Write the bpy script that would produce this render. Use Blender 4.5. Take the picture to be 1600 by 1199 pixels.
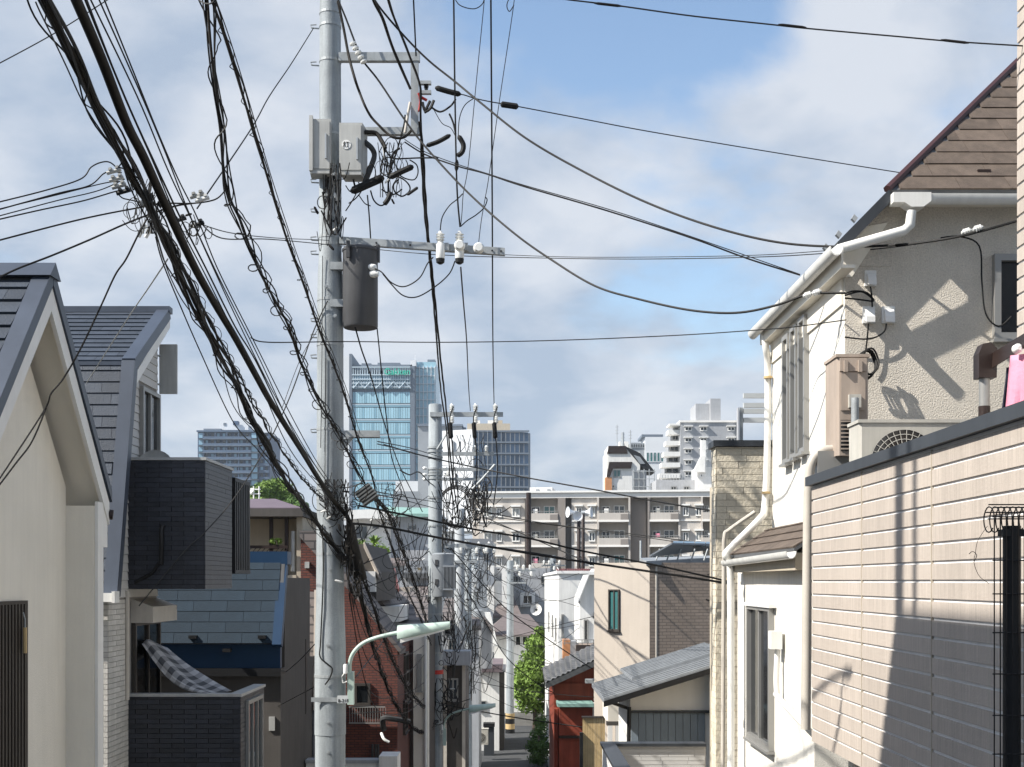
import bpy, math, random
from mathutils import Vector, Matrix
import numpy as np
random.seed(7)
V = Vector
for o in list(bpy.data.objects): bpy.data.objects.remove(o)
scene = bpy.context.scene
C = scene.collection
# ---------------------------------------------------------------- camera
F, HOR = 2000.0, 908.0            # focal length and horizon row, in pixels of the 1600 wide photograph
cam_d = bpy.data.cameras.new('camera'); cam = bpy.data.objects.new('camera', cam_d); C.objects.link(cam)
cam.location = (0, 0, 0); cam.rotation_euler = (math.radians(90), 0, 0)
cam_d.sensor_width = 36; cam_d.lens = 36*F/1600; cam_d.shift_y = (HOR-599.5)/1600
cam_d.clip_start = .1; cam_d.clip_end = 8000
scene.camera = cam
scene.render.resolution_x, scene.render.resolution_y = 1024, 767
# ---------------------------------------------------------------- light
SUN_EL, SUN_BACK = math.radians(43), math.radians(20)
S = V((-math.cos(SUN_BACK)*math.cos(SUN_EL), -math.sin(SUN_BACK)*math.cos(SUN_EL), math.sin(SUN_EL)))
sd = bpy.data.lights.new('sun', 'SUN'); sd.energy = 5.0; sd.angle = math.radians(.53); sd.color = (1, .955, .88)
sun = bpy.data.objects.new('sun', sd); C.objects.link(sun); sun.rotation_euler = (-S).to_track_quat('-Z', 'Y').to_euler()
sun.location = S*60
w = bpy.data.worlds.new('World'); scene.world = w; w.use_nodes = True
nt = w.node_tree; nt.nodes.clear(); N = nt.nodes.new; L = nt.links.new
def wmath(op, a, b=None, c=None):
    n = N('ShaderNodeMath'); n.operation = op
    for i, q in enumerate((a, b, c)):
        if q is None: continue
        if isinstance(q, (int, float)): n.inputs[i].default_value = q
        else: L(q, n.inputs[i])
    return n.outputs[0]
sky = N('ShaderNodeTexSky'); sky.sky_type = 'NISHITA'; sky.sun_disc = False
sky.sun_elevation = SUN_EL; sky.sun_rotation = math.atan2(S.x, S.y); sky.air_density = 1.15; sky.dust_density = .9; sky.ozone_density = 1.6
tc = N('ShaderNodeTexCoord'); sp = N('ShaderNodeSeparateXYZ'); L(tc.outputs['Generated'], sp.inputs[0])
zz = wmath('ADD', wmath('MAXIMUM', sp.outputs[2], 0), .30)
cb = N('ShaderNodeCombineXYZ'); L(wmath('DIVIDE', sp.outputs[0], zz), cb.inputs[0]); L(wmath('DIVIDE', sp.outputs[1], zz), cb.inputs[1])
mp = N('ShaderNodeMapping'); mp.inputs['Location'].default_value = (3.1, 1.7, 0)
L(cb.outputs[0], mp.inputs['Vector'])
def wnoise(scale, det, rough, dist=0):
    n = N('ShaderNodeTexNoise'); n.inputs['Scale'].default_value = scale; n.inputs['Detail'].default_value = det
    n.inputs['Roughness'].default_value = rough; n.inputs['Distortion'].default_value = dist
    L(mp.outputs[0], n.inputs['Vector']); return n.outputs['Fac']
n1 = wnoise(1.9, 9, .55, .3); n2 = wnoise(5.5, 9, .60, .25); n3 = wnoise(3.4, 6, .55, .2)
def bump_dir(x, y, width):        # a cloud bank (+) or a clear patch (-) in one direction of the sky
    d = V(((x-800)/F, 1, (HOR-y)/F)).normalized()
    vm = N('ShaderNodeVectorMath'); vm.operation = 'DISTANCE'; L(tc.outputs['Generated'], vm.inputs[0]); vm.inputs[1].default_value = d
    mr = N('ShaderNodeMapRange'); mr.interpolation_type = 'SMOOTHSTEP'; mr.inputs['From Min'].default_value = 0; mr.inputs['From Max'].default_value = width
    mr.inputs['To Min'].default_value = 1; mr.inputs['To Max'].default_value = 0; L(vm.outputs['Value'], mr.inputs['Value']); return mr.outputs[0]
cov = wmath('ADD', wmath('MULTIPLY', n1, .72), wmath('MULTIPLY', n2, .30))
for (x, y, wd, a) in ((880, 60, .17, -.20), (1100, 20, .14, -.14), (1110, 420, .20, -.25), (1240, 170, .17, .20), (1040, 230, .13, .12), (900, 300, .12, .12), (1480, 90, .18, .14), (1420, 230, .10, -.05), (120, 200, .42, .18), (290, 230, .16, .10), (740, 330, .16, .10), (560, 60, .10, -.06), (900, 600, .30, .15), (1250, 640, .25, .20), (450, 420, .22, .10)):
    cov = wmath('ADD', cov, wmath('MULTIPLY', bump_dir(x, y, wd), a))
lowc = N('ShaderNodeMapRange'); lowc.inputs['From Min'].default_value = .0; lowc.inputs['From Max'].default_value = .17; lowc.inputs['To Min'].default_value = .30; lowc.inputs['To Max'].default_value = 0; L(sp.outputs[2], lowc.inputs['Value'])
cov = wmath('ADD', cov, lowc.outputs[0])      # the sky whitens towards the horizon
ramp = N('ShaderNodeMapRange'); ramp.interpolation_type = 'SMOOTHSTEP'; ramp.inputs['From Min'].default_value = .41; ramp.inputs['From Max'].default_value = .61
L(cov, ramp.inputs['Value'])
cc = N('ShaderNodeMix'); cc.data_type = 'RGBA'; cc.inputs['A'].default_value = (2.2, 2.65, 3.35, 1); cc.inputs['B'].default_value = (3.75, 3.95, 4.3, 1)
tone = N('ShaderNodeMapRange'); tone.inputs['From Min'].default_value = .38; tone.inputs['From Max'].default_value = .62; L(n3, tone.inputs['Value'])
L(tone.outputs[0], cc.inputs['Factor'])
mx = N('ShaderNodeMix'); mx.data_type = 'RGBA'
L(wmath('MULTIPLY', ramp.outputs[0], .93), mx.inputs['Factor']); L(sky.outputs[0], mx.inputs['A']); L(cc.outputs['Result'], mx.inputs['B'])
bg = N('ShaderNodeBackground'); bg.inputs['Strength'].default_value = .122; L(mx.outputs['Result'], bg.inputs['Color'])
wo = N('ShaderNodeOutputWorld'); L(bg.outputs[0], wo.inputs[0])
vs = scene.view_settings; vs.view_transform = 'Standard'; vs.look = 'None'; vs.gamma = 1; vs.exposure = .70; vs.use_curve_mapping = False
# ---------------------------------------------------------------- helpers
def P(x, y, Y): return V(((x-800)/F*Y, Y, (HOR-y)/F*Y))
def PX(x, y, X):
    Y = X*F/(x-800); return P(x, y, Y)
def lin(r, g, b):
    f = lambda c: (c/255/12.92 if c/255 <= .04045 else ((c/255+.055)/1.055)**2.4)
    return (f(r), f(g), f(b))
M = {}
def mat(name, col, rough=.75, var=.14, scale=2.5, bump=0, bscale=60, rand=0, metal=0, streak=0, spec=.35, grain=0, vs=0):
    m = bpy.data.materials.new(name); m.use_nodes = True; t = m.node_tree; b = t.nodes['Principled BSDF']
    b.inputs['Roughness'].default_value = rough; b.inputs['Metallic'].default_value = metal; b.inputs['Specular IOR Level'].default_value = spec
    tc = t.nodes.new('ShaderNodeTexCoord'); co = tc.outputs['Object']
    def noise(sc, det=5, vec=co, ro=.6):
        n = t.nodes.new('ShaderNodeTexNoise'); n.inputs['Scale'].default_value = sc; n.inputs['Detail'].default_value = det; n.inputs['Roughness'].default_value = ro
        t.links.new(vec, n.inputs['Vector']); return n.outputs['Fac']
    def mul(colsock, fac, lo, hi):
        mr = t.nodes.new('ShaderNodeMapRange'); mr.inputs['To Min'].default_value = lo; mr.inputs['To Max'].default_value = hi
        mr.inputs['From Min'].default_value = .3; mr.inputs['From Max'].default_value = .7; mr.clamp = True
        t.links.new(fac, mr.inputs['Value'])
        x = t.nodes.new('ShaderNodeVectorMath'); x.operation = 'SCALE'; t.links.new(colsock, x.inputs[0]); t.links.new(mr.outputs[0], x.inputs['Scale']); return x.outputs[0]
    rgb = t.nodes.new('ShaderNodeRGB'); rgb.outputs[0].default_value = (*col, 1); c = rgb.outputs[0]
    if var: c = mul(c, noise(scale), 1-var, 1+var)
    if grain: c = mul(c, noise(bscale, 3), 1-grain, 1+grain)
    if streak:
        mpn = t.nodes.new('ShaderNodeMapping'); mpn.inputs['Scale'].default_value = (7, 7, .45); gp = t.nodes.new('ShaderNodeNewGeometry'); t.links.new(gp.outputs['Position'], mpn.inputs['Vector'])
        c = mul(c, noise(1.3, 5, mpn.outputs[0], .65), 1-streak, 1+streak*.35)
    if vs:
        oi = t.nodes.new('ShaderNodeObjectInfo'); ad = t.nodes.new('ShaderNodeVectorMath'); ad.operation = 'ADD'; t.links.new(co, ad.inputs[0])
        cx = t.nodes.new('ShaderNodeCombineXYZ'); mm = t.nodes.new('ShaderNodeMath'); mm.operation = 'MULTIPLY'; mm.inputs[1].default_value = 40; t.links.new(oi.outputs['Random'], mm.inputs[0]); t.links.new(mm.outputs[0], cx.inputs[0]); t.links.new(cx.outputs[0], ad.inputs[1])
        mpn = t.nodes.new('ShaderNodeMapping'); mpn.inputs['Scale'].default_value = (42, 2.0, 1); t.links.new(ad.outputs[0], mpn.inputs['Vector'])
        c = mul(c, noise(1, 3, mpn.outputs[0], .7), 1-vs, 1+vs)
    if rand:
        oi = t.nodes.new('ShaderNodeObjectInfo'); mr = t.nodes.new('ShaderNodeMapRange'); mr.inputs['To Min'].default_value = 1-rand; mr.inputs['To Max'].default_value = 1+rand
        t.links.new(oi.outputs['Random'], mr.inputs['Value'])
        x = t.nodes.new('ShaderNodeVectorMath'); x.operation = 'SCALE'; t.links.new(c, x.inputs[0]); t.links.new(mr.outputs[0], x.inputs['Scale']); c = x.outputs[0]
    t.links.new(c, b.inputs['Base Color'])
    if bump:
        bn = t.nodes.new('ShaderNodeBump'); bn.inputs['Strength'].default_value = bump; bn.inputs['Distance'].default_value = .02
        t.links.new(noise(bscale, 4), bn.inputs['Height']); t.links.new(bn.outputs[0], b.inputs['Normal'])
    M[name] = m; return m
class MB:
    def __init__(s): s.v = []; s.f = []
    def poly(s, pts):
        n = len(s.v); s.v += [tuple(p) for p in pts]; s.f.append(tuple(range(n, n+len(pts)))); return s
    def obox(s, o, a, b, c):
        o, a, b, c = V(o), V(a), V(b), V(c); n = len(s.v)
        s.v += [tuple(o+i*a+j*b+k*c) for k in (0, 1) for j in (0, 1) for i in (0, 1)]
        fs = [(0, 2, 3, 1), (4, 5, 7, 6), (0, 1, 5, 4), (2, 6, 7, 3), (0, 4, 6, 2), (1, 3, 7, 5)]
        if a.cross(b).dot(c) < 0: fs = [tuple(reversed(q)) for q in fs]
        s.f += [tuple(n+i for i in q) for q in fs]; return s
    def box(s, a, b): return s.obox(a, (b[0]-a[0], 0, 0), (0, b[1]-a[1], 0), (0, 0, b[2]-a[2]))
    def prism(s, pts, vec):
        n = len(s.v); k = len(pts); vec = V(vec); s.v += [tuple(p) for p in pts]+[tuple(V(p)+vec) for p in pts]
        nrm = V((0, 0, 0))
        for i in range(k):
            nrm += V(pts[i]).cross(V(pts[(i+1) % k]))
        fl = nrm.dot(vec) > 0
        fs = [tuple(range(k)), tuple(range(2*k-1, k-1, -1))]+[(i, i+k, (i+1) % k+k, (i+1) % k) for i in range(k)]
        if fl: fs = [tuple(reversed(q)) for q in fs]
        s.f += [tuple(n+i for i in q) for q in fs]; return s
    def tube(s, pts, r, n=6, cap=True):
        pts = [V(p) for p in pts]; k = len(pts); base = len(s.v)
        rs = r if isinstance(r, (list, tuple)) else [r]*k
        t = (pts[1]-pts[0]).normalized(); a = t.orthogonal().normalized()
        for i in range(k):
            t = (pts[min(i+1, k-1)]-pts[max(i-1, 0)])
            t = t.normalized() if t.length > 1e-9 else V((0, 0, 1))
            a = (a-t*a.dot(t)); a = a.normalized() if a.length > 1e-6 else t.orthogonal().normalized(); b = t.cross(a)
            for j in range(n):
                q = 2*math.pi*j/n; s.v.append(tuple(pts[i]+(a*math.cos(q)+b*math.sin(q))*rs[i]))
        for i in range(k-1):
            for j in range(n):
                s.f.append((base+i*n+j, base+i*n+(j+1) % n, base+(i+1)*n+(j+1) % n, base+(i+1)*n+j))
        if cap:
            s.f.append(tuple(base+j for j in reversed(range(n)))); s.f.append(tuple(base+(k-1)*n+j for j in range(n)))
        return s
    def lathe(s, o, axis, prof, n=16):   # prof: list of (distance along axis, radius)
        o, axis = V(o), V(axis).normalized(); a = axis.orthogonal().normalized(); b = axis.cross(a); base = len(s.v); k = len(prof)
        for (h, r) in prof:
            for j in range(n):
                q = 2*math.pi*j/n; s.v.append(tuple(o+axis*h+(a*math.cos(q)+b*math.sin(q))*r))
        for i in range(k-1):
            for j in range(n):
                s.f.append((base+i*n+j, base+i*n+(j+1) % n, base+(i+1)*n+(j+1) % n, base+(i+1)*n+j))
        s.f.append(tuple(base+j for j in reversed(range(n)))); s.f.append(tuple(base+(k-1)*n+j for j in range(n)))
        return s
    def mesh(s, name, m, smooth=False):
        me = bpy.data.meshes.new(name); me.from_pydata(s.v, [], s.f); me.update()
        if m: me.materials.append(M[m] if isinstance(m, str) else m)
        if smooth:
            me.polygons.foreach_set('use_smooth', [True]*len(me.polygons))
            try: me.set_sharp_from_angle(angle=math.radians(40))
            except Exception: pass
        return me
    def build(s, name, m, parent=None, smooth=False):
        return link(name, s.mesh(name, m, smooth), parent)
W = {}
def link(name, data, parent=None, mw=None):
    o = bpy.data.objects.new(name, data); C.objects.link(o); mw = mw or Matrix()
    W[o.name] = mw
    if parent: o.parent = parent; o.matrix_parent_inverse = W[parent.name].inverted()
    o.matrix_basis = mw
    return o
def tag(o, label, cat, group=None, kind=None):
    if label: o['label'] = label
    if cat: o['category'] = cat
    if group: o['group'] = group
    if kind: o['kind'] = kind
    return o
def thing(name, label, cat, loc=(0, 0, 0), group=None):
    return tag(link(name, None, None, Matrix.Translation(V(loc))), label, cat, group)
def struct(name, mb, m):
    o = mb.build(name, m); o['kind'] = 'structure'; return o
def part(name, m, parent, *boxes):
    mb = MB()
    for a, b in boxes: mb.box(a, b)
    return mb.build(name, m, parent)
UP = V((0, 0, 1))
LIM = {}
def courses(parent, name, m, o, u, v, width, height, ch, pl, gap=.006, depth=.015, stag=.5, wedge=0, urange=None, skip=(), jit=.002, vgap=None, rnd=0):
    """pieces laid in rows on a plane: o lower-left corner, u along, v up, outward normal u x v"""
    o, u, v = V(o), V(u).normalized(), V(v).normalized(); n = u.cross(v).normalized()
    rows = int(math.ceil(height/ch-1e-6)); cache = {}; specs = []
    vgap = gap if vgap is None else vgap
    for r in range(rows):
        v0 = r*ch; h = min(ch, height-v0)
        if h < ch*.25: continue
        ua, ub = urange(v0+h/2) if urange else (0, width)
        x = ua-(pl*((r*stag) % 1.0)) - (random.random()*rnd*pl if rnd else 0)
        while x < ub-1e-6:
            L_ = pl*(1+(random.uniform(-rnd, rnd) if rnd else 0)); a, b = max(x, ua), min(x+L_, ub); x += L_
            if b-a < .03: continue
            segs = [(a, b)]
            for (su0, su1, sv0, sv1) in skip:
                if v0+h*.5 > sv0 and v0+h*.5 < sv1:
                    ns = []
                    for (p, q) in segs:
                        if q <= su0 or p >= su1: ns.append((p, q)); continue
                        if su0-p > .03: ns.append((p, su0))
                        if q-su1 > .03: ns.append((su1, q))
                    segs = ns
            for (p, q) in segs: specs.append((p, v0, q-p-gap, h-vgap))
    rows_out = []
    for (p, v0, l, h) in specs:
        if l < .02: continue
        c = o+u*p+v*v0; rows_out.append((l*h/max(c.length, 1)**2, p, v0, l, h))
    rows_out.sort(key=lambda q: -q[0])
    key = (parent.name, name); used = LIM.get(key, 0)
    room = max(0, 298-used); rest = MB()
    R3 = Matrix((u, v, n)).transposed().to_4x4()
    for i, (_, p, v0, l, h) in enumerate(rows_out):
        c = o+u*p+v*v0+n*random.uniform(0, jit)
        if i < room:
            k = (round(l, 3), round(h, 3))
            if k not in cache:
                mb = MB(); t0, t1 = (depth+wedge, depth) if wedge else (depth, depth)
                mb.v = [(0, 0, 0), (l, 0, 0), (l, h, 0), (0, h, 0), (0, 0, t0), (l, 0, t0), (l, h, t1), (0, h, t1)]
                mb.f = [(4, 5, 6, 7), (0, 4, 7, 3), (1, 2, 6, 5), (0, 1, 5, 4), (3, 7, 6, 2)]
                cache[k] = mb.mesh(name, m)
            link(name, cache[k], parent, Matrix.Translation(c) @ R3); used += 1
        else:
            t0, t1 = (depth+wedge, depth)
            q = [c, c+u*l, c+u*l+v*h, c+v*h]; q2 = [q[0]+n*t0, q[1]+n*t0, q[2]+n*t1, q[3]+n*t1]; b0 = len(rest.v)
            rest.v += [tuple(z) for z in q+q2]; rest.f += [tuple(b0+z for z in f) for f in ((4, 5, 6, 7), (0, 4, 7, 3), (1, 2, 6, 5), (0, 1, 5, 4), (3, 7, 6, 2))]
    LIM[key] = used
    if rest.v:
        ob = rest.build(name, m, parent); ob['kind'] = 'stuff'
def window(parent, o, u, w_, h, fm='alum', pm='glass', panes=2, fr=.045, out=.05, v=UP, sill=True, inner='', rails=0):
    """o lower-left corner on the wall, u along the wall (outward normal u x v)"""
    o, u, v = V(o), V(u).normalized(), V(v).normalized(); n = u.cross(v)
    f = MB(); o2 = o-n*.02; d = n*(out+.02)
    f.obox(o2, u*w_, v*fr, d).obox(o2+v*(h-fr), u*w_, v*fr, d).obox(o2+v*fr, u*fr, v*(h-2*fr), d).obox(o2+v*fr+u*(w_-fr), u*fr, v*(h-2*fr), d)
    for i in range(1, panes): f.obox(o2+v*fr+u*(w_*i/panes-fr*.5), u*fr, v*(h-2*fr), d*.8)
    for i in range(1, rails+1): f.obox(o2+v*(h*i/(rails+1))+u*fr, u*(w_-2*fr), v*fr*.7, d*.75)
    if sill: f.obox(o2-v*.03-u*.02, u*(w_+.04), v*.028, n*(out+.05))
    fo = f.build('window', fm, parent)
    for i in range(panes):
        a = w_*i/panes+(fr if i == 0 else fr*.5); b = w_*(i+1)/panes-(fr if i == panes-1 else fr*.5)
        MB().obox(o+u*a+v*fr-n*.01, u*(b-a), v*(h-2*fr), n*(.022+.006*(i % 2))).build('pane', pm, fo)
    return fo
def crom(pts, n):
    out = []; k = len(pts)
    if k == 2:
        return [tuple(pts[0][j]+(pts[1][j]-pts[0][j])*i/n for j in range(3)) for i in range(n+1)]
    for i in range(k-1):
        p0, p1, p2, p3 = pts[max(i-1, 0)], pts[i], pts[i+1], pts[min(i+2, k-1)]
        for s in range(n):
            t = s/n
            out.append(tuple(.5*(2*p1[j]+(p2[j]-p0[j])*t+(2*p0[j]-5*p1[j]+4*p2[j]-p3[j])*t*t+(-p0[j]+3*p1[j]-3*p2[j]+p3[j])*t**3) for j in range(3)))
    out.append(tuple(pts[-1])); return out
def path(pts, n=8):
    """smooth line through picture-plane bearings with given distances (x, y, Y)"""
    return [P(x, y, 1/max(q, 1e-4)) for (x, y, q) in crom([(x, y, 1/Y) for (x, y, Y) in pts], n)]
def foliage(name, m, parent, blobs, n, size, seed=1, shell=.55):
    """many leaf-sized faces spread through clumps; blobs = [(centre, (rx, ry, rz))]"""
    rg = np.random.default_rng(seed); vol = np.array([b[1][0]*b[1][1]*b[1][2] for b in blobs])**.67; vol /= vol.sum()
    vs, fs = [], []
    for (c, rad), fr in zip(blobs, vol):
        k = int(n*fr)
        d = rg.normal(size=(k, 3)); d /= np.linalg.norm(d, axis=1)[:, None]
        r = shell+(1-shell)*rg.random(k)**.7; r *= 1+.12*rg.normal(size=k)
        p = np.array(c)+d*r[:, None]*np.array(rad)
        nr = d+.8*rg.normal(size=(k, 3)); nr /= np.linalg.norm(nr, axis=1)[:, None]
        t = np.cross(nr, rg.normal(size=(k, 3))); t /= np.linalg.norm(t, axis=1)[:, None]; b = np.cross(nr, t)
        s = size*(.6+.8*rg.random(k))[:, None]
        q = np.stack([p-t*s, p+b*s*.45+nr*s*.12, p+t*s, p-b*s*.45+nr*s*.12], 1).reshape(-1, 3); o = len(vs)
        vs.extend(map(tuple, q)); fs.extend((o+4*i, o+4*i+1, o+4*i+2, o+4*i+3) for i in range(k))
    mb = MB(); mb.v = vs; mb.f = fs
    return mb.build(name, m, parent)
# ---------------------------------------------------------------- materials
mat('cream', (.82, .775, .68), .8, .06, .8, .25, 90, streak=.06)
mat('cream_soffit', (.78, .735, .645), .8, .05, 1, .1, 60)
mat('white_paint', (.78, .77, .74), .55, .05, 2, streak=.06)
mat('white_wall', (.74, .73, .70), .8, .07, 1.0, .2, 60, streak=.14)
mat('stucco', (.69, .63, .54), .9, .10, 1.5, .9, 70, streak=.06, grain=.16)
mat('stucco_white', (.78, .75, .68), .85, .05, 1.5, .5, 80, streak=.10)
mat('slate_blue', (.045, .057, .078), .6, .18, 3, .35, 60, rand=.16, streak=.1)
mat('slate_cap', (.052, .065, .09), .42, .12, 2, spec=.5, streak=.10)
mat('slate_teal', (.018, .034, .052), .8, .16, 3, .3, 60, rand=.12)
mat('blue_cap', (.013, .042, .095), .45, .1, 2)
mat('slate_brown', (.118, .090, .070), .75, .2, 4, .4, 60, rand=.13, streak=.28)
mat('maroon', (.062, .026, .025), .4, .12, 2)
mat('dark_brown', (.028, .017, .014), .45, .12, 3)
mat('slat_brown', (.045, .036, .028), .6, .1, 3, rand=.15)
mat('brick_navy', (.028, .031, .041), .42, .14, 9, .2, 50, rand=.25, spec=.5, streak=.2)
mat('joint_dark', (.012, .012, .014), .9)
mat('brick_white', (.60, .58, .54), .65, .1, 6, .3, 50, rand=.10, streak=.15)
mat('joint_grey', (.26, .25, .24), .9)
mat('siding_grey', (.54, .53, .51), .7, .06, 3, rand=.04)
mat('tile_pink', (.46, .40, .345), .62, .05, 1.2, .15, 60, rand=.06, vs=.15, streak=.10)
mat('tile_joint_lit', (.72, .71, .70), .8)  # joint colour paled to stand in for board edges catching the sun
mat('stone_beige', (.70, .63, .50), .85, .12, 4, .6, 30, rand=.08, streak=.08)
mat('stone_joint', (.46, .41, .33), .9)
mat('coping_dark', (.042, .047, .054), .45, .12, 2, streak=.15)
mat('coping_light', (.42, .42, .41), .45, .1, 2, streak=.15)
mat('alum', (.32, .315, .30), .4, .06, 3, metal=.4)
mat('bronze', (.07, .062, .055), .45, .1, 3, metal=.3)
mat('steel', (.40, .42, .43), .5, .14, 6, metal=.35)
mat('galv', (.36, .38, .385), .5, .16, 9, .1, 60, metal=.25, streak=.15)
mat('concrete', (.38, .40, .41), .85, .09, 2, .35, 80, streak=.22, grain=.06)
mat('pole_paint', (.335, .365, .38), .7, .13, 3, .25, 60, streak=.35, grain=.08)
mat('glass', (.035, .045, .052), .06, .25, 1.2, spec=.9)
mat('glass_dark', (.012, .014, .016), .08, .2, 1.2, spec=.6)
mat('glass_teal', (.05, .15, .15), .12, .2, 1, spec=.8)
mat('curtain', (.45, .45, .42), .8, .15, 5)
mat('black', (.012, .012, .013), .5, .15, 8)
mat('cable', (.012, .0115, .011), .6, .35, 5, spec=.2)
mat('cable_grey', (.06, .06, .06), .65, .2, 9, spec=.15)
mat('cable_brown', (.026, .023, .020), .65, .2, 5, spec=.15)
mat('porcelain', (.72, .72, .69), .25, .05, 4, spec=.6)
mat('trafo', (.075, .075, .078), .55, .12, 3, streak=.2)
mat('box_grey', (.42, .42, .40), .6, .08, 3, streak=.22)
mat('lamp_green', (.46, .57, .51), .45, .1, 3, streak=.1)
mat('ac_tan', (.38, .31, .255), .6, .08, 3, streak=.2)
mat('ac_white', (.48, .46, .41), .6, .08, 3, streak=.2)
mat('pipe_white', (.76, .75, .71), .4, .06, 4, streak=.10)
mat('pipe_beige', (.52, .48, .42), .5, .08, 4, streak=.12)
mat('pink_cloth', (.72, .27, .36), .9, .1, 6, .3, 30)
mat('navy_cloth', (.02, .022, .04), .9, .1, 6)
mat('red_plastic', (.55, .04, .03), .5)
mat('brick_red', (.20, .060, .038), .75, .2, 3, .2, 60, rand=.18)
mat('joint_red', (.10, .045, .035), .9)
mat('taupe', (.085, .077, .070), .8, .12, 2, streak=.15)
mat('beige', (.46, .40, .31), .8, .08, 2, streak=.1)
mat('purple_roof', (.13, .10, .12), .6, .12, 3)
mat('roof_grey', (.25, .265, .28), .5, .1, 3, rand=.05, streak=.15)
mat('roof_dark', (.085, .088, .092), .6, .15, 3, rand=.12)
mat('roof_tile', (.16, .16, .16), .6, .25, 5, .3, 30, rand=.2)
mat('roof_maroon', (.15, .05, .045), .6, .15, 3)
mat('roof_brown', (.15, .125, .12), .7, .15, 2, rand=.12)
mat('red_wall', (.24, .050, .027), .7, .18, 2, .2, 40, streak=.3)
mat('grey_wall', (.36, .37, .385), .8, .08, 2, streak=.15)
mat('bluegrey_siding', (.17, .21, .25), .55, .08, 3, rand=.05)
mat('apt_wall', (.49, .455, .415), .85, .06, .4, streak=.10)
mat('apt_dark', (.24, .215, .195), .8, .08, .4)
mat('apt_band', (.78, .76, .72), .8, .05, .4)
mat('tan_wall', (.47, .415, .355), .85, .06, 1, .2, 40, streak=.06)
mat('brown_tile', (.28, .22, .175), .75, .12, 3, .3, 30, streak=.1)
mat('yellow_wood', (.50, .36, .18), .7, .15, 4, rand=.12)
mat('asphalt', (.055, .057, .060), .9, .2, 1.5, .4, 40, grain=.2)
mat('ground', (.10, .10, .09), .95, .2, .2)
mat('kerb', (.35, .35, .34), .9, .12, 2)
mat('block', (.30, .29, .27), .9, .15, 2, .4, 40, rand=.12)
mat('bark', (.06, .045, .035), .9, .2, 8, .5, 30)
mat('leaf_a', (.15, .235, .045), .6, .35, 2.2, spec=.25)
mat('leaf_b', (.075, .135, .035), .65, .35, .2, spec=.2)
mat('tower_glass', (.25, .44, .54), .25, .12, .05, rand=.10, spec=.5)
mat('tower_glass2', (.35, .57, .67), .25, .12, .05, rand=.10, spec=.5)
mat('tower_frame', (.46, .55, .61), .6, .06, .1)
mat('tower_side', (.15, .18, .22), .6, .06, .1)
mat('tower_white', (.66, .68, .70), .7, .05, .1)
mat('sign_green', (.02, .52, .36), .5, 0)
mat('office_glass', (.07, .12, .19), .15, .3, .15, rand=.35, spec=.7)
mat('office_grey', (.27, .29, .31), .6, .06, .2)
mat('tower_navy', (.045, .075, .135), .5, .1, .1, rand=.25)
mat('tower_rail', (.085, .125, .19), .5, .1, .1)
mat('tower_pane', (.22, .36, .46), .25, .1, .1, rand=.2)
mat('horn', (.70, .72, .74), .4, .05, 4)
mat('orange', (.52, .25, .12), .8, .06, 1)
mat('copper', (.22, .36, .32), .6, .15, 2)
mat('sign_plate', (.55, .57, .57), .5, .05, 3)
# ---------------------------------------------------------------- ground
PROF = [(-400, 6), (-40, .5), (-12, -1.3), (0, -1.7), (15.6, -4.7), (30, -6.9), (45, -8.2), (62, -8.75), (80, -8.85), (130, -9), (300, -9), (900, -6), (3000, -4)]
def gz(y):
    for (a, b), (c, d) in zip(PROF, PROF[1:]):
        if a <= y <= c: return b+(d-b)*(y-a)/(c-a)
    return PROF[-1][1]
ys = [-400, -200, -100, -40]+list(range(-30, 80, 3))+[80, 100, 130, 200, 300, 600, 900, 2000, 3000]
def sheet(x0, x1, dz, y0=-1e9, y1=1e9):
    mb = MB(); yy = [y for y in ys if y0 <= y <= y1]
    for a, b in zip(yy, yy[1:]): mb.poly([(x0, a, gz(a)+dz), (x1, a, gz(a)+dz), (x1, b, gz(b)+dz), (x0, b, gz(b)+dz)])
    return mb
struct('ground', sheet(-3000, 3000, 0), 'ground')
struct('road', sheet(-2.0, 1.7, .02, -30, 80), 'asphalt')
struct('cross_street', MB().poly([(-30, 77.2, gz(78)+.026), (30, 77.2, gz(78)+.026), (30, 81, gz(80)+.026), (-30, 81, gz(80)+.026)]), 'asphalt')
for x0, x1 in ((-2.35, -2.0), (1.7, 2.05)):
    mb = MB()
    for a in range(-30, 75, 3):
        mb.obox((x0, a, gz(a)-.1), (x1-x0, 0, 0), (0, 3, gz(a+3)-gz(a)), (0, 0, .22))
    struct('kerb', mb, 'kerb')
# ================================================================= LEFT SIDE
# ---- white gable house, nearest on the left
xv, xw = -3.96, -4.27; sl = 1.12; yr, zr = 11.0, 2.66
H = thing('gable_house', 'cream rendered house with dark slate gable roof at the left edge', 'house', (-6, 10, -4))
ye = 12.58; zE = zr-sl*(ye-yr)
yn = 6.6; zN = zr-sl*(yr-yn)
mb = MB()
mb.prism([(xw, 7, -5), (xw, 12.25, -5), (xw, 12.25, zr-.36-sl*1.25), (xw, yr, zr-.36), (xw, 7, zr-.36-sl*4)], (-5, 0, 0))
mb.build('wall', 'cream', H)
part('fin_wall', 'cream', H, ((xw, 12.25, -5), (-3.995, 12.40, .72)))
part('corner_trim', 'white_paint', H, ((-3.993, 12.255, -5), (-3.965, 12.42, .76)))
MB().prism([(xv+.004, yr, zr-.12), (xv+.004, ye, zE-.12), (xv+.004, ye, zE-.34), (xv+.004, yr, zr-.34)], (-.035, 0, 0)).build('bargeboard', 'white_paint', H)
MB().prism([(xv+.004, yr, zr-.12), (xv+.004, yr, zr-.34), (xv+.004, yn, zN-.34), (xv+.004, yn, zN-.12)], (-.035, 0, 0)).build('bargeboard', 'white_paint', H)
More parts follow.
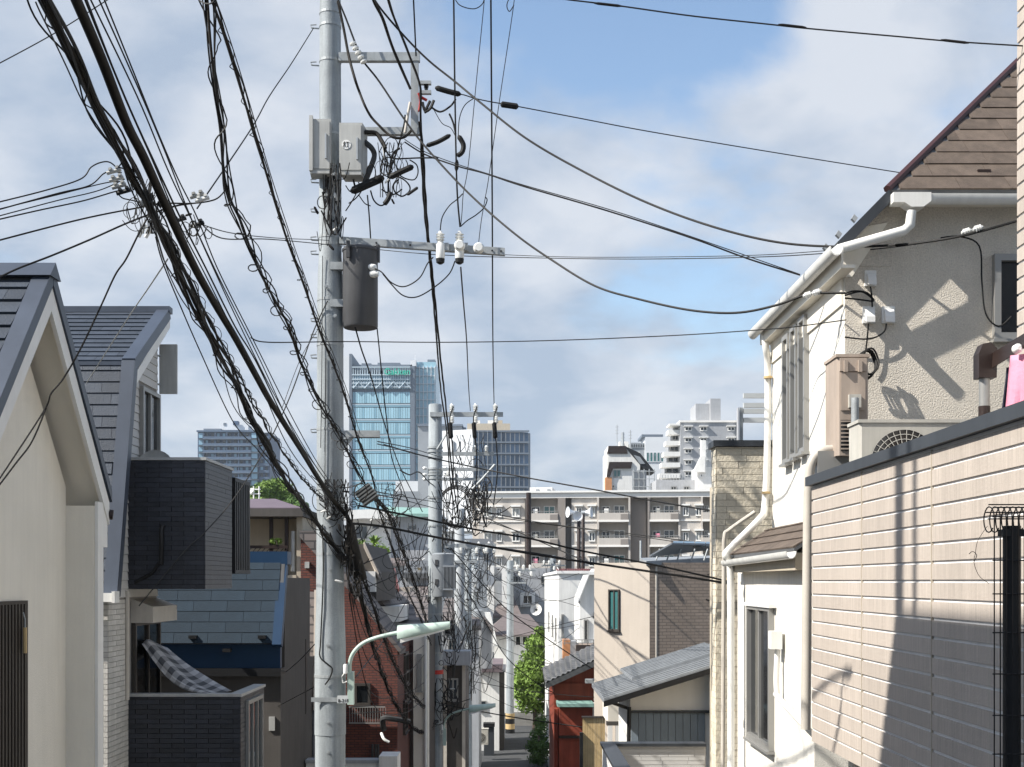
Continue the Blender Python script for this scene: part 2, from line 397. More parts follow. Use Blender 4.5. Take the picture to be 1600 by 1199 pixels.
for (y0, z0, y1, z1) in ((yr, zr, ye, zE), (yr, zr, yn, zN)):
    MB().prism([(xv-.032, y0, z0-.20), (xv-.032, y1, z1-.20), (xv-.032, y1, z1-.235), (xv-.032, y0, z0-.235)], (-.4, 0, 0)).build('soffit', 'cream_soffit', H)
part('eave_box', 'white_paint', H, ((-4.3, ye-.17, zE-.56), (xv-.01, ye-.02, zE-.18)))
rf = MB().prism([(xv-.05, yr, zr-.02), (xv-.05, ye+.03, zE-.03-.03*sl), (xv-.05, ye+.03, zE-.17), (xv-.05, yr, zr-.16), (xv-.05, yn, zN-.16), (xv-.05, yn, zN-.02)], (-6, 0, 0)).build('roof', 'roof_dark', H)
MB().prism([(xv+.02, yr, zr+.035), (xv+.02, yn, zN+.035), (xv+.02, yn, zN-.118), (xv+.02, yr, zr-.118)], (-.15, 0, 0)).build('verge_cap', 'slate_cap', H)
MB().prism([(xv+.022, yr+.002, zr+.035), (xv+.022, ye+.03, zE), (xv+.022, ye+.03, zE-.115), (xv+.022, yr+.002, zr-.118)], (-.12, 0, 0)).build('verge_cap', 'slate_cap', H)
MB().prism([(xv+.04, yr-.13, zr-.06), (xv+.04, yr, zr+.075), (xv+.04, yr+.13, zr-.06)], (-6, 0, 0)).build('ridge_cap', 'slate_cap', H)
dn = V((0, -1, -sl)).normalized()
slope_len = (V((0, yr, zr))-V((0, 8.4, zr-sl*(yr-8.4)))).length
courses(rf, 'slate', 'slate_blue', V((-7.2, 8.4, zr-sl*(yr-8.4)-.02)), (1, 0, 0), -dn, 3.10, slope_len-.1, .175, .42, .004, .008, .5, wedge=.022)
MB().tube([(-4.1, ye-.01, zE-.22), (-3.93, ye+.03, zE-.24)], .05, 10).build('gutter_end', 'dark_brown', H)
wf = MB().box((xw-.02, 9.4, -1.62), (xw+.03, 9.43, -.2)).box((xw-.02, 11.13, -1.62), (xw+.05, 11.16, -.2)).box((xw-.02, 9.4, -.20), (xw+.05, 11.16, -.17)).box((xw-.02, 9.4, -1.65), (xw+.05, 11.16, -1.62)).build('window', 'slat_brown', H)
part('pane', 'glass_dark', wf, ((xw-.01, 9.43, -1.62), (xw+.008, 11.13, -.2)))
for i in range(24): part('slat', 'slat_brown', wf, ((xw+.015, 9.47+i*.07, -1.62), (xw+.055, 9.505+i*.07, -.2)))
T = thing('thermometer', 'slim yellowed thermometer tube hanging on the brown slat window', 'thermometer', (xw+.06, 11.0, -.7))
MB().tube([(xw+.085, 11.0, -.62), (xw+.085, 11.0, -.40)], .018, 8).build('tube', 'yellow_wood', T, True)
MB().tube([(xw+.085, 11.0, -.40), (xw+.085, 11.0, -.33), (xw+.07, 11.0, -.27)], .006, 6).build('hook', 'steel', T)
# ---- slate mansard house with two brick balconies
xg, xvg = -4.72, -4.60
yA, zA, yB, zB, yC, zC = 17.1, 3.60, 15.54, 2.665, 14.84, -.16
H = thing('mansard_house', 'grey siding house with steep blue-grey slate mansard roof and dark brick balconies', 'house', (-7, 15, -5))
wl = MB().prism([(xg, 14.93, -6), (xg, 17.0, -6), (xg, 17.0, zA-.25), (xg, yB+.05, zB-.18), (xg, 14.98, zC+.1), (xg, 14.93, zC-.15)], (-5, 0, 0)).build('wall', 'joint_grey', H)
rf = MB().prism([(xvg, yA+.04, zA-.02), (xvg, yB, zB-.015), (xvg, yC, zC), (xvg, yC+.08, zC-.02), (xvg, yB+.09, zB-.10), (xvg, yA+.04, zA-.11)], (-6, 0, 0)).build('roof', 'roof_dark', H)
d1 = V((0, yA-yB, zA-zB)); d2 = V((0, yB-yC, zB-zC))
courses(rf, 'slate', 'slate_blue', (-6.55, yC, zC), (1, 0, 0), d2, 1.83, d2.length-.03, .147, .34, .004, .006, .37, wedge=.013)
courses(rf, 'slate', 'slate_blue', (-6.55, yB, zB), (1, 0, 0), d1, 1.83, d1.length-.05, .150, .37, .004, .006, .37, wedge=.014)
part('kink_flashing', 'slate_cap', H, ((-7, yB-.035, zB-.05), (xvg-.11, yB+.03, zB-.004)))
for a, b, q in (((yA, zA), (yB, zB), 0), ((yB, zB), (yC, zC), .002)):
    dd = V((0, b[0]-a[0], b[1]-a[1])).normalized(); nn = V((0, dd.z, -dd.y)); nn = -nn if nn.y > 0 else nn
    p0, p1 = V((xvg+.03+q, *a)), V((xvg+.03+q, *b))
    MB().prism([p0+nn*.04, p1+nn*.04, p1-nn*.10, p0-nn*.10], (-.16, 0, 0)).build('verge_cap', 'slate_cap', H)
part('ridge_cap', 'slate_cap', H, ((-8, yA-.06, zA-.02), (xvg+.04, yA+.10, zA+.06)))
MB().prism([(xvg+.012, yA+.08, zA-.03), (xvg+.012, yB+.1, zB-.11), (xvg+.012, yB+.1, zB-.26), (xvg+.012, yA+.08, zA-.2)], (-.03, 0, 0)).build('bargeboard', 'white_paint', H)
# lap siding on the street side (upper part) and white brick on the front
def sid_rng(v):
    z = v-.2; y_lo = 14.98+(yB-14.98)*min(1, max(0, (z-.1)/(zB-.35)))+.10
    if z > zB-.3: y_lo = yB+.12+(z-zB+.3)/(zA-zB)*(yA-yB)
    return (y_lo-14.93, 2.07)
courses(wl, 'siding_board', 'siding_grey', (xg, 14.93, -.2), (0, 1, 0), UP, 2.07, 3.5, .105, 3, .003, .010, 0, wedge=.009, urange=sid_rng, skip=((1.22, 2.0, 1.72, 2.68),), vgap=.004)
courses(wl, 'brick', 'brick_white', (xg, 14.93, -3.0), (0, 1, 0), UP, .78, 2.78, .062, .30, .006, .012, .5, jit=.003)
courses(wl, 'brick', 'brick_white', (xg-.52, 14.93, -3.0), (1, 0, 0), UP, .532, 2.78, .062, .24, .006, .012, .5, jit=.003)
window(H, (xg+.012, 16.15, 1.5), (0, 1, 0), .80, .96, 'alum', 'glass_dark', 2, .05, .06)
part('gutter', 'pipe_white', H, ((-6, 14.66, -.24), (-4.55, 14.80, -.14)), ((-4.58, 14.64, -.25), (-4.545, 14.82, -.12)))
MB().tube([(-4.69, 15.6, -1.45), (-4.69, 15.6, -.12)], .028, 8).build('downpipe', 'pipe_beige', H, True)
# upper balcony
def balcony(y0, y1, x1, z0, z1, cop, nm, bh=.0595, pl=.30):
    B = part(nm, 'joint_dark', H, ((xg-.05, y0, z0), (x1, y0+.10, z1)), ((x1-.10, y0+.10, z0), (x1, y1, z1)), ((xg, y0+.1, z0), (x1-.1, y1, z0+.12)))
    courses(B, 'brick', 'brick_navy', (xg-.05, y0, z0), (1, 0, 0), UP, x1-xg+.05+.012, z1-z0, bh, pl, .005, .012, .5)
    courses(B, 'brick', 'brick_navy', (x1, y0, z0), (0, 1, 0), UP, y1-y0, z1-z0, bh, 1.6, .004, .012, .3)
    part('coping', cop, B, ((xg-.06, y0-.03, z1), (x1+.03, y0+.13, z1+.035)), ((x1-.13, y0+.13, z1), (x1+.031, y1+.02, z1+.034)))
    return B
BU = balcony(15.7, 17.2, -3.775, -.10, 1.48, 'coping_light', 'upper_balcony', .0595)
BL = balcony(15.72, 17.2, -3.345, -3.0, -1.42, 'coping_light', 'lower_balcony', .0595)
f = MB(); f.obox((-3.345, 16.02, -2.5), (.05, 0, 0), (0, .05, 0), (0, 0, 1.0)).obox((-3.345, 16.92, -2.5), (.05, 0, 0), (0, .05, 0), (0, 0, 1.0)).obox((-3.345, 16.07, -2.5), (.05, 0, 0), (0, .85, 0), (0, 0, .05)).obox((-3.345, 16.07, -1.55), (.05, 0, 0), (0, .85, 0), (0, 0, .05))
f.obox((-3.345, 16.34, -2.45), (.045, 0, 0), (0, .03, 0), (0, 0, .9)).obox((-3.345, 16.63, -2.45), (.045, 0, 0), (0, .03, 0), (0, 0, .9))
fo = f.build('parapet_window', 'alum', BL)
for i in range(3): part('pane', 'glass', fo, ((-3.34, 16.07+i*.285, -2.45), (-3.322, 16.335+i*.285, -1.55)))
T = part('shutter_box', 'pipe_beige', H, ((xg, 15.86, -.52), (xg+.27, 17.0, -.32))); MB().prism([(xg, 15.86, -.32), (xg+.27, 15.86, -.32), (xg, 15.86, -.22)], (0, 1.14, 0)).build('shutter_hood', 'pipe_beige', H)
dr = part('sliding_door', 'bronze', H, ((xg+.012, 15.86, -.56), (xg+.06, 17.0, -.522)), ((xg+.012, 15.86, -1.6), (xg+.06, 15.91, -.56)), ((xg+.012, 16.42, -1.6), (xg+.06, 16.47, -.56)), ((xg+.012, 16.95, -1.6), (xg+.06, 17.0, -.56)))
part('pane', 'glass_dark', dr, ((xg+.012, 15.91, -1.6), (xg+.03, 16.42, -.56))); part('pane', 'glass_dark', dr, ((xg+.012, 16.47, -1.6), (xg+.036, 16.95, -.56)))
MB().tube([(-4.3, 15.685, .20), (-4.29, 15.66, .45), (-4.29, 15.66, .62), (-4.28, 15.685, .68)], .03, 8).tube([(-4.62, 15.68, -.02), (-4.4, 15.67, .1), (-4.3, 15.665, .25)], .02, 6).build('drain_hose', 'black', BU, True)
# dark louvre screen behind the balcony
T = thing('louvre_screen', 'black vertical louvre screen standing behind the upper brick balcony', 'screen', (-3.8, 17.5, .2))
part('frame', 'black', T, ((-3.95, 17.3, 1.35), (-3.74, 18.3, 1.40)), ((-3.95, 17.3, .1), (-3.74, 18.3, .15)))
for i in range(9): part('slat', 'black', T, ((-3.80, 17.32+i*.115, .15), (-3.745, 17.38+i*.115, 1.35)))
for i in range(3): part('slat', 'black', T, ((-3.94+i*.07, 17.31, .15), (-3.90+i*.07, 17.34, 1.35)))
# flat panel + dish
T = thing('panel_antenna', 'flat pale panel antenna on a bracket beside the mansard ridge', 'antenna', (-4.6, 17.1, 2.8))
part('panel', 'box_grey', T, ((-4.71, 17.09, 2.50), (-4.475, 17.13, 3.16)))
MB().tube([(-4.72, 17.02, 2.62), (-4.695, 17.10, 2.62)], .015, 6).tube([(-4.72, 17.02, 3.0), (-4.695, 17.10, 3.0)], .015, 6).build('bracket', 'steel', T)
T = thing('satellite_dish', 'pale round satellite dish peeking over the upper balcony coping', 'dish', (-4.5, 16.2, 1.2))
MB().lathe((-4.50, 16.15, 1.42), (.1, -1, .3), [(0, .02), (.0, .12), (.03, .2), (.05, .23), (.045, .23), (.0, .2)], 24).build('reflector', 'box_grey', T, True)
MB().tube([(-4.5, 16.2, .02), (-4.5, 16.18, 1.42)], .02, 8).build('mast', 'steel', T)
# checked cloth
def chk():
    m = bpy.data.materials.new('checked_cloth'); m.use_nodes = True; t = m.node_tree; b = t.nodes['Principled BSDF']; b.inputs['Roughness'].default_value = .9
    uv = t.nodes.new('ShaderNodeUVMap'); s = t.nodes.new('ShaderNodeSeparateXYZ'); t.links.new(uv.outputs[0], s.inputs[0])
    def sq(i, k):
        a = t.nodes.new('ShaderNodeMath'); a.operation = 'MULTIPLY'; a.inputs[1].default_value = k; t.links.new(s.outputs[i], a.inputs[0])
        q = t.nodes.new('ShaderNodeMath'); q.operation = 'FRACT'; t.links.new(a.outputs[0], q.inputs[0])
        g = t.nodes.new('ShaderNodeMath'); g.operation = 'GREATER_THAN'; g.inputs[1].default_value = .5; t.links.new(q.outputs[0], g.inputs[0]); return g.outputs[0]
    ad = t.nodes.new('ShaderNodeMath'); t.links.new(sq(0, 7), ad.inputs[0]); t.links.new(sq(1, 2.5), ad.inputs[1])
    hf = t.nodes.new('ShaderNodeMath'); hf.operation = 'MULTIPLY'; hf.inputs[1].default_value = .5; t.links.new(ad.outputs[0], hf.inputs[0])
    cr = t.nodes.new('ShaderNodeValToRGB'); cr.color_ramp.elements[0].color = (.42, .42, .43, 1); cr.color_ramp.elements[1].color = (.055, .057, .065, 1)
    t.links.new(hf.outputs[0], cr.inputs[0]); t.links.new(cr.outputs[0], b.inputs['Base Color']); M['checked'] = m
chk()
top = [(222, 1006, 16.0), (232, 1000, 16.3), (262, 1012, 17.2)]
bot = [(322, 1083, 15.8), (340, 1084, 16.2), (362, 1080, 16.9)]
verts = []; nu, nv = 24, 12; uvs = []
for i in range(nu+1):
    s = i/nu
    for j in range(nv+1):
        t = j/nv
        a = [crom(top, nv//2)[j][k] for k in range(3)]; b = [crom(bot, nv//2)[j][k] for k in range(3)]
        x, y, Y = [a[k]+(b[k]-a[k])*s for k in range(3)]
        y += 14*math.sin(math.pi*s)*(1-t)+7*math.sin(math.pi*s)+3*math.sin(t*9+s*3)*(.3+.7*math.sin(math.pi*s)); Y += .05*math.sin(t*11+s*4)
        verts.append(tuple(P(x, y, Y))); uvs.append((s, t))
mb = MB(); mb.v = verts
mb.f = [(i*(nv+1)+j, (i+1)*(nv+1)+j, (i+1)*(nv+1)+j+1, i*(nv+1)+j+1) for i in range(nu) for j in range(nv)]
cl = mb.build('checked_cloth', 'checked', None, True); tag(cl, 'grey and white checked cloth slung from the shutter box over the lower balcony', 'cloth')
ul = cl.data.uv_layers.new()
for lp in cl.data.loops: ul.data[lp.index].uv = uvs[lp.vertex_index]
sol = cl.modifiers.new('thick', 'SOLIDIFY'); sol.thickness = .004
# ---- blue roofed house
H = thing('blue_roof_house', 'dark house with steep blue slate roof below the beige house', 'house', (-5, 20, -5))
y0, z0, y1, z1 = 20.0, .40, 19.50, -.95; xb = -3.54
part('wall', 'taupe', H, ((-8, 19.75, -6.5), (xb-.03, 24.0, -1.36)), ((-8, 20.1, -1.36), (xb-.03, 22.6, .05)))
rf = MB().prism([(xb, y0, z0), (xb, y1, z1), (xb, y1+.12, z1-.02), (xb, y0+.12, z0-.02)], (-5, 0, 0)).build('roof', 'roof_dark', H)
dd = V((0, y0-y1, z0-z1))
courses(rf, 'slate', 'slate_teal', (-6.2, y1, z1), (1, 0, 0), dd, 2.60, dd.length-.1, .172, .52, .006, .005, .5, wedge=.006)
part('roof_top_cap', 'blue_cap', H, ((-8, y0-.05, z0-.14), (xb+.04, y0+.3, z0+.06)))
nn = V((0, -dd.z, dd.y)).normalized(); p0, p1 = V((xb+.03, y0, z0-.142)), V((xb+.03, y1, z1-.03))
MB().prism([p0+nn*.04, p1+nn*.04, p1-nn*.10, p0-nn*.10], (-.14, 0, 0)).build('verge_cap', 'blue_cap', H)
for i, (x, y) in enumerate(((302, 996), (410, 996), (355, 1017))):
    p = P(x, y, 19.52); MB().box(p-V((.06, .06, .02)), p+V((.06, .05, .03))).build('snow_guard', 'black', H)
part('eave_shade_band', 'blue_cap', H, ((-8, y1+.17, -1.34), (xb-.02, y1+.30, z1-.01)))  # dark recessed band added to give the shadowed foot of the roof
part('eave_board', 'black', H, ((-8, y1+.10, -1.46), (xb, y1+.45, -1.342)))
part('meter_box', 'box_grey', H, (P(420, 1142, 19.72), P(430, 1120, 19.76)))
MB().tube([P(452, 1030, 21), P(447, 1060, 20.6), P(432, 1100, 20.2)], .05, 8).tube([P(456, 1040, 21), P(450, 1070, 20.6), P(438, 1098, 20.2)], .02, 8).build('pipe_bundle', 'black', H, True)
part('vent_slot', 'black', H, ((xb-.032, 22.1, -2.3), (xb-.022, 22.25, -1.0)))
# ---- beige house with covered terrace behind it
H = thing('terrace_house', 'beige house with covered roof terrace and low purple-brown hip roof', 'house', (-5, 27, -6))
a, b = P(360, 0, 26).x, P(472, 0, 26).x
part('wall', 'beige', H, ((-9, 26.9, -7), (b-.05, 29, 1.30)), ((b-.12, 26.05, -7), (b, 26.9, 1.30)), ((-9, 26.0, -7), (b-.12, 26.9, .12)))
part('eave_band', 'taupe', H, ((-9, 25.8, 1.302), (b+.05, 29.2, 1.46)))
MB().prism([(-9, 25.85, 1.46), (b+.02, 25.85, 1.46), (b-.8, 27.4, 1.74), (-9, 27.4, 1.74)], (0, 0, .02)).poly([(b+.02, 25.85, 1.48), (b+.02, 29, 1.48), (b-.8, 27.4, 1.76)]).build('roof', 'purple_roof', H)
for x in (424, 448): part('post', 'dark_brown', H, ((P(x-2.6, 0, 26.1).x, 26.05, .12), (P(x+2.6, 0, 26.1).x, 26.13, 1.30)))
MB().tube([P(458, 830, 26.2), P(458, 893, 26.2)], .045, 10).build('drain_pipe', 'pipe_white', H, True)
LT = part('lattice_rail', 'dark_brown', H, ((P(383, 0, 25.95).x, 25.93, .66), (P(450, 0, 25.95).x, 25.97, .72)), ((P(383, 0, 25.95).x, 25.93, .52), (P(450, 0, 25.95).x, 25.97, .56)))
for i in range(9):
    x = P(385+i*7.2, 0, 25.95).x; MB().obox((x, 25.94, .56), (.015, 0, 0), (0, .02, 0), (.09, 0, .10)).build('lath', 'dark_brown', LT)
part('side_panel', 'orange', H, ((P(360, 0, 25.5).x, 25.6, .1), (P(364, 0, 25.5).x, 25.98, 1.2)))
H2 = thing('terrace_plant', 'small green potted plant on the beige terrace rail', 'plant', P(432, 850, 26))
foliage('leaves', 'leaf_a', H2, [(P(432, 846, 26), (.14, .1, .06))], 60, .04, 3)
MB().lathe(P(432, 853, 26)+V((0, 0, -.06)), (0, 0, 1), [(0, .04), (.08, .06)], 10).build('pot', 'dark_brown', H2)
# ================================================================= RIGHT SIDE
# ---- tile-clad house at the right edge: balcony wall along the street, wall behind it
H = thing('tile_house', 'pink-beige tile-clad house with long balcony wall at the right edge', 'house', (5, 8, -3))
xt = 2.5; zb, zt = -1.33, .79
BW = part('balcony_wall', 'tile_joint_lit', H, ((xt+.002, 4.4, zb), (xt+.14, 10.64, zt)), ((xt+.14, 10.50, zb), (3.55, 10.64, zt)), ((xt+.14, 4.4, zb), (3.58, 10.5, zb+.2)))
courses(BW, 'tile_board', 'tile_pink', (xt, 10.64, zb), (0, -1, 0), UP, 6.2, zt-zb+.0, .1115, 1.52, .003, .009, 0, vgap=.019, jit=.001)
courses(BW, 'tile_board', 'tile_pink', (3.2, 10.64, zb), (-1, 0, 0), UP, .70, zt-zb, .1115, 1.6, .003, .009, 0, vgap=.019, jit=.001)
part('coping', 'coping_dark', BW, ((xt-.05, 4.4, zt), (xt+.20, 10.70, zt+.075)), ((xt+.20, 10.47, zt+.002), (3.4, 10.70, zt+.073)))
for y in (9.12, 7.60, 6.08): part('sealant_joint', 'stone_joint', BW, ((xt-.0135, y-.005, zb+.01), (xt, y+.002, zt-.012)))
UW = part('upper_wall', 'tile_joint_lit', H, ((3.602, 4.0, zb), (6, 9.1, 6.2)))
courses(UW, 'tile_board', 'tile_pink', (3.60, 9.1, .7), (0, -1, 0), UP, 1.5, 5.5, .1115, 1.6, .003, .009, 0, vgap=.019, jit=.001)
part('lower_wall', 'stone_joint', H, ((2.78, 4.4, -6), (6, 10.5, zb)))
for y in (10.2, 9.6): MB().tube([(2.72, y, -6), (2.72, y, zb)], .04, 10).build('drain_pipe', 'pipe_white', H, True)
# laundry pole bracket
T = thing('laundry_bracket', 'dark brown laundry pole bracket rising over the balcony coping', 'bracket', (2.9, 8.1, .8))
a = P(1538, 660, 8.0)
MB().tube([a+V((0, 0, -.25)), a+V((0, 0, .04)), a+V((0, 0, .10))], .036, 10).build('foot', 'dark_brown', T, True)
MB().tube([a+V((0, 0, .08)), P(1538, 586, 8.0)], .033, 10).build('post', 'alum', T, True)
p = P(1539, 562, 8.0); mb = MB(); mb.prism([p+V(q) for q in ((-.055, -.05, -.12), (.055, -.05, -.12), (.06, -.05, .06), (.02, -.05, .10), (-.03, -.05, .09), (-.055, -.05, .03))], (0, .1, 0)).build('hinge', 'dark_brown', T)
MB().prism([P(1550, 576, 7.95), P(1552, 552, 7.95), P(1600, 522, 7.4), P(1640, 498, 7.0), P(1640, 520, 7.0), P(1600, 545, 7.4)], (0, .06, 0)).build('arm', 'dark_brown', T)
MB().lathe(P(1588, 546, 7.45), (0, -1, 0), [(0, .028), (.03, .028), (.05, .012)], 12).build('end_cap', 'white_paint', T, True)
# clothes
def cloth(name, label, m, pts_t, pts_b, amp, seed):
    rg = random.Random(seed); nu, nv = 16, 10; mb = MB()
    for i in range(nu+1):
        for j in range(nv+1):
            s, t = i/nu, j/nv
            a = [pts_t[0][k]+(pts_t[1][k]-pts_t[0][k])*s for k in range(3)]; b = [pts_b[0][k]+(pts_b[1][k]-pts_b[0][k])*s for k in range(3)]
            x, y, Y = [a[k]+(b[k]-a[k])*t for k in range(3)]
            mb.v.append(tuple(P(x, y, Y+amp*math.sin(s*17+seed)*(.3+t))))
    mb.f = [(i*(nv+1)+j, (i+1)*(nv+1)+j, (i+1)*(nv+1)+j+1, i*(nv+1)+j+1) for i in range(nu) for j in range(nv)]
    o = mb.build(name, m, None, True); tag(o, label, 'clothing'); q = o.modifiers.new('t', 'SOLIDIFY'); q.thickness = .006; return o
cloth('shirt', 'pink shirt hanging to dry behind the balcony coping', 'pink_cloth', ((1580, 556, 7.55), (1640, 548, 7.2)), ((1570, 665, 7.55), (1640, 665, 7.2)), .02, 2)
cloth('dark_garment', 'navy garment hanging behind the pink shirt', 'navy_cloth', ((1573, 575, 7.85), (1600, 570, 7.7)), ((1562, 665, 7.85), (1600, 668, 7.7)), .02, 5)
# ---- cream stucco house with brown slate hip roof
X0, Y0 = 3.07, 11.8
H = thing('stucco_house', 'cream stucco house with brown slate hip roof and white gutters', 'house', (5, 14, -4))
YF = 15.1; ZG = 3.02
part('wall', 'stucco_white', H, ((X0, Y0+.012, -6), (7, YF, 2.99)), ((X0+.4, Y0+.012, 2.99), (7, YF, 3.5)))
part('front_wall', 'stucco', H, ((X0+.002, Y0, .2), (7, Y0+.012, 2.98)), ((X0+.38, Y0, 2.98), (7, Y0+.012, 3.48)))
part('lower_wall', 'stucco_white', H, ((2.74, 11.6, -6), (X0, 15.55, .22)))
# main roof: front slope (hip) and street slope
hx = 3.413; ey, ez = 11.60, 3.545       # front eave height
ang = V((0, 1, 1.0)).normalized(); Lr = 4.6
e0 = V((hx, ey, ez))
hipdir = V((1, 1, .9))
def hip_rng(v):
    y = v*ang.y; return (y*1.0+.02, 4.5)
rp = MB().poly([e0, e0+V((4.5, 0, 0)), e0+V((4.5, 0, 0))+ang*Lr, e0+V((ang.y*Lr, 0, 0))+ang*Lr]); 
zr_ = lambda d: ez+d
MB().prism([e0, e0+V((4.5, 0, 0)), e0+V((4.5, 3.3, 3.3*1.0)), e0+V((3.3, 3.3, 3.3*1.0))], (0, .03, -.06)).build('roof', 'roof_dark', H)
RS = [o for o in C.objects if o.name.startswith('roof') and o.parent == H][0]
courses(RS, 'slate', 'slate_brown', e0, (1, 0, 0), ang, 4.5, Lr, .235, .52, .004, .006, .43, wedge=.010, urange=hip_rng, jit=.004, rnd=.15)
# street slope, seen edge-on, reaching down to the street gutter
se = V((2.945, 11.60, 3.068))
MB().prism([se, e0, e0+V((3.3, 3.3, 3.3*1.0)), se+V((3.76, 8, 3.77)), se+V((0, 3.9, 0))], (.03, 0, -.05)).build('street_roof', 'roof_dark', H)
MB().prism([se+V((0, -.03, 0)), e0+V((0, -.03, 0)), e0+V((.02, -.03, -.11)), se+V((.05, -.03, -.08))], (0, .14, 0)).build('verge_cap', 'coping_dark', H)
MB().tube([e0+V((-.02, -.02, .0)), e0+V((3.3, 3.3, 3.3*1.0+.02))], .036, 6).build('hip_cap', 'maroon', H, True)
for t in (.12, .38, .70):
    p = se.lerp(e0, t)+V((0, .6, .02)); MB().obox(p, (-.035, 0, .035), (0, .05, 0), (.025, 0, .04)).build('snow_guard', 'steel', H)
p = P(1532, 276, 11.9); MB().box(p-V((.06, .1, .035)), p+V((.06, .1, .035))).build('roof_vent', 'dark_brown', H)
part('fascia', 'dark_brown', H, ((hx+.02, ey+.02, ez-.10), (7.5, ey+.08, ez-.02)))
part('soffit', 'cream_soffit', H, ((hx+.06, ey+.08, ez-.10), (7.5, Y0, ez-.06)))
MB().prism([(X0+.001, Y0-.008, 2.90), (X0+.42, Y0-.008, 2.90), (X0+.42, Y0-.008, 3.50), (3.37, Y0-.008, 3.47), (X0+.001, Y0-.008, 3.17)], (0, .02, 0)).build('gable_wall', 'stucco', H)
MB().prism([V((2.94, Y0-.02, 2.96)), V((2.94+.30, Y0-.02, 3.26)), V((2.94+.52, Y0-.02, 3.30)), V((X0+.06, Y0-.02, 2.80)), V((X0, Y0-.02, 2.80))], (0, .05, 0)).build('gable_board', 'cream', H)
# gutters
def gutter(nm, a, b, wid, dep, m='pipe_white', par=None):
    a, b = V(a), V(b); d = (b-a).normalized(); s = d.cross(UP).normalized(); prof = []
    for i in range(9):
        q = math.pi*i/8; prof.append((-math.cos(q)*wid, -math.sin(q)*dep))
    prof += [(x*.85, y*.85) for x, y in reversed(prof)]
    return MB().prism([a+s*x+UP*y for x, y in prof], b-a).build(nm, m, par or H, True)
gutter('front_gutter', (hx+.08, ey-.04, ez-.06), (7, ey-.04, ez-.075), .062, .085)
a = V((hx+.12, ey-.04, ez-.06)); MB().prism([a+V(q) for q in ((-.11, -.075, .005), (.23, -.075, .005), (.23, -.075, -.075), (.16, -.075, -.125), (.05, -.075, -.125), (-.01, -.075, -.085), (-.11, -.075, -.085))], (0, .15, 0)).build('gutter_outlet', 'pipe_white', H)
gutter('street_gutter', (2.88, 11.35, 2.97), (2.88, 15.3, 2.97), .062, .085)
part('street_fascia', 'cream_soffit', H, ((2.945, 11.45, 2.80), (2.965, 15.2, 2.96)))
part('street_soffit', 'cream_soffit', H, ((2.965, 11.45, 2.80), (X0, 15.2, 2.83)))
part('frieze_board', 'cream_soffit', H, ((X0-.02, 11.85, 2.56), (X0, 15.12, 2.80)))
MB().tube([P(1424, 330, 11.53), P(1422, 352, 11.53), P(1412, 361, 11.53), P(1310, 390, 11.5), P(1302, 398, 11.5)], .045, 10).build('gutter_pipe', 'pipe_white', H, True)
MB().tube(path([(1194, 520, 15.0), (1197, 545, 15.0), (1200, 580, 15.1), (1199, 700, 15.1), (1195, 790, 15.1), (1186, 812, 14.9), (1140, 858, 14.9), (1134, 870, 14.9), (1141, 885, 15.0), (1142, 1000, 15.0), (1142, 1230, 15.0)], 5), .042, 10).build('downpipe', 'pipe_white', H, True)
MB().tube(path([(1180, 800, 15.7), (1140, 828, 15.8), (1132, 840, 15.8), (1131, 900, 15.8), (1129, 1230, 15.8)], 5), .026, 8).build('thin_downpipe', 'pipe_beige', H, True)
for y in (590, 770, 905, 1110):
    x = {590: 1200, 770: 1197}.get(y, 1142); p = P(x, y, 15.05); MB().lathe(p-V((0, 0, .012)), (0, 0, 1), [(0, .05), (.024, .05)], 12).build('pipe_clip', 'yellow_wood', H)
# pent roof over the lower storey
PR = MB().prism([(2.58, 11.7, .30), (X0-.01, 11.7, .62), (X0-.01, 15.2, .62), (2.58, 15.2, .30)], (0, 0, -.035)).build('pent_roof', 'roof_dark', H)
sd_ = V((X0-.01-2.58, 0, .32))
courses(PR, 'slate', 'slate_brown', (2.58, 15.2, .302), (0, -1, 0), sd_, 3.5, sd_.length-.01, .168, .6, .004, .006, .45, wedge=.012)
gutter('pent_gutter', (2.535, 11.62, .27), (2.535, 15.25, .24), .05, .07)
part('pent_soffit', 'beige', H, ((2.60, 11.75, .10), (2.74, 15.2, .26)))
# street windows: three tall narrow ones, and the lower sliding window
for i in range(3):
    window(H, (X0, 14.32-i*.40, 1.30+.02*i), (0, -1, 0), .30, 1.42, 'alum', 'glass', 1, .05, .055)
window(H, (2.74, 14.66, -1.78), (0, -1, 0), 1.30, 1.52, 'alum', 'glass_dark', 2, .06, .06)
MB().box((2.66, 13.25, -.28), (2.74, 14.75, -.245)).build('window_hood', 'white_paint', H)
T = MB().tube(path([(1215, 1015, 12.9), (1213, 1060, 12.9), (1214, 1085, 12.9)], 5), .03, 10); T.build('duct', 'pipe_white', H, True)
p = P(1212, 1000, 12.9); MB().box(p-V((.06, .08, .09)), p+V((.05, .08, .09))).build('duct_cap', 'pipe_white', H)
MB().tube(path([(1212, 1085, 12.9), (1232, 1108, 12.4), (1258, 1135, 11.6)], 5), .028, 10).build('duct', 'pipe_white', H, True)
MB().tube(path([(1312, 703, 11.0), (1285, 705, 10.95), (1270, 720, 10.95), (1264, 750, 10.95), (1262, 850, 10.95), (1259, 1140, 10.95)], 6), .042, 10).build('corrugated_duct', 'pipe_beige', H, True)
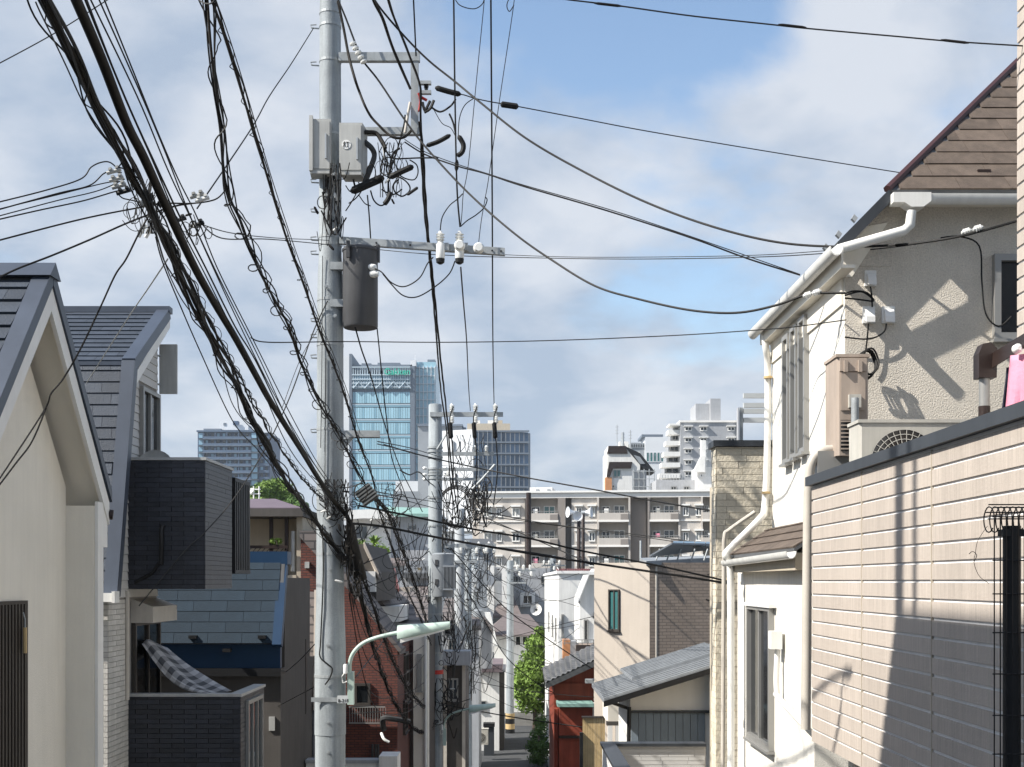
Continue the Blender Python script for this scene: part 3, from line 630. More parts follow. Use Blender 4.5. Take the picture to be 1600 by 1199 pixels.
# front wall fittings
window(H, (P(1550, 0, Y0).x, Y0, P(0, 532, Y0).z), (1, 0, 0), .8, .78, 'alum', 'glass_dark', 1, .06, .07)
for (xa, ya, xb_, yb_) in ((1350, 448, 1368, 424), (1347, 506, 1366, 480), (1377, 506, 1397, 480)):
    a, b = P(xa, ya, Y0), P(xb_, yb_, Y0); q = MB()
    q.prism([(a.x, Y0, a.z), (b.x, Y0, a.z), (b.x, Y0, b.z), (a.x, Y0, b.z)], (0, -.03, 0)); m_ = (a.x+b.x)/2; ww = (b.x-a.x)*.36
    q.prism([(m_-ww, Y0-.03, a.z+.03), (m_-ww, Y0-.09, a.z+.0), (m_-ww, Y0-.09, a.z+.05), (m_-ww, Y0-.05, b.z-.03), (m_-ww, Y0-.03, b.z-.03)], (2*ww, 0, 0))
    q.build('cable_entry_box', 'white_paint', H)
for pts in ([(1360, 448), (1362, 462), (1363, 480)], [(1357, 506), (1355, 530), (1352, 550), (1345, 562)], [(1385, 506), (1382, 518), (1368, 527), (1350, 530), (1320, 527)], [(1320, 462), (1345, 456), (1362, 466), (1364, 472)], [(1320, 466), (1340, 468), (1362, 471)], [(1320, 459), (1335, 455), (1355, 458), (1366, 470)],
            [(1470, 372), (1500, 370), (1530, 385), (1534, 440), (1540, 490), (1560, 510), (1580, 495)]):
    MB().tube(path([(x, y, Y0-.07) for x, y in pts], 5), .008, 5).build('wall_cable', 'cable', H)
q = MB()
for rr, dx in ((.105, 0), (.095, .01), (.11, -.012), (.10, .02)):
    c = P(1353, 570, 11.72)+V((dx, -.05-dx, dx)); q.tube([c+V((math.cos(t)*rr*.75, .02*math.sin(3*t), math.sin(t)*rr*1.15)) for t in [i*2*math.pi/20 for i in range(21)]], .009, 5)
T = tag(q.build('cable_coil', 'cable'), 'coil of spare black cable hanging on the stucco wall', 'cable')
# air conditioners
def ac_unit(name, label, o, w_, d, h, m, fan=True, side=False):
    """o = lower front-left corner, front faces the camera"""
    o = V(o); T = thing(name, label, 'air conditioner', o)
    mb = MB(); b = .02
    mb.prism([o+V(q) for q in ((b, 0, 0), (w_-b, 0, 0), (w_, b, 0), (w_, d, 0), (0, d, 0), (0, b, 0))], (0, 0, h)); mb.build('casing', m, T)
    part('lid', m, T, (o+V((-.012, -.012, h)), o+V((w_+.012, d+.012, h+.025))))
    if fan:
        c = o+V((w_*.40, -.012, h*.47)); r = min(w_*.36, h*.44)
        MB().lathe(c+V((0, .008, 0)), (0, -1, 0), [(0, r), (.004, r)], 40).build('fan_opening', 'glass_dark', T)
        g = MB()
        for k in range(7):
            rr = r*(k+1)/7; g.tube([c+V((math.cos(t)*rr, -.012, math.sin(t)*rr)) for t in [i*2*math.pi/40 for i in range(41)]], .0035, 4)
        for k in range(30):
            t = k*2*math.pi/30; g.tube([c+V((math.cos(t)*r*.14, -.012, math.sin(t)*r*.14)), c+V((math.cos(t+.25)*r, -.012, math.sin(t+.25)*r))], .003, 4)
        g.build('fan_grille', m, T); MB().lathe(c, (0, -1, 0), [(0, r*.14), (.02, r*.12)], 16).build('fan_hub', m, T)
        part('front_panel', m, T, (o+V((w_*.78, -.008, h*.1)), o+V((w_*.97, 0, h*.93))))
    return T
ac_unit('air_conditioner', 'cream air conditioner unit with round fan grille behind the balcony coping', (2.70, 9.95, .63), .86, .30, .60, 'ac_white')
o = P(1308, 712, 10.80); T = ac_unit('air_conditioner', 'tan air conditioner seen from its narrow side by the stucco corner', o, .265, .40, .83, 'ac_tan', False)
part('side_panel', 'ac_tan', T, (o+V((.03, -.012, .38)), o+V((.235, 0, .70))), (o+V((.02, -.02, .71)), o+V((.245, 0, .82))))
part('handle', 'ac_tan', T, (o+V((.05, -.045, .70)), o+V((.08, -.012, .80)))); part('handle', 'ac_tan', T, (o+V((.17, -.045, .70)), o+V((.20, -.012, .80))))
part('valve_cover', 'ac_white', T, (o+V((.09, -.05, .40)), o+V((.19, -.012, .51))))
part('grille', 'glass_dark', T, (o+V((.03, -.008, .04)), o+V((.12, 0, .30))))
for i in range(8): part('slat', 'ac_tan', T, (o+V((.03, -.016, .05+i*.033)), o+V((.12, -.004, .062+i*.033))))
T = thing('steel_post', 'grey steel post clamped in front of the tan air conditioner', 'post', P(1335, 715, 10.62))
MB().tube([P(1336, 735, 10.66), P(1336, 622, 10.66)], .032, 12).build('post', 'galv', T, True)
MB().lathe(P(1336, 690, 10.66), (0, 0, 1), [(0, .05), (.04, .05)], 12).build('clamp', 'galv', T)
T = part('ac_stand', 'alum', H, (P(1278, 742, 10.9), P(1340, 712, 11.3)))
# ---- stone-faced house behind it
H = thing('stone_house', 'beige split-stone faced house with dark coping behind the stucco house', 'house', (4, 18, -5))
xs, ysn = 2.656, 16.6
WL = part('wall', 'stone_joint', H, ((xs, ysn, -7), (6, 16.97, 1.74)))
part('rear_wall', 'beige', H, ((3.4, 16.97, -7), (6, 22, 1.6)))
courses(WL, 'stone', 'stone_beige', (xs, ysn, -2.6), (1, 0, 0), UP, .86, 4.34, .083, .34, .006, .010, .37, jit=.007, rnd=.3)
courses(WL, 'stone', 'stone_beige', (xs, 16.97, -2.6), (0, -1, 0), UP, .37, 4.34, .083, .34, .006, .010, .37, jit=.006, rnd=.3)
part('coping', 'coping_dark', H, ((xs-.05, ysn-.06, 1.742), (6, 17.02, 1.82)))
T = thing('rail_panel', 'aluminium horizontal balcony rails above the stone-faced house', 'railing', (3.1, 17, 1.8))
part('post', 'galv', T, (P(1156, 693, 17), P(1160, 638, 17.05)))
for y in (619, 634, 643, 657):
    part('rail', 'sign_plate', T, (P(1162, y+3, 17), P(1215, y-3.5, 17.05)))
# ---- wire mesh fence with curled top close by on the right
T = thing('mesh_fence', 'black wire mesh fence with curled top and post at the right edge', 'fence', (1.9, 4.9, -2.5))
yf = 5.0; xl = P(1546, 0, yf).x
MB().tube([P(1581, 1300, yf), P(1581, 822, yf)], .034, 12).build('post', 'black', T, True)
part('post_cap', 'black', T, (P(1568, 838, yf-.03), P(1600, 828, yf+.03)))
for i in range(9):
    x = xl+i*.0232
    q = [V((x, yf-.05, -1.3)), V((x, yf-.05, .24))]+[V((x, yf-.05+.055-.055*math.cos(t), .24+.05*math.sin(t))) for t in [k*math.pi/8 for k in range(1, 15)]]
    MB().tube(q, .0027, 5).build('wire', 'black', T)
for z in (.08, -.05, -.20, -.36, -.52, -.67):
    MB().tube([(xl-.005, yf-.046, z), (xl+.35, yf-.046, z)], .0027, 5).build('rail_wire', 'black', T)
for k in range(5):
    MB().tube([(xl, yf+.0+.04*math.cos(k*1.3), .27+.03*math.sin(k*1.3)), (xl+.35, yf+.04*math.cos(k*1.3), .27+.03*math.sin(k*1.3))], .0027, 5).build('rail_wire', 'black', T)
T = thing('dry_vine', 'thin withered vine tendril hanging from the wire mesh fence', 'vine', P(1540, 850, 5))
MB().tube(path([(1543, 822, 5), (1528, 845, 5), (1524, 865, 5), (1522, 880, 5), (1530, 900, 5), (1545, 912, 5)], 6), .0012, 4).tube(path([(1514, 866, 5), (1520, 862, 5), (1526, 868, 5), (1522, 878, 5)], 5), .0015, 4).build('stem', 'bark', T)

# ---- unseen tall house off the left edge, added to shade the tile wall
H = thing('unseen_house', 'unseen tall grey house added off the left edge to shade the tile wall', 'house', (-6, 4, -2))
part('wall', 'grey_wall', H, ((-9, -4, -3), (-4.6, 5.70, 6.65))); part('roof_slab', 'roof_dark', H, ((-9.1, -4.1, 6.65), (-4.55, 5.74, 6.8)))
for y, hh in ((5.62, 11.0), (5.30, 11.0)): MB().tube([(-4.7, y, 6.8), (-4.7, y, hh)], .09 if y > 5.5 else .04, 8).build('roof_mast', 'galv', H)  # masts added and sized to cast upright shadow bands on the tile wall
MB().tube([(-4.7, 5.30, 9.4), (-4.7, 5.62, 10.6)], .02, 6).build('roof_mast_brace', 'galv', H)
# ================================================================= POLES
def ring(mb, c, r, h=.05): mb.lathe(c-V((0, 0, h/2)), (0, 0, 1), [(0, r), (h, r)], 24); return mb
def bolt(mb, p, d, l=.06, r=.012): mb.tube([p, p+V(d)*l], r, 6); mb.lathe(p+V(d)*l*.7, d, [(0, r*1.9), (.018, r*1.9)], 6); return mb
def insulator(par, p, up=(0, 0, 1), s=1.0, m='porcelain'):
    MB().lathe(p, up, [(0, .02*s), (.02*s, .045*s), (.035*s, .03*s), (.05*s, .055*s), (.062*s, .03*s), (.085*s, .058*s), (.097*s, .03*s), (.12*s, .056*s), (.135*s, .03*s), (.16*s, .02*s)], 14).build('insulator', m, par, True)
YP = 15.6; PXc = P(516, 0, YP).x
PO = thing('utility_pole', 'tall grey concrete utility pole with transformer and crossarms, nearest and largest', 'utility pole', (PXc, YP, -4.8))
def zy(y, Y=YP): return (HOR-y)/F*Y
prof = [(-4.9, .190), (zy(1148), .183), (zy(1147.5), .190), (zy(1010), .188), (zy(985), .182), (zy(955), .172), (zy(820), .166), (zy(470), .158), (zy(430), .150), (zy(400), .138), (zy(120), .131), (8.3, .122)]
MB().lathe((PXc, YP, 0), (0, 0, 1), [(h, r) for h, r in prof], 32).build('shaft', 'pole_paint', PO, True)
for y, r in ((22, .134), (42, .135), (97, .136), (212, .138), (262, .14), (372, .142), (384, .143), (470, .163), (540, .165), (672, .167), (780, .169), (866, .171), (1027, .187), (1056, .194), (1093, .194)):
    ring(MB(), V((PXc, YP, zy(y))), r, .035 if y > 900 else .03).build('band', 'galv', PO)
for x, y in ((516, 1008), (516, 1127), (516, 1173), (527, 500), (515, 648), (513, 455), (519, 890)):
    bolt(MB(), V((PXc+(x-516)/F*YP, YP-.16, zy(y))), (.1, -1, 0), .09, .013).build('step_bolt', 'galv', PO)
for y, s in ((103, 1), (45, 1), (275, 1), (286, 1), (332, 1), (376, 1), (398, 1), (503, 1), (528, 1), (676, 1), (560, 1)):
    q = MB(); p = V((PXc-.135, YP, zy(y))); q.tube([p, p+V((-.09, -.02, 0))], .009, 6).tube([p+V((-.09, -.02, 0)), p+V((-.10, -.02, .035)), p+V((-.03, -.02, .04))], .008, 6); q.build('hook_bracket', 'galv', PO)
# top bracket frame
ya = YP-.10
TB = part('bracket_frame', 'galv', PO, ((PXc+.12, ya-.04, zy(102)), (P(656, 0, ya).x, ya+.04, zy(89))), ((P(642, 0, ya).x, ya-.03, zy(212)), (P(654, 0, ya).x, ya+.03, zy(102)-.002)), ((P(568, 0, ya).x, ya-.04, zy(216)), (P(656, 0, ya).x, ya+.04, zy(205))))
MB().tube([P(641, 160, ya-.1), P(638, 175, ya-.1), P(633, 208, ya-.1)], .018, 8).build('conduit', 'pipe_beige', TB, True)
for y in (130, 145): part('rack_arm', 'galv', TB, (P(655, y+1, ya-.03), P(674, y-1, ya+.03)))
insulator(TB, P(666, 141, ya), (0, 0, 1), .55, 'black')
q = MB(); q.tube(path([(654, 146, ya-.06), (658, 152, ya-.06), (667, 157, ya-.06)], 3), .017, 6); q.tube(path([(655, 150, ya-.06), (656, 160, ya-.06), (654, 175, ya-.06)], 3), .010, 6); q.build('red_tag', 'red_plastic', TB)
# main crossarm
a, b = P(530, 374, YP-.14), P(789, 392, YP-.14)
CA = MB().obox(a+V((0, 0, -.05)), b-a, (0, .075, 0), (0, 0, .085)).build('crossarm', 'galv', PO)
for x in (588, 641, 684, 769, 783): p = P(x, 378+(x-560)*.066, YP-.145); MB().lathe(p, (0, -1, 0), [(0, .012), (.006, .012)], 10).build('bolt_hole', 'black', CA)
for x in (688, 718):
    p = P(x, 384, YP-.2)
    insulator(CA, p+V((0, 0, .02)), (0, 0, 1), .95)
    MB().lathe(p+V((0, 0, -.16)), (0, 0, 1), [(0, .05), (.02, .055), (.17, .055), (.19, .04)], 16).build('cutout_body', 'porcelain', CA, True)
    MB().lathe(p+V((0, 0, -.225)), (0, 0, 1), [(0, .02), (.02, .05), (.066, .055)], 12).build('cutout_cap', 'black', CA)
    part('clamp', 'galv', CA, (p+V((.05, -.02, -.06)), p+V((.10, .08, .03))))
for x, y in ((718, 382), (748, 386)):
    MB().lathe(P(x, y, YP-.30), (0, 1, 0), [(0, .02), (.0, .045), (.02, .06), (.05, .068), (.07, .05), (.10, .06), (.12, .05), (.16, .02)], 18).build('insulator', 'porcelain', CA, True)
# small lower bracket and left arm
part('cable_bracket', 'galv', PO, (P(534, 683, YP-.1), P(594, 674, YP-.02)))
MB().prism([P(534, 686, YP-.06), P(552, 684, YP-.06), P(534, 705, YP-.06)], (0, .05, 0)).build('gusset', 'galv', PO)
# warning and number plates
plate = part('number_plate', 'sign_plate', PO, (P(527, 1099, YP-.205), P(544, 1087, YP-.198)))
mt = M['sign_plate']
def text(s, p, size, m, par, name='lettering', ex=.002, bold=.0):
    cu = bpy.data.curves.new(name, 'FONT'); cu.body = s; cu.size = size; cu.extrude = ex; cu.align_x = 'LEFT'; cu.offset = bold
    t = bpy.data.objects.new('tmp', cu); C.objects.link(t); dg = bpy.context.evaluated_depsgraph_get()
    me = bpy.data.meshes.new_from_object(t.evaluated_get(dg)); bpy.data.objects.remove(t)
    me.transform(Matrix.Rotation(math.pi/2, 4, 'X')); me.transform(Matrix.Translation(V(p))); me.materials.clear(); me.materials.append(M[m])
    o = link(name, me, par); o['kind'] = 'stuff'; return o
text('B-218', P(528, 1097.5, YP-.2065), .055, 'black', plate)
part('perforated_band', 'galv', PO, (P(486, 1097, YP-.20), P(527, 1090, YP-.192)))
MB().tube(path([(504, 820, YP-.17), (505, 900, YP-.175), (501, 1000, YP-.185), (500, 1026, YP-.195), (512, 1038, YP-.2), (519, 1045, YP-.21), (516, 1058, YP-.21), (508, 1070, YP-.21)], 5), .009, 6).build('riser_cable', 'cable', PO)
MB().tube(path([(509, 560, YP-.17), (508, 700, YP-.175), (507, 790, YP-.175)], 4), .005, 5).build('riser_cable', 'cable_grey', PO)
MB().tube(path([(504, 400, YP-.16), (503, 560, YP-.172), (501, 700, YP-.175)], 4), .005, 5).build('riser_cable', 'cable_grey', PO)
# grey switch boxes
def box_unit(name, label, x0, y0, x1, y1, Y, d, skew, par=None):
    T = thing(name, label, 'switch box', P((x0+x1)/2, y1, Y))
    a, b = P(x0, y1, Y), P(x1, y0, Y); s = skew
    MB().prism([(a.x, Y, a.z), (b.x, Y, a.z), (b.x+s, Y+d, a.z), (a.x+s, Y+d, a.z)], (0, 0, b.z-a.z)).build('case', 'box_grey', T)
    MB().prism([(a.x+.01, Y-.02, a.z-.03), (b.x-.01, Y-.02, a.z-.03), (b.x-.01, Y-.02, a.z), (a.x+.01, Y-.02, a.z)], (s, d, 0)).build('hood', 'box_grey', T)
    part('door', 'box_grey', T, ((a.x+.015, Y-.012, a.z+.03), (b.x-.015, Y, b.z-.03)))
    part('latch', 'steel', T, ((b.x-.07, Y-.03, a.z+.15), (b.x-.05, Y-.012, b.z-.18)))
    return T, a, b
T, a, b = box_unit('switch_box', 'grey switch box on the left side of the large pole', 484, 186, 517, 268, YP-.30, .22, -.02)
MB().prism([(a.x-.002, YP-.34, a.z), (a.x+.04, YP-.34, a.z), (a.x+.04, YP-.34, b.z+.03), (a.x-.002, YP-.34, b.z+.03)], (0, .05, 0)).build('flange', 'box_grey', T)
T, a, b = box_unit('switch_box', 'grey switch box marked with a lamp character on the right of the large pole', 530, 192, 566, 270, YP-.38, .28, .03)
p = P(541, 226, YP-.395); MB().lathe(p, (0, -1, 0), [(0, .055), (.003, .055)], 24).build('round_label', 'white_paint', T)
q = MB()
def stk(x0, y0, x1, y1, w_=.008):
    A = p+V((x0, -.006, y0)); B = p+V((x1, -.006, y1)); d = (B-A).normalized(); n_ = V((-d.z, 0, d.x))*w_/2
    q.prism([A-n_, B-n_, B+n_, A+n_], (0, -.002, 0))
for s in ((-.035, .02, -.028, .005), (-.012, .025, -.018, .01), (-.022, .035, -.022, .005), (-.022, .005, -.038, -.035), (-.020, .0, -.010, -.03), (-.004, .025, .038, .025), (.018, .025, .018, -.032), (.018, -.032, .008, -.026)): stk(*s)
o = q.build('lettering', 'black', T); o['kind'] = 'stuff'
# transformer
T = thing('pole_transformer', 'dark grey cylindrical transformer hung on the large pole', 'transformer', P(562, 513, YP-.1))
c = P(563, 513, YP-.12); r = .212
MB().lathe(c, (0, 0, 1), [(0, r*.94), (.02, r), (.90, r), (.92, r)], 40).build('tank', 'trafo', T, True)
MB().lathe(c+V((0, 0, .92)), (0, 0, 1), [(0, r*1.04), (.025, r*1.04), (.05, r*.9), (.055, .05)], 40).build('lid', 'trafo', T, True)
for sx in (-.12, .215): part('lid_clamp', 'trafo', T, (c+V((sx-.02, -.235 if sx < 0 else -.04, .80)), c+V((sx+.02, -.19 if sx < 0 else .04, 1.0))))
for (dx, dz, l) in ((.17, .70, .13), (.19, .62, .14)): MB().lathe(c+V((dx-.09, -.16+dx*.2, dz)), (1, -.25, 0), [(0, .04), (l*.6, .045), (l, .03)], 12).build('bushing', 'porcelain', T, True)
for z in (.25, .70): part('hanger', 'galv', T, (c+V((-.36, -.05, z)), c+V((-.20, .05, z+.09))))
# street lamp
def lamp(label, base, k, grp=None):
    T = thing('street_lamp', label, 'street lamp', base, grp); b = V(base)
    part('mount_plate', 'lamp_green', T, (b+V((-.03*k, -.05*k, 0)), b+V((.05*k, .05*k, .42*k))))
    MB().tube(crom([tuple(b+V(q)*k) for q in ((.0, -.02, .35), (.0, -.04, .52), (.05, -.06, .66), (.17, -.08, .78), (.36, -.12, .86), (.66, -.16, .93))], 6), .026*k, 10).build('arm', 'lamp_green', T, True)
    h = b+V((.62, -.16, .92))*k
    q = [(0, -.0, -.09), (.06, 0, -.14), (.62, 0, -.02), (.66, 0, .05), (.62, 0, .075), (.14, 0, .07), (.02, 0, .045)]
    cs = [((.0), .10), (.06, .13), (.2, .14), (.45, .11), (.60, .08), (.66, .04)]
    mb = MB(); n = 14
    for (x, wd) in cs:
        top = .125-.05*(x/.66); bot = -.14+.10*(x/.66); 
        for j in range(n):
            t = 2*math.pi*j/n; y = math.cos(t)*wd; zc = math.sin(t)
            z = (top if zc > 0 else bot*.55)*abs(zc)**.7+.10*(x/.66)-.03; mb.v.append(tuple(h+V((x, y, z))*k))
    for i in range(len(cs)-1):
        for j in range(n): mb.f.append((i*n+j, (i+1)*n+j, (i+1)*n+(j+1) % n, i*n+(j+1) % n))
    mb.f.append(tuple(range(n))); mb.f.append(tuple(reversed(range(len(mb.v)-n, len(mb.v)))))
    mb.build('lamp_head', 'lamp_green', T, True)
    lens = MB(); lens.prism([h+V(q)*k for q in ((.04, -.105, -.075), (.04, .105, -.075), (.59, .075, .075), (.59, -.075, .075))], V((0, 0, -.05))*k).build('lens', 'white_paint', T)
    MB().lathe(b+V((-.05, -.06, .40))*k, (0, 0, 1), [(0, .03*k), (.10*k, .03*k), (.12*k, .02*k)], 10).build('photocell', 'white_paint', T, True)
    MB().tube([tuple(b+V(q)*k) for q in ((-.05, -.06, .42), (-.10, -.07, .36), (-.08, -.08, .28), (-.03, -.07, .30))], .008*k, 5).build('lead_wire', 'white_paint', T)
    return T
lamp('pale green street lamp on a curved arm on the large pole', P(547, 1101, YP-.10), .95)
# ---- second pole
def pole(label, x, top, Y, r, zb, arms=(), bands=(), m='pole_paint', nm='utility_pole', grp=None, cap=True):
    c = P(x, 0, Y); T = thing(nm, label, 'utility pole', (c.x, Y, zb), grp); zt = (HOR-top)/F*Y
    MB().lathe((c.x, Y, 0), (0, 0, 1), [(zb, r*1.22), (zb+(zt-zb)*.5, r*1.1), (zt-.02, r), (zt, r*.9)], 20).build('shaft', m, T, True)
    for y in bands: ring(MB(), V((c.x, Y, (HOR-y)/F*Y)), r*1.16, .05).build('band', 'galv', T)
    for (x0, x1, y, h, ins) in arms:
        A = MB().obox(P(x0, y, Y-r-.05), P(x1, y, Y-r-.05)-P(x0, y, Y-r-.05), (0, .08, 0), (0, 0, h)).build('crossarm', 'galv', T)
        for (ix, s, dirn) in ins: insulator(A, P(ix, y, Y-r-.12)+V((0, 0, h if dirn > 0 else 0)), (0, 0, dirn), s)
    return T
Y2 = 32
T2 = pole('second grey utility pole down the slope with finned transformer', 680, 632, Y2, .165, -7.2,
     arms=((672, 786, 651, .11, ((706, 1.3, 1), (743, 1.3, 1), (774, 1.3, 1), (706, 1.2, -1), (743, 1.2, -1), (775, 1.2, -1))), (690, 772, 712, .09, ((742, 1, 1), (760, 1, 1))), (690, 760, 736, .08, ((700, .9, -1),)), (690, 750, 751, .07, ()), (690, 775, 856, .10, ((720, 1, -1), (745, 1, -1), (760, 1, -1)))),
     bands=(700, 706, 715, 733, 738, 742, 748, 778, 822, 960, 1020, 1078, 1098, 1040))
MB().tube([P(683, 702, Y2-.2), P(704, 668, Y2-.2)], .025, 6).build('arm_brace', 'galv', T2)
MB().tube([P(738, 764, Y2-.2), P(752, 750, Y2-.2), P(773, 726, Y2-.2)], .03, 6).build('arm_brace', 'galv', T2)
for sx in (-1, 1):
    for y in (732, 742, 749): MB().lathe(P(680+sx*13, y, Y2-.1), (sx, 0, 0), [(0, .03), (.06, .05), (.10, .03)], 10).build('spool_insulator', 'porcelain', T2, True)
ring(MB(), V((P(680, 0, Y2).x, Y2, (HOR-1050)/F*Y2)), .205, .10).build('red_band', 'red_plastic', T2)
T = thing('pole_transformer', 'light grey transformer with cooling fins on the second pole', 'transformer', P(692, 933, Y2-.2))
c = P(692, 933, Y2-.28); MB().lathe(c, (0, 0, 1), [(0, .25), (.03, .27), (1.0, .27), (1.03, .28), (1.06, .28), (1.09, .2)], 32).build('tank', 'office_grey', T, True)
fb = part('fin_block', 'office_grey', T, (c+V((.02, -.36, .17)), c+V((.33, -.10, .21))), (c+V((.02, -.36, .74)), c+V((.33, -.10, .78))))
for i in range(9): part('fin', 'office_grey', T, (c+V((.03+i*.034, -.36, .21)), c+V((.042+i*.034, -.10, .74))))
part('fin_back', 'black', T, (c+V((.02, -.20, .21)), c+V((.33, -.1, .74))))
for z in (.30, .78): part('clamp', 'trafo', T, (c+V((-.18, -.27, z)), c+V((-.10, -.22, z+.14))))
lamp('small pale green street lamp on the second pole further down', P(694, 1165, Y2-.2), 1.0)
# ---- further poles
pole('mottled third pole just right of the second pole', 718, 795, 45, .17, -8.3, arms=((700, 745, 880, .09, ()),), bands=(880, 930, 990), m='concrete')
pole('thin fourth pole close behind the mottled pole', 731, 845, 52, .15, -8.6, arms=((715, 775, 858, .10, ((728, 1.2, 1), (748, 1.2, 1), (764, 1.2, 1), (756, 1.2, -1), (772, 1.2, -1))),), bands=(900, 940))
pole('fifth pole with two small tanks in the crowded row', 741, 850, 58, .16, -8.7, bands=(900, 960, 1040))
T = thing('pole_transformer', 'tall dim grey tank on the crowded row of poles', 'transformer', P(744, 925, 57.6)); c = P(746, 926, 57.5)
MB().lathe(c, (0, 0, 1), [(0, .26), (.03, .29), (1.0, .29), (1.05, .2)], 20).build('tank', 'office_grey', T, True); part('bracket', 'galv', T, (c+V((-.35, -.05, .3)), c+V((-.2, .05, .4))))
T = thing('pole_transformer', 'small grey tank low on the crowded row of poles', 'transformer', P(747, 980, 57.6)); c = P(747, 982, 57.5)
MB().lathe(c, (0, 0, 1), [(0, .2), (.03, .24), (.8, .24), (.85, .15)], 20).build('tank', 'office_grey', T, True); part('bracket', 'galv', T, (c+V((-.3, -.05, .3)), c+V((-.2, .05, .4))))
pole('slim bare pole standing alone before the white house and tree', 797, 876, 74, .19, -8.85, arms=((790, 838, 893, .09, ((808, 1.8, 1), (818, 1.8, 1), (828, 1.8, 1), (812, 1.8, -1), (830, 1.8, -1))), (797, 822, 912, .08, ())), bands=(930, 960, 1000))
TG = [o for o in C.objects if o.name.startswith('utility_pole')][-1]
for i in range(4):
    MB().lathe((P(797, 0, 74).x, 74, -8.85+i*.3), (0, 0, 1), [(0, .27), (.30, .27)], 20).build('guard_stripe', 'yellow_wood' if i % 2 else 'black', TG)
pole('grey pole carrying small drum units behind the white gabled houses', 864, 868, 92, .19, -9, arms=((846, 884, 885, .10, ((850, 2, 1), (858, 2, 1), (874, 2, 1), (866, 2, -1))), (850, 880, 905, .10, ((856, 2, -1), (874, 2, -1)))), bands=(930, 950))
TD = [o for o in C.objects if o.name.startswith('utility_pole') and o.name.count('pole')][-1]
for x, y in ((857, 915), (870, 912)): MB().lathe(P(x, y, 91.7), (0, 0, 1), [(0, .25), (.7, .25), (.75, .15)], 14).build('drum', 'office_grey', TD, True)
pole('slender brown steel pole carrying white horn speakers', 904.5, 808, 105, .16, -9, m='dark_brown')
pole('slender brown steel pole just right of the horn speaker pole', 911, 800, 106, .15, -9, m='dark_brown')
pole('brown post among the wires left of the horn speakers', 826, 770, 112, .22, -9, m='dark_brown')
pole('thin dark antenna mast with grey box before the apartment block', 1001, 845, 60, .045, -8, m='galv')
def horn(label, p, d, s):
    d = V(d).normalized(); T = thing('horn_speaker', label, 'loudspeaker', p)
    MB().lathe(p, d, [(0, .10*s), (.12*s, .12*s), (.3*s, .2*s), (.42*s, .34*s), (.45*s, .36*s), (.44*s, .33*s), (.3*s, .16*s), (.28*s, .02)], 24).build('horn', 'horn', T, True)
    MB().lathe(p, -d, [(0, .13*s), (.22*s, .12*s), (.26*s, .05*s)], 16).build('driver', 'office_grey', T, True)
horn('white horn speaker on the brown pole pointing left', P(897, 801, 104.6), (-1, -.35, .05), 1.25)
horn('white horn speaker on the brown pole facing the camera', P(902, 806, 104.3), (.05, -1, -.15), 1.1)
horn('white horn speaker on the brown pole pointing right', P(914, 801, 104.6), (1, -.35, .05), 1.25)
# ================================================================= WIRES
WL_N = 0
def wire(label, pts, r=.009, m='cable', name='overhead_wire', grp=None, n=8, sides=5):
    return tag(MB().tube(path(pts, n), r, sides).build(name, m, None, True), label, 'wire', grp)
def const_x(pts, X): return [(x, y, X*F/(x-800)) for x, y in pts]
def bundle(name, label, pts, cables, hel=None, seed=0, n=8):
    """several cables lashed along one line, with a spiral hanger round them"""
    rg = random.Random(seed); base = path(pts, n); k = len(base)
    T = thing(name, label, 'cable', base[-1])
    ds = [0]
    for a, b in zip(base, base[1:]): ds.append(ds[-1]+(b-a).length)
    fr = []
    for i in range(k):
        t = (base[min(i+1, k-1)]-base[max(i-1, 0)]).normalized(); a = t.cross(V((0, 1, 0))); a = a.normalized() if a.length > 1e-3 else V((1, 0, 0)); a = V((1, 0, 0))-t*t.x; a.normalize(); b = t.cross(a); fr.append((a, b))
    for (r, off, wob, wl, m) in cables:
        ph, ph2, ph3 = rg.random()*6.3, rg.random()*6.3, rg.random()*6.3; pts_ = []
        for i in range(k):
            a, b = fr[i]; s = ds[i]*6.28/wl
            pts_.append(base[i]+a*(off*math.cos(ph)+wob*math.sin(s+ph))+b*(off*math.sin(ph)+wob*math.cos(s*.83+ph2))+UP*wob*.7*math.sin(s*.37+ph3))
        MB().tube(pts_, r, 5).build('cable', m, T, True)
    for (R, pitch, r, sag) in (hel or ()):
        tot = ds[-1]; m_ = int(tot/pitch*14); pts_ = []; j = 0; jr = 1
        for q in range(m_+1):
            s = tot*q/m_
            while j < k-2 and ds[j+1] < s: j += 1
            t = (s-ds[j])/max(ds[j+1]-ds[j], 1e-6); p = base[j].lerp(base[j+1], t); a, b = fr[j]; th = s/pitch*6.2832
            if q % 14 == 0: jr = rg.uniform(.65, 1.3)
            pts_.append(p+a*R*jr*math.cos(th)+b*R*jr*math.sin(th)-UP*sag*(math.cos(th)*.5+.5))
        MB().tube(pts_, r, 4).build('spiral_hanger', 'cable', T)
    return T
cb, cg, cw = 'cable', 'cable_grey', 'cable_brown'
A_ = const_x([(67, 0), (116, 91), (151, 168), (196, 252), (238, 333), (277, 420), (300, 473), (333, 533), (367, 600), (400, 668), (425, 713), (448, 751), (474, 788), (504, 830)], -2.2)+[(522, 853, 15.3), (540, 878, 15.5)]
A_ = [(55, -25, 5.9)]+A_
bundle('cable_bundle', 'thick lashed bundle of black cables at far left running down to the large pole', A_, [(.012, .020, .006, 2.2, cw), (.011, .024, .008, 1.7, cb), (.010, .028, .012, 1.3, cg), (.008, .034, .016, 1.1, cb), (.006, .03, .022, .9, cb), (.006, .035, .022, 1.4, cg), (.005, .05, .02, .8, cb), (.010, .012, .006, 2.5, cw), (.004, .055, .03, 1.9, cg)], [(.042, .6, .004, .04)], 3)
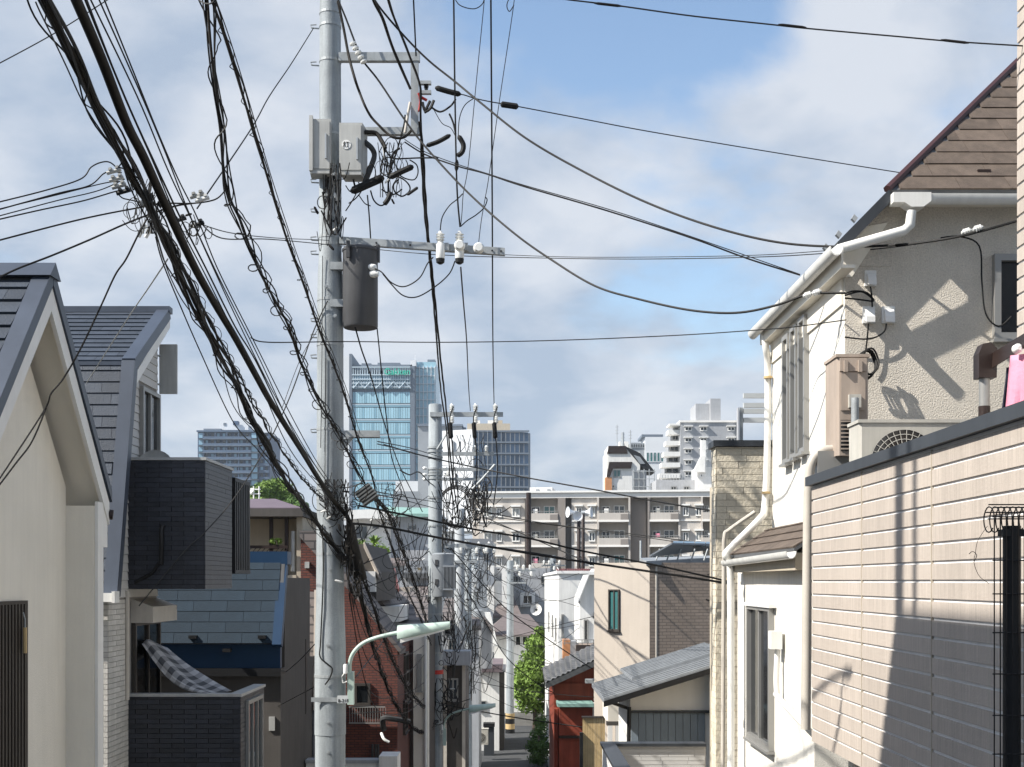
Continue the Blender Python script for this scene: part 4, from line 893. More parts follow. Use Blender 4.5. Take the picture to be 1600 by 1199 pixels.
B_ = [(108, -25, 6.0)]+const_x([(119, 0), (158, 91), (196, 189), (224, 245), (259, 322), (300, 410), (333, 470), (367, 527), (400, 587), (418, 620), (441, 657), (474, 709), (495, 744)], -2.12)+[(520, 781, 15.1), (546, 815, 15.45), (543, 850, 15.5), (545, 880, 15.55)]
wire('very thick brown-black cable running diagonally beside the lashed bundle at left', B_, .027, cw, 'trunk_cable', sides=12)
Cs = [[(125, -20), (196, 154), (245, 262), (284, 345), (322, 420), (367, 510), (400, 565), (452, 672), (490, 735), (524, 778)],
      [(132, -20), (214, 150), (262, 265), (300, 345), (345, 440), (405, 560), (457, 672), (494, 730), (527, 774)],
      [(146, -20), (214, 133), (255, 230), (290, 320), (318, 385), (367, 492), (425, 610), (488, 720), (526, 772)],
      [(155, -20), (210, 116), (245, 203), (277, 277), (308, 340), (340, 420), (395, 530), (450, 640), (495, 722), (529, 770)],
      [(128, -20), (190, 140), (240, 255), (280, 350), (320, 428), (362, 512), (398, 580), (446, 690), (488, 748), (522, 782)]]
for i, c in enumerate(Cs):
    X = -2.02; pts = [(x, y, min(15.4, X*F/(x-800))) for x, y in c[:-1]]+[(c[-1][0], c[-1][1], 15.4)]
    wire('one of the thin parallel wires right of the thick diagonal cable', pts, .0045 if i else .006, cb, grp='thin wires beside the trunk cable')
bundle('cable_bundle', 'twisted thin cables sagging between trunk cable and large pole', [(x, y, min(15.3, -2.05*F/(x-800))) for x, y in [(232, 300), (300, 440), (352, 545), (395, 625), (440, 700), (478, 752), (515, 790)]], [(.006, .012, .01, .7, cb), (.006, .014, .012, .6, cb), (.005, .016, .012, .5, cg)], [(.02, .22, .003, .0)], 11)
D_ = [(322, -25, 7.8)]+const_x([(326, 0), (331, 70), (338, 140), (345, 196), (350, 273), (361, 315), (378, 350), (403, 417), (435, 480), (452, 512), (472, 570), (497, 625), (524, 671), (552, 723)], -1.9)+[(570, 756, 15.6)]
D_ = [(x, y, min(Y, 15.6)) for x, y, Y in D_]
bundle('cable_bundle', 'loosely looped bundle of cables with big coils left of the large pole', D_, [(.010, .006, .004, 2, cw), (.006, .016, .014, .9, cb), (.005, .02, .02, 1.1, cb), (.005, .024, .026, 1.5, cg), (.006, .014, .012, 1.6, cb)], [(.062, .45, .005, .045)], 5)
E_ = [(322, -30, 7.8)]+const_x([(331, 0), (350, 53), (371, 119), (396, 203), (420, 284), (446, 364), (469, 430), (500, 517), (527, 586), (544, 635), (560, 690), (580, 740), (593, 800), (610, 850), (633, 917), (657, 967)], -1.88)+[(673, 1007, 30)]
bundle('cable_bundle', 'straight spiral-wrapped cable bundle passing behind the large pole to the second pole', E_, [(.010, .008, .003, 2, cw), (.008, .010, .005, 1.5, cg), (.005, .014, .008, .9, cb)], [(.032, .36, .0035, .02)], 8)
wire('thin steel messenger above the spiral-wrapped bundle', [(x+5, y-4, Y) for x, y, Y in E_[:12]], .004, cg)
bundle('cable_bundle', 'spiral-wrapped bundle leaving the large pole closure toward the second pole', [(578, 775, 15.8), (605, 800, 17), (625, 850, 20), (645, 905, 24), (660, 950, 28), (670, 985, 31)], [(.014, .014, .006, 2, cw), (.012, .016, .01, 1.4, cb), (.009, .02, .015, 1, cb)], [(.045, .4, .005, .02)], 9)
bundle('cable_bundle', 'drooping bundle hanging in a deep curve under the street lamp arm', [(548, 870, 15.5), (563, 920, 15.9), (577, 985, 17), (600, 1058, 20), (623, 1108, 24), (650, 1140, 27.5), (668, 1141, 30), (684, 1125, 31.7)], [(.014, .02, .012, 2, cw), (.012, .02, .012, 1.6, cb), (.011, .022, .02, 1.2, cb), (.010, .03, .02, 1.5, cb)], [(.045, .45, .005, .02)], 12)
bundle('cable_bundle', 'second drooping bundle from the large pole past the brick house to the second pole', [(552, 862, 15.5), (572, 915, 16.4), (600, 1000, 19), (628, 1062, 23.5), (655, 1098, 27.5), (675, 1110, 31.5)], [(.013, .01, .006, 2, cw), (.011, .018, .01, 1.6, cb), (.008, .02, .012, 1.2, cb)], [(.05, .35, .005, .02)], 13)
# twisted power lines past the bracket frame
F1 = [(575, -25, 14.4), (584, 0, 14.6), (600, 35, 15), (615, 80, 15.2), (632, 118, 15.35), (641, 140, 15.4)]
F2 = [(596, -25, 14.4), (605, 0, 14.6), (620, 43, 15), (637, 83, 15.2), (652, 125, 15.35), (656, 150, 15.4), (656, 200, 15.5), (658, 260, 15.8), (662, 330, 16.6), (670, 405, 18), (680, 517, 20.5), (687, 602, 23), (698, 685, 27), (703, 754, 30), (711, 806, 33)]
F3 = [(654, 190, 15.4), (660, 230, 15.6), (663, 290, 16.2), (668, 360, 17.2), (677, 445, 18.8), (688, 560, 22), (697, 640, 25), (706, 735, 29), (716, 810, 34)]
bundle('twisted_cable', 'thick twisted power cable dropping onto the top bracket of the large pole', F1, [(.014, .012, .003, .5, cw), (.014, .012, .003, .5, cw)], None, 1)
bundle('twisted_cable', 'thick twisted power cable passing the bracket frame and running down the street', F2, [(.014, .012, .004, .6, cw), (.014, .014, .004, .6, cw)], None, 2)
bundle('twisted_cable', 'second twisted power cable starting at the bracket frame and running down the street', F3, [(.014, .012, .004, .6, cw), (.013, .014, .004, .6, cw)], None, 4)
# high tension lines
wire('short black line dropping from the top edge to the bracket frame', [(645, -20, 15), (646, 0, 15), (650, 88, 15.4)], .010)
wire('black line falling to the middle insulator and on to the second pole', [(708, -20, 14.6), (709, 0, 14.8), (711, 150, 15), (714, 290, 15.2), (719, 355, 15.3)], .011)
wire('black line from the middle fuse insulator down to the second pole', [(720, 418, 15.4), (724, 470, 17), (729, 530, 20), (732, 600, 26), (735, 642, 31.6)], .010)
wire('long straight black line at picture centre running to the outer insulator of the second pole', [(767, -20, 14.6), (767, 0, 14.8), (769, 300, 16.5), (770, 520, 22), (772, 632, 31.6)], .011)
wire('thin lead wire with loop from the top edge to the middle insulator', [(757, -10, 15), (756, 8, 15), (744, 130, 15.2), (732, 255, 15.3), (724, 302, 15.3), (722, 330, 15.3), (720, 352, 15.3)], .005)
wire('thin lead wire from the top edge to the right insulator', [(803, -10, 15), (802, 12, 15), (780, 160, 15.2), (764, 275, 15.3), (758, 310, 15.3), (752, 345, 15.3), (748, 378, 15.25)], .005)
wire('small black jumper loop at the top edge', [(708, -8, 15), (718, 8, 15), (740, 14, 15), (754, 6, 15), (757, -8, 15)], .006)
wire('small narrow jumper loop at the top edge right of the centre line', [(803, 8, 15), (796, 18, 15), (792, 8, 15), (798, -8, 15)], .006)
wire('black jumper from left fuse top to the middle line', [(688, 360, 15.4), (691, 340, 15.4), (702, 322, 15.4), (714, 312, 15.4), (723, 303, 15.3)], .007)
wire('black jumper from the middle line to the right insulator', [(720, 354, 15.3), (730, 345, 15.3), (744, 336, 15.3), (756, 325, 15.3), (761, 313, 15.3), (758, 308, 15.3)], .007)
wire('upper black lead sagging from transformer bushing to the left fuse', [(586, 420, 15.25), (597, 426, 15.2), (612, 442, 15.2), (632, 448, 15.2), (655, 435, 15.2), (668, 412, 15.3), (677, 402, 15.3)], .008)
wire('lower black lead sagging from transformer bushing to the middle fuse', [(598, 428, 15.25), (612, 445, 15.2), (630, 462, 15.2), (652, 464, 15.2), (680, 448, 15.2), (702, 428, 15.3), (711, 408, 15.3)], .008)
wire('black lead leaving the transformer base', [(555, 512, 15.4), (560, 530, 15.4), (566, 550, 15.8), (580, 590, 17), (600, 660, 20), (625, 730, 25), (660, 800, 30)], .010)
wire('thin black lead falling from the transformer side', [(589, 512, 15.5), (592, 540, 15.6), (600, 620, 16), (604, 655, 16.5), (612, 715, 18), (632, 770, 22), (641, 800, 25)], .008)
wire('black lead hanging from the tangle behind the transformer', [(574, 305, 15.4), (577, 340, 15.5), (580, 390, 15.6)], .009)
# service wires to the right
wire('thick black service wire sweeping from the top edge to the stucco house', [(575, -20, 14.5), (592, 10, 14.5), (632, 57, 14.6), (670, 95, 14.6), (710, 127, 14.5), (750, 160, 14.3), (820, 215, 14), (900, 262, 13.7), (1000, 312, 13.2), (1100, 350, 12.7), (1200, 376, 12.3), (1290, 385, 12), (1400, 383, 11.6), (1480, 373, 11.3), (1530, 362, 11.2), (1590, 345, 11.1)], .012)
wire('thick black service wire drooping from the upper bracket to the corner of the stucco house', [(526, -5, 15.3), (540, 28, 15.3), (556, 70, 15.3), (567, 95, 15.3), (592, 127, 15.3), (632, 187, 15.2), (665, 230, 15.1), (730, 300, 14.8), (800, 362, 14.4), (860, 405, 14.1), (930, 447, 13.6), (1000, 468, 13.2), (1080, 485, 12.8), (1150, 489, 12.4), (1210, 478, 12.1), (1265, 460, 11.9), (1320, 458, 11.7)], .012)
wire('black service wire from tangled splices to the gutter of the stucco house', [(632, 222, 15.2), (665, 242, 15.2), (715, 260, 15), (760, 272, 14.8), (820, 292, 14.5), (950, 330, 14), (1080, 372, 13.6), (1170, 405, 13.3), (1250, 430, 13)], .009)
wire('thin twin of the service wire to the stucco house gutter', [(632, 218, 15.2), (665, 238, 15.2), (715, 257, 15), (760, 271, 14.8), (820, 290, 14.5), (950, 327, 14), (1080, 370, 13.6), (1250, 429, 13)], .005)
wire('black wire with splice crossing the blue sky toward the brown roof', [(700, 146, 15.4), (722, 148, 15.4), (742, 154, 15.4), (770, 160, 15.4), (800, 165, 15.5), (900, 184, 15.8), (1010, 205, 16.2), (1200, 237, 17), (1412, 271, 18)], .007)
wire('straight thin wire crossing low from the left bundle to the gutter corner', [(392, 528, 11), (420, 535, 11.4), (540, 534, 14), (700, 535, 14.4), (870, 532, 14), (1060, 524, 13.5), (1195, 515, 12.8), (1240, 511, 12.3), (1322, 500, 11.75)], .006)
wire('faint wire behind the crossarm running level to the stucco house', [(310, 345, 9), (345, 372, 9.5), (420, 374, 11.5), (530, 384, 15.9), (680, 398, 16), (830, 403, 15), (1000, 405, 14), (1180, 402, 13), (1290, 396, 12.2), (1400, 386, 11.6), (1490, 372, 11.3)], .005)
wire('second faint wire behind the crossarm just above its twin', [(318, 352, 9), (360, 364, 9.8), (430, 372, 12), (530, 377, 15.9), (700, 393, 16), (860, 401, 15), (1000, 402, 14), (1180, 399, 13), (1290, 392, 12.2)], .004)
wire('black cable crossing the top right corner', [(880, -2, 9), (890, 0, 9), (965, 9, 9), (1080, 25, 9), (1200, 38, 9), (1265, 45, 9), (1400, 57, 9), (1490, 65, 9), (1600, 72, 9)], .0055)
for x, y, nm in ((950, 7.5, 'left'), (1238, 41, 'middle'), (1492, 65, 'right')):
    a, b = P(x-22, y-2.5, 9), P(x+22, y+2.5, 9); tag(MB().tube([a, a.lerp(b, .15), a.lerp(b, .85), b], [.005, .010, .010, .005], 8).build('wire_splice', 'cable'), nm+' black splice sleeve on the top right cable', 'splice')
def splice(label, pts, r): tag(MB().tube(path(pts, 4), [r*.4]+[r]*(4*(len(pts)-1)-1)+[r*.4], 8).build('wire_splice', 'cable', None, True), label, 'splice')
splice('fat black splice right of the red tag', [(680, 137, 15.4), (700, 143, 15.4), (720, 148, 15.4)], .034)
splice('black splice lump on the wire at picture centre', [(782, 163, 15.4), (796, 165, 15.4), (810, 167, 15.4)], .038)
splice('hanging black splice right of the bracket frame', [(666, 228, 15.3), (684, 222, 15.3), (704, 211, 15.3)], .028)
splice('bent black splice below the jumper', [(716, 212, 15.3), (724, 226, 15.3), (722, 238, 15.3), (714, 244, 15.3)], .030)
splice('short black splice on the centre line', [(714, 250, 15.2), (713, 268, 15.2)], .024)
splice('fat slanted black splice under the grey switch boxes', [(548, 300, 15.3), (575, 288, 15.3), (600, 277, 15.3)], .050)
splice('second slanted black splice near the tangle', [(608, 278, 15.2), (628, 268, 15.2), (646, 260, 15.2)], .036)
splice('upright black splice at the tangle bottom', [(611, 300, 15.2), (606, 312, 15.2), (600, 320, 15.2)], .030)
splice('thin black splice end pointing up right of the tangle', [(636, 305, 15.2), (646, 298, 15.2), (653, 293, 15.2)], .018)
for i, pts in enumerate(([(660, 160, 15.4), (664, 172, 15.4), (672, 158, 15.4)], [(663, 176, 15.4), (672, 170, 15.4), (678, 157, 15.4)], [(674, 168, 15.4), (688, 175, 15.4), (704, 166, 15.4), (712, 155, 15.4)], [(675, 166, 15.4), (690, 192, 15.4), (704, 200, 15.4), (711, 212, 15.4)], [(740, 154, 15.4), (726, 165, 15.4), (718, 185, 15.4), (716, 212, 15.4)], [(702, 178, 15.4), (708, 192, 15.4), (712, 210, 15.4)])):
    wire(['short thick jumper by the red tag', 'lower short jumper by the red tag', 'jumper curving up to the splice', 'grey jumper falling to the bent splice', 'jumper arching from the splice down to the centre line', 'little tail above the bent splice'][i], pts, (.018, .018, .012, .005, .006, .012)[i], name='jumper_wire')
# tangled leads under the switch boxes and round the bracket
def tangle(label, cx, cy, Y, w_, h, n, r, seed, par=None, m=('cable',)*3+('cable_grey', 'cable_brown'), loops=.5):
    """slack leads: hanging arcs between two fixing points, straight drops, a few coils"""
    rg = random.Random(seed); T = thing('cable_tangle', label, 'cable', P(cx, cy, Y)); zw = 25*r
    for i in range(n):
        k = rg.random(); z0 = Y+rg.uniform(-1, 1)*zw
        if k < loops*.45:                                   # a coil hung on a fixing
            x0, y0 = cx+rg.gauss(0, .22)*w_, cy+rg.gauss(0, .25)*h; R = (.08+.13*rg.random())*min(w_, h); ph = rg.random()*6; e = rg.uniform(.7, 1.7); tn = rg.uniform(.8, 1.6)
            pts = [(x0+R*(1-.1*t)*math.cos(ph+t*6.28*tn), y0+R*e*math.sin(ph+t*6.28*tn), z0+zw*.3*math.sin(t*5+ph)) for t in [q/11 for q in range(12)]]
        elif k < .72:                                       # an arc slung between two points
            x0, x1 = cx+rg.gauss(0, .30)*w_, cx+rg.gauss(0, .34)*w_; y0 = cy+rg.uniform(-.5, .25)*h; y1 = y0+rg.gauss(0, .2)*h; sag = rg.uniform(.1, .38)*h
            pts = [(x0+(x1-x0)*t, y0+(y1-y0)*t+sag*4*t*(1-t)*(1+.25*math.sin(t*7+i)), z0+zw*.4*math.sin(t*3)) for t in [q/6 for q in range(7)]]
        else:                                               # a run along the pole
            x, y = cx+rg.uniform(-.3, .3)*w_, cy-h*.5; pts = []
            for q in range(6): pts.append((x+rg.gauss(0, .05)*w_, y+q*h*.19, z0))
        MB().tube(path(pts, 4), r*rg.uniform(.5, 1.25), 5).build('cable_loop', rg.choice(m), T, True)
    for i in range(max(2, n//6)):                            # clips and sleeves
        p = P(cx+rg.gauss(0, .25)*w_, cy+rg.gauss(0, .28)*h, Y-zw*.5); d = V((rg.gauss(0, 1), rg.gauss(0, .3), rg.gauss(0, 1))).normalized()
        MB().tube([p-d*r*6, p-d*r*4, p+d*r*4, p+d*r*6], [r, r*2.0, r*2.0, r], 7).build('sleeve', rg.choice(('cable', 'cable', 'porcelain', 'box_grey')), T, True)
    return T
tangle('dense black cable tangle on the large pole between boxes and crossarm', 517, 318, YP-.24, 40, 110, 24, .008, 21, loops=.15)
tangle('wiry nest of thin leads under the bracket frame of the large pole', 612, 268, 15.35, 62, 90, 20, .006, 61, loops=.45)
tangle('vertical leads running down the large pole past the switch boxes', 519, 305, YP-.30, 40, 100, 12, .008, 62, loops=.1)
tangle('scribble of thin wires right of the transformer leads on the second pole', 735, 720, 33, 70, 80, 16, .008, 63, loops=.3)
tangle('drooping thin wires in front of the jumbled roofs', 640, 880, 28, 70, 130, 22, .007, 64, loops=.3)
tangle('drooping thin wires low between the second pole and the white outbuilding', 720, 1000, 42, 70, 160, 26, .009, 65, loops=.25)
T = thing('cable_tangle', 'loose looping black leads right of the large pole under the bracket frame', 'cable', P(620, 270, 15.3))
for r, m_, pts in ((.040, 'cable_grey', [(569, 222), (580, 231), (585, 243), (580, 260), (573, 278), (568, 292)]), (.030, 'cable_brown', [(570, 207), (587, 208), (596, 220), (602, 232)]), (.011, 'cable', [(602, 232), (607, 242), (616, 248), (632, 248), (655, 247), (685, 247)]),
        (.020, 'cable_brown', [(528, 2), (537, 45), (545, 88), (555, 125), (562, 145), (570, 165), (580, 183), (593, 197), (603, 207), (615, 215), (631, 215), (643, 204)]), (.012, 'cable', [(633, 180), (631, 196), (624, 223), (619, 240), (612, 260), (607, 281), (608, 300)]), (.010, 'cable', [(596, 296), (604, 301), (612, 303)]),
        (.011, 'cable', [(606, 279), (618, 276), (631, 281), (640, 291), (639, 300), (628, 307), (617, 300), (615, 289), (622, 281)]), (.011, 'cable', [(579, 298), (584, 313), (593, 321), (601, 319), (606, 308)]), (.009, 'cable', [(640, 250), (651, 258), (653, 271), (647, 281), (633, 279), (622, 272)]), (.009, 'cable', [(602, 236), (597, 252), (595, 265), (599, 273), (608, 277)]),
        (.008, 'cable_grey', [(612, 250), (616, 255), (623, 265), (633, 267), (637, 258), (634, 250)]), (.010, 'cable', [(600, 240), (605, 255), (604, 268), (610, 276)]), (.009, 'cable', [(560, 285), (565, 297), (556, 310), (545, 318)]), (.009, 'cable', [(556, 304), (548, 318), (540, 330)]), (.008, 'cable', [(560, 304), (570, 318), (579, 322)]), (.014, 'cable', [(553, 268), (552, 280), (556, 296)]),
        (.010, 'cable', [(610, 305), (618, 303), (628, 296)]), (.014, 'cable', [(625, 232), (616, 238), (611, 250), (610, 262)]), (.007, 'porcelain', [(598, 228), (600, 245), (602, 258)]), (.008, 'cable', [(540, 290), (548, 300), (562, 300)])):
    MB().tube(path([(x, y, 15.3+.02*((x*7+y*3) % 5)) for x, y in pts], 5), r*.85, 6).build('cable_loop', m_, T, True)
tangle('mass of small connectors and wires on the large pole at the thick cable', 522, 780, YP-.28, 62, 62, 40, .006, 23, loops=.4)
tangle('tangle of cables hugging the right side of the large pole', 543, 850, YP-.25, 36, 110, 22, .008, 24, loops=.3)
tangle('small tangle of wires hanging below the large pole closure', 556, 905, YP-.2, 34, 60, 16, .008, 25, loops=.5)
tangle('wire tangle around the drooping cables between the poles', 610, 790, 19, 70, 70, 16, .006, 26, loops=.35)
tangle('heap of coiled cables behind the second pole', 745, 790, 40, 58, 76, 40, .017, 27, loops=.6)
tangle('cable loops on the upper part of the second pole', 703, 800, Y2-.3, 44, 110, 24, .011, 28, loops=.35)
tangle('cable loops beside the finned transformer', 660, 915, Y2-.3, 34, 60, 12, .009, 29, loops=.6)
tangle('knot of wires low on the second pole under the red band', 690, 1095, Y2-.3, 60, 70, 28, .011, 30, loops=.35)
tangle('cables snaking down the middle of the second pole', 700, 1010, Y2-.3, 40, 110, 18, .012, 31, loops=.2)
tangle('nest of wires around the mottled third pole top', 745, 900, 48, 80, 90, 36, .012, 32, loops=.45)
tangle('nest of wires halfway down the row of crowded poles', 732, 1030, 48, 50, 120, 34, .013, 33, loops=.3)
tangle('thin wires strung about the lone slim pole', 815, 910, 74, 70, 70, 18, .013, 34, loops=.3)
tangle('thin wires strung about the drum-carrying pole', 864, 900, 92, 40, 60, 14, .015, 35, loops=.3)
# the big round coil on the second pole
q = thing('cable_coil', 'large round coil of cable hung at the second pole', 'cable', P(708, 805, 34))
for i in range(4):
    c = P(711+i, 792, 36+i*.2); R = .42+.03*i; MB().tube([c+V((math.cos(t)*R*1.05, .05*math.sin(3*t), math.sin(t)*R*1.2)) for t in [k*2*math.pi/28 for k in range(29)]], .016, 6).build('turn', cg if i % 2 else cw, q, True)
# splice closure
T = thing('splice_closure', 'ribbed grey splice closure hanging beside the large pole', 'closure', P(570, 770, 15.5))
c = P(569, 768, 15.45); d = V((.55, .25, -.75)).normalized(); s = V((.8, 0, .6)).normalized()
MB().obox(c-s*.10-V((0, .06, 0))-d*.05, s*.20, (0, .12, 0), d*.20).build('body', 'cable_grey', T)
for i in range(5): MB().obox(c-s*.108-V((0, .068, 0))-d*(.04-i*.04), s*.216, (0, .136, 0), d*.018).build('rib', 'box_grey', T)
T = thing('splice_closure', 'brown cylindrical closure slung along the lower right of the large pole', 'closure', P(560, 860, 15.5))
MB().tube(path([(546, 820, 15.4), (552, 850, 15.4), (562, 888, 15.45), (566, 905, 15.5)], 4), .06, 10).build('body', 'cable_brown', T, True)
MB().tube(path([(541, 880, 15.4), (535, 872, 15.4), (528, 865, 15.4)], 4), .05, 8).build('sleeve', 'cable', T, True)
# left service wires
LW = [('twisted service wire leaving the left edge highest to the clustered clamps', [(-10, 318), (70, 298), (126, 280), (142, 262), (158, 254), (172, 254), (186, 266)], .005),
      ('second twisted service wire from the left edge to the clustered clamps', [(-10, 330), (88, 303), (140, 290), (165, 270), (190, 270)], .005),
      ('third twisted service wire from the left edge to the clustered clamps', [(-10, 329), (88, 305), (165, 286), (192, 284)], .004),
      ('fourth twisted service wire from the left edge to the clustered clamps', [(-10, 340), (88, 314), (154, 298), (195, 280)], .004),
      ('lowest of the fanned service wires at the left edge', [(-10, 345), (60, 329), (130, 314), (182, 299), (205, 296)], .005),
      ('long black service wire crossing the trunk cable to the pale clamps', [(-10, 378), (126, 343), (221, 324), (258, 318), (301, 318), (336, 312), (352, 298)], .006),
      ('thick black service wire crossing under the trunk cable at left', [(-10, 438), (28, 420), (80, 400), (140, 375), (196, 350), (240, 333), (275, 322), (300, 318)], .007),
      ('thin wire crossing the top left corner', [(-10, 104), (84, 53), (168, 0), (190, -14)], .004)]
for lb, pts, r in LW: wire(lb, [(x, y, 8.3+.004*x) for x, y in pts], r)
wire('thin grey guy wire from the pole top down to the left bundle', [(490, 44, 15.4), (455, 100, 13.5), (420, 152, 12), (389, 207, 10.8), (308, 326, 9.2)], .006)
wire('twisted black drop wire from the bundle down past the cream gable house', [(232, 338, 8.2), (217, 365, 8.2), (197, 405, 8.3), (180, 430, 8.4), (157, 480, 8.5), (127, 543, 8.6), (100, 590, 8.7), (80, 615, 8.7), (70, 640, 8.8), (20, 717, 8.8), (-10, 762, 8.8)], .006)
wire('twin of the drop wire past the cream gable house', [(72, 638, 8.8), (50, 690, 8.8), (24, 725, 8.8), (-10, 770, 8.8)], .006)
wire('pale drop wire from the bundle to the mansard roof', [(262, 405, 9), (232, 450, 10.5), (200, 497, 12.5), (135, 599, 15.0)], .006, 'box_grey')
wire('thin wire dropping from the left bundle toward the navy tower', [(243, 370, 8.5), (253, 407, 8.6), (277, 467, 9), (313, 550, 10), (363, 657, 11.5), (400, 700, 13), (430, 735, 15), (470, 775, 15.3)], .005)
wire('straight grey service wire from the large pole to the mansard house', [(512, 470, 15.4), (489, 520, 15.5), (453, 620, 15.6), (413, 704, 15.65), (364, 781, 15.68), (320, 832, 15.66), (287, 863, 15.64), (217, 947, 15.6)], .008, 'cable_grey')
wire('thin wire slanting from the large pole top to the left bundle', [(500, 510, 15.3), (470, 560, 14), (440, 640, 13.5)], .004, 'cable_grey')
# clamps on the left bundle
for i, (x, y, m) in enumerate(((178, 268, 'box_grey'), (182, 280, 'box_grey'), (186, 291, 'box_grey'), (193, 300, 'black'), (308, 306, 'box_grey'), (316, 312, 'porcelain'), (222, 361, 'porcelain'), (233, 362, 'porcelain'), (308, 351, 'black'), (280, 344, 'cable_grey'))):
    p = P(x, y, 8.9); lab = ['topmost grey wire clamp of the left cluster', 'second grey wire clamp of the left cluster', 'third grey wire clamp of the left cluster', 'black wire clamp at the bottom of the left cluster', 'grey wire clamp below the looped bundle', 'pale wire clamp below the looped bundle', 'small white clamp under the trunk cable', 'right-hand small white clamp under the trunk cable', 'black cylindrical clamp right of the trunk cable', 'small dark clamp touching the trunk cable'][i]
    T = thing('wire_clamp', lab, 'clamp', p); d = V((1, 0, .28)).normalized()
    if i in (6, 7): d = V((.5, 0, .85))
    MB().tube([p-d*.05, p+d*.05], .014, 8).build('body', m, T, True); MB().obox(p-d*.035+V((0, -.02, .012)), d*.02, (0, .04, 0), (0, 0, .016)).build('jaw', m, T); MB().obox(p+d*.015+V((0, -.02, .012)), d*.02, (0, .04, 0), (0, 0, .016)).build('jaw', m, T)
tangle('small wires knotted between the left bundle and trunk cable', 225, 325, 8.6, 60, 90, 26, .004, 41, loops=.5)
tangle('thin looping leads right of the trunk cable by the black clamp', 310, 365, 8.9, 50, 40, 10, .004, 42, loops=.6)
# wires across the middle distance
J = [('thick black cable from the large pole falling right to the stone-faced house', [(546, 818, 15.5), (599, 823, 16), (700, 843, 16.4), (853, 869, 16.5), (967, 886, 16.4), (1063, 900, 16.4), (1140, 912, 16.5)], .016),
     ('second thick black cable above it falling right to the stone-faced house', [(560, 790, 15.5), (620, 802, 16), (740, 827, 16.4), (825, 841, 16.5), (910, 861, 16.5), (1024, 883, 16.4), (1140, 909, 16.5)], .013),
     ('wire from the second pole past the apartment roof to the right', [(600, 695, 25), (660, 712, 28), (740, 730, 30), (825, 747, 29), (938, 767, 27), (995, 778, 26), (1080, 793, 24), (1190, 810, 22)], .016),
     ('wire from the coil heap to the tan house', [(763, 811, 38), (825, 838, 37), (910, 875, 35), (967, 897, 34), (1040, 918, 32), (1113, 940, 30)], .016),
     ('upper thin wire of the pair before the apartment block', [(763, 801, 38), (853, 818, 38), (1000, 836, 36), (1125, 852, 34)], .014),
     ('lower thin wire of the pair before the apartment block', [(763, 807, 38), (882, 823, 38), (1023, 842, 36), (1125, 858, 34)], .012),
     ('thin wire rising right across the tan house', [(780, 1000, 45), (900, 970, 38), (960, 955, 34), (1022, 934, 32), (1118, 893, 30)], .010),
     ('wire from second pole crossing the tan house to its eaves', [(742, 850, 33), (900, 876, 33), (1005, 911, 32), (1070, 928, 31), (1113, 939, 30)], .012),
     ('wire descending from the second pole to the grey tiled roof', [(698, 850, 32.5), (785, 946, 34), (850, 995, 35), (890, 1022, 36), (925, 1045, 36.5)], .015),
     ('lower wire descending to the red house', [(713, 894, 34), (760, 975, 36), (794, 1030, 37), (850, 1075, 37.5), (905, 1098, 37.5)], .014),
     ('sagging black wire low across the alley', [(704, 1103, 33), (785, 1118, 34), (850, 1128, 34.5), (950, 1142, 34)], .016),
     ('thin wire low across the alley to the yellow fence', [(739, 1065, 40), (800, 1076, 39), (860, 1084, 37), (945, 1091, 34)], .010),
     ('thin wire in front of the tree crown', [(720, 940, 40), (800, 1000, 45), (860, 1035, 46), (905, 1060, 46)], .012),
     ('thin wire strung above the tree', [(735, 925, 48), (800, 960, 55), (862, 975, 60), (930, 960, 50)], .010),
     ('wire from the lone slim pole to the right', [(797, 893, 74), (840, 905, 80), (864, 890, 92)], .018),
     ('second wire from the lone slim pole to the drum pole', [(797, 912, 74), (830, 925, 80), (864, 905, 92)], .016),
     ('wire from the crowded poles to the lone slim pole', [(731, 858, 52), (760, 872, 60), (797, 893, 74)], .015),
     ('lower wire from the crowded poles to the lone slim pole', [(741, 905, 58), (770, 925, 64), (797, 930, 74)], .014),
     ('wire to the left roofs from the second pole', [(668, 828, 32), (640, 850, 29), (600, 868, 27), (565, 882, 26)], .012),
     ('pale drop wire from the second pole to the brown gable', [(672, 860, 32), (640, 885, 30), (605, 905, 28), (567, 920, 27)], .012),
     ('pale stay wire slanting from the second pole down to the large pole', [(665, 880, 31), (640, 930, 26), (600, 1000, 20), (556, 1058, 15.7)], .008),
     ('pale drop wire rising from the large pole to the white roofed building', [(555, 850, 15.6), (590, 825, 18), (640, 795, 24), (670, 775, 32)], .008),
     ('slack low wire pair left of the second pole', [(548, 1105, 16), (600, 1102, 22), (640, 1098, 28), (672, 1092, 32)], .007),
     ('second slack wire left of the second pole', [(548, 1115, 16), (600, 1112, 22), (640, 1106, 28), (672, 1098, 32)], .007),
     ('thin wire from the large pole to the blue roof', [(498, 1000, 15.5), (470, 1030, 17), (447, 1050, 20)], .007),
     ('thin wire from the large pole to the dark wall lower down', [(498, 1070, 15.5), (470, 1085, 17), (432, 1105, 20)], .006),
     ('black wire with white insulator looping above the second pole left', [(625, 735, 22), (640, 742, 24), (655, 738, 27), (672, 755, 31), (700, 772, 36)], .014),
     ('wire crossing left of the horn speakers', [(763, 815, 40), (840, 835, 60), (905, 812, 105)], .015),
     ('upper parallel line from large pole toward second pole', [(590, 690, 17), (640, 700, 22), (690, 715, 31)], .008),
     ('lower parallel line from large pole toward second pole', [(590, 694, 17), (640, 706, 22), (690, 722, 31)], .008),
     ('line from closure to second pole crossarm', [(585, 768, 15.7), (640, 778, 22), (690, 786, 31)], .008),
     ('second line from closure to second pole crossarm', [(585, 772, 15.7), (640, 784, 22), (700, 800, 33)], .008)]
for lb, pts, r in J: wire(lb, pts, r)
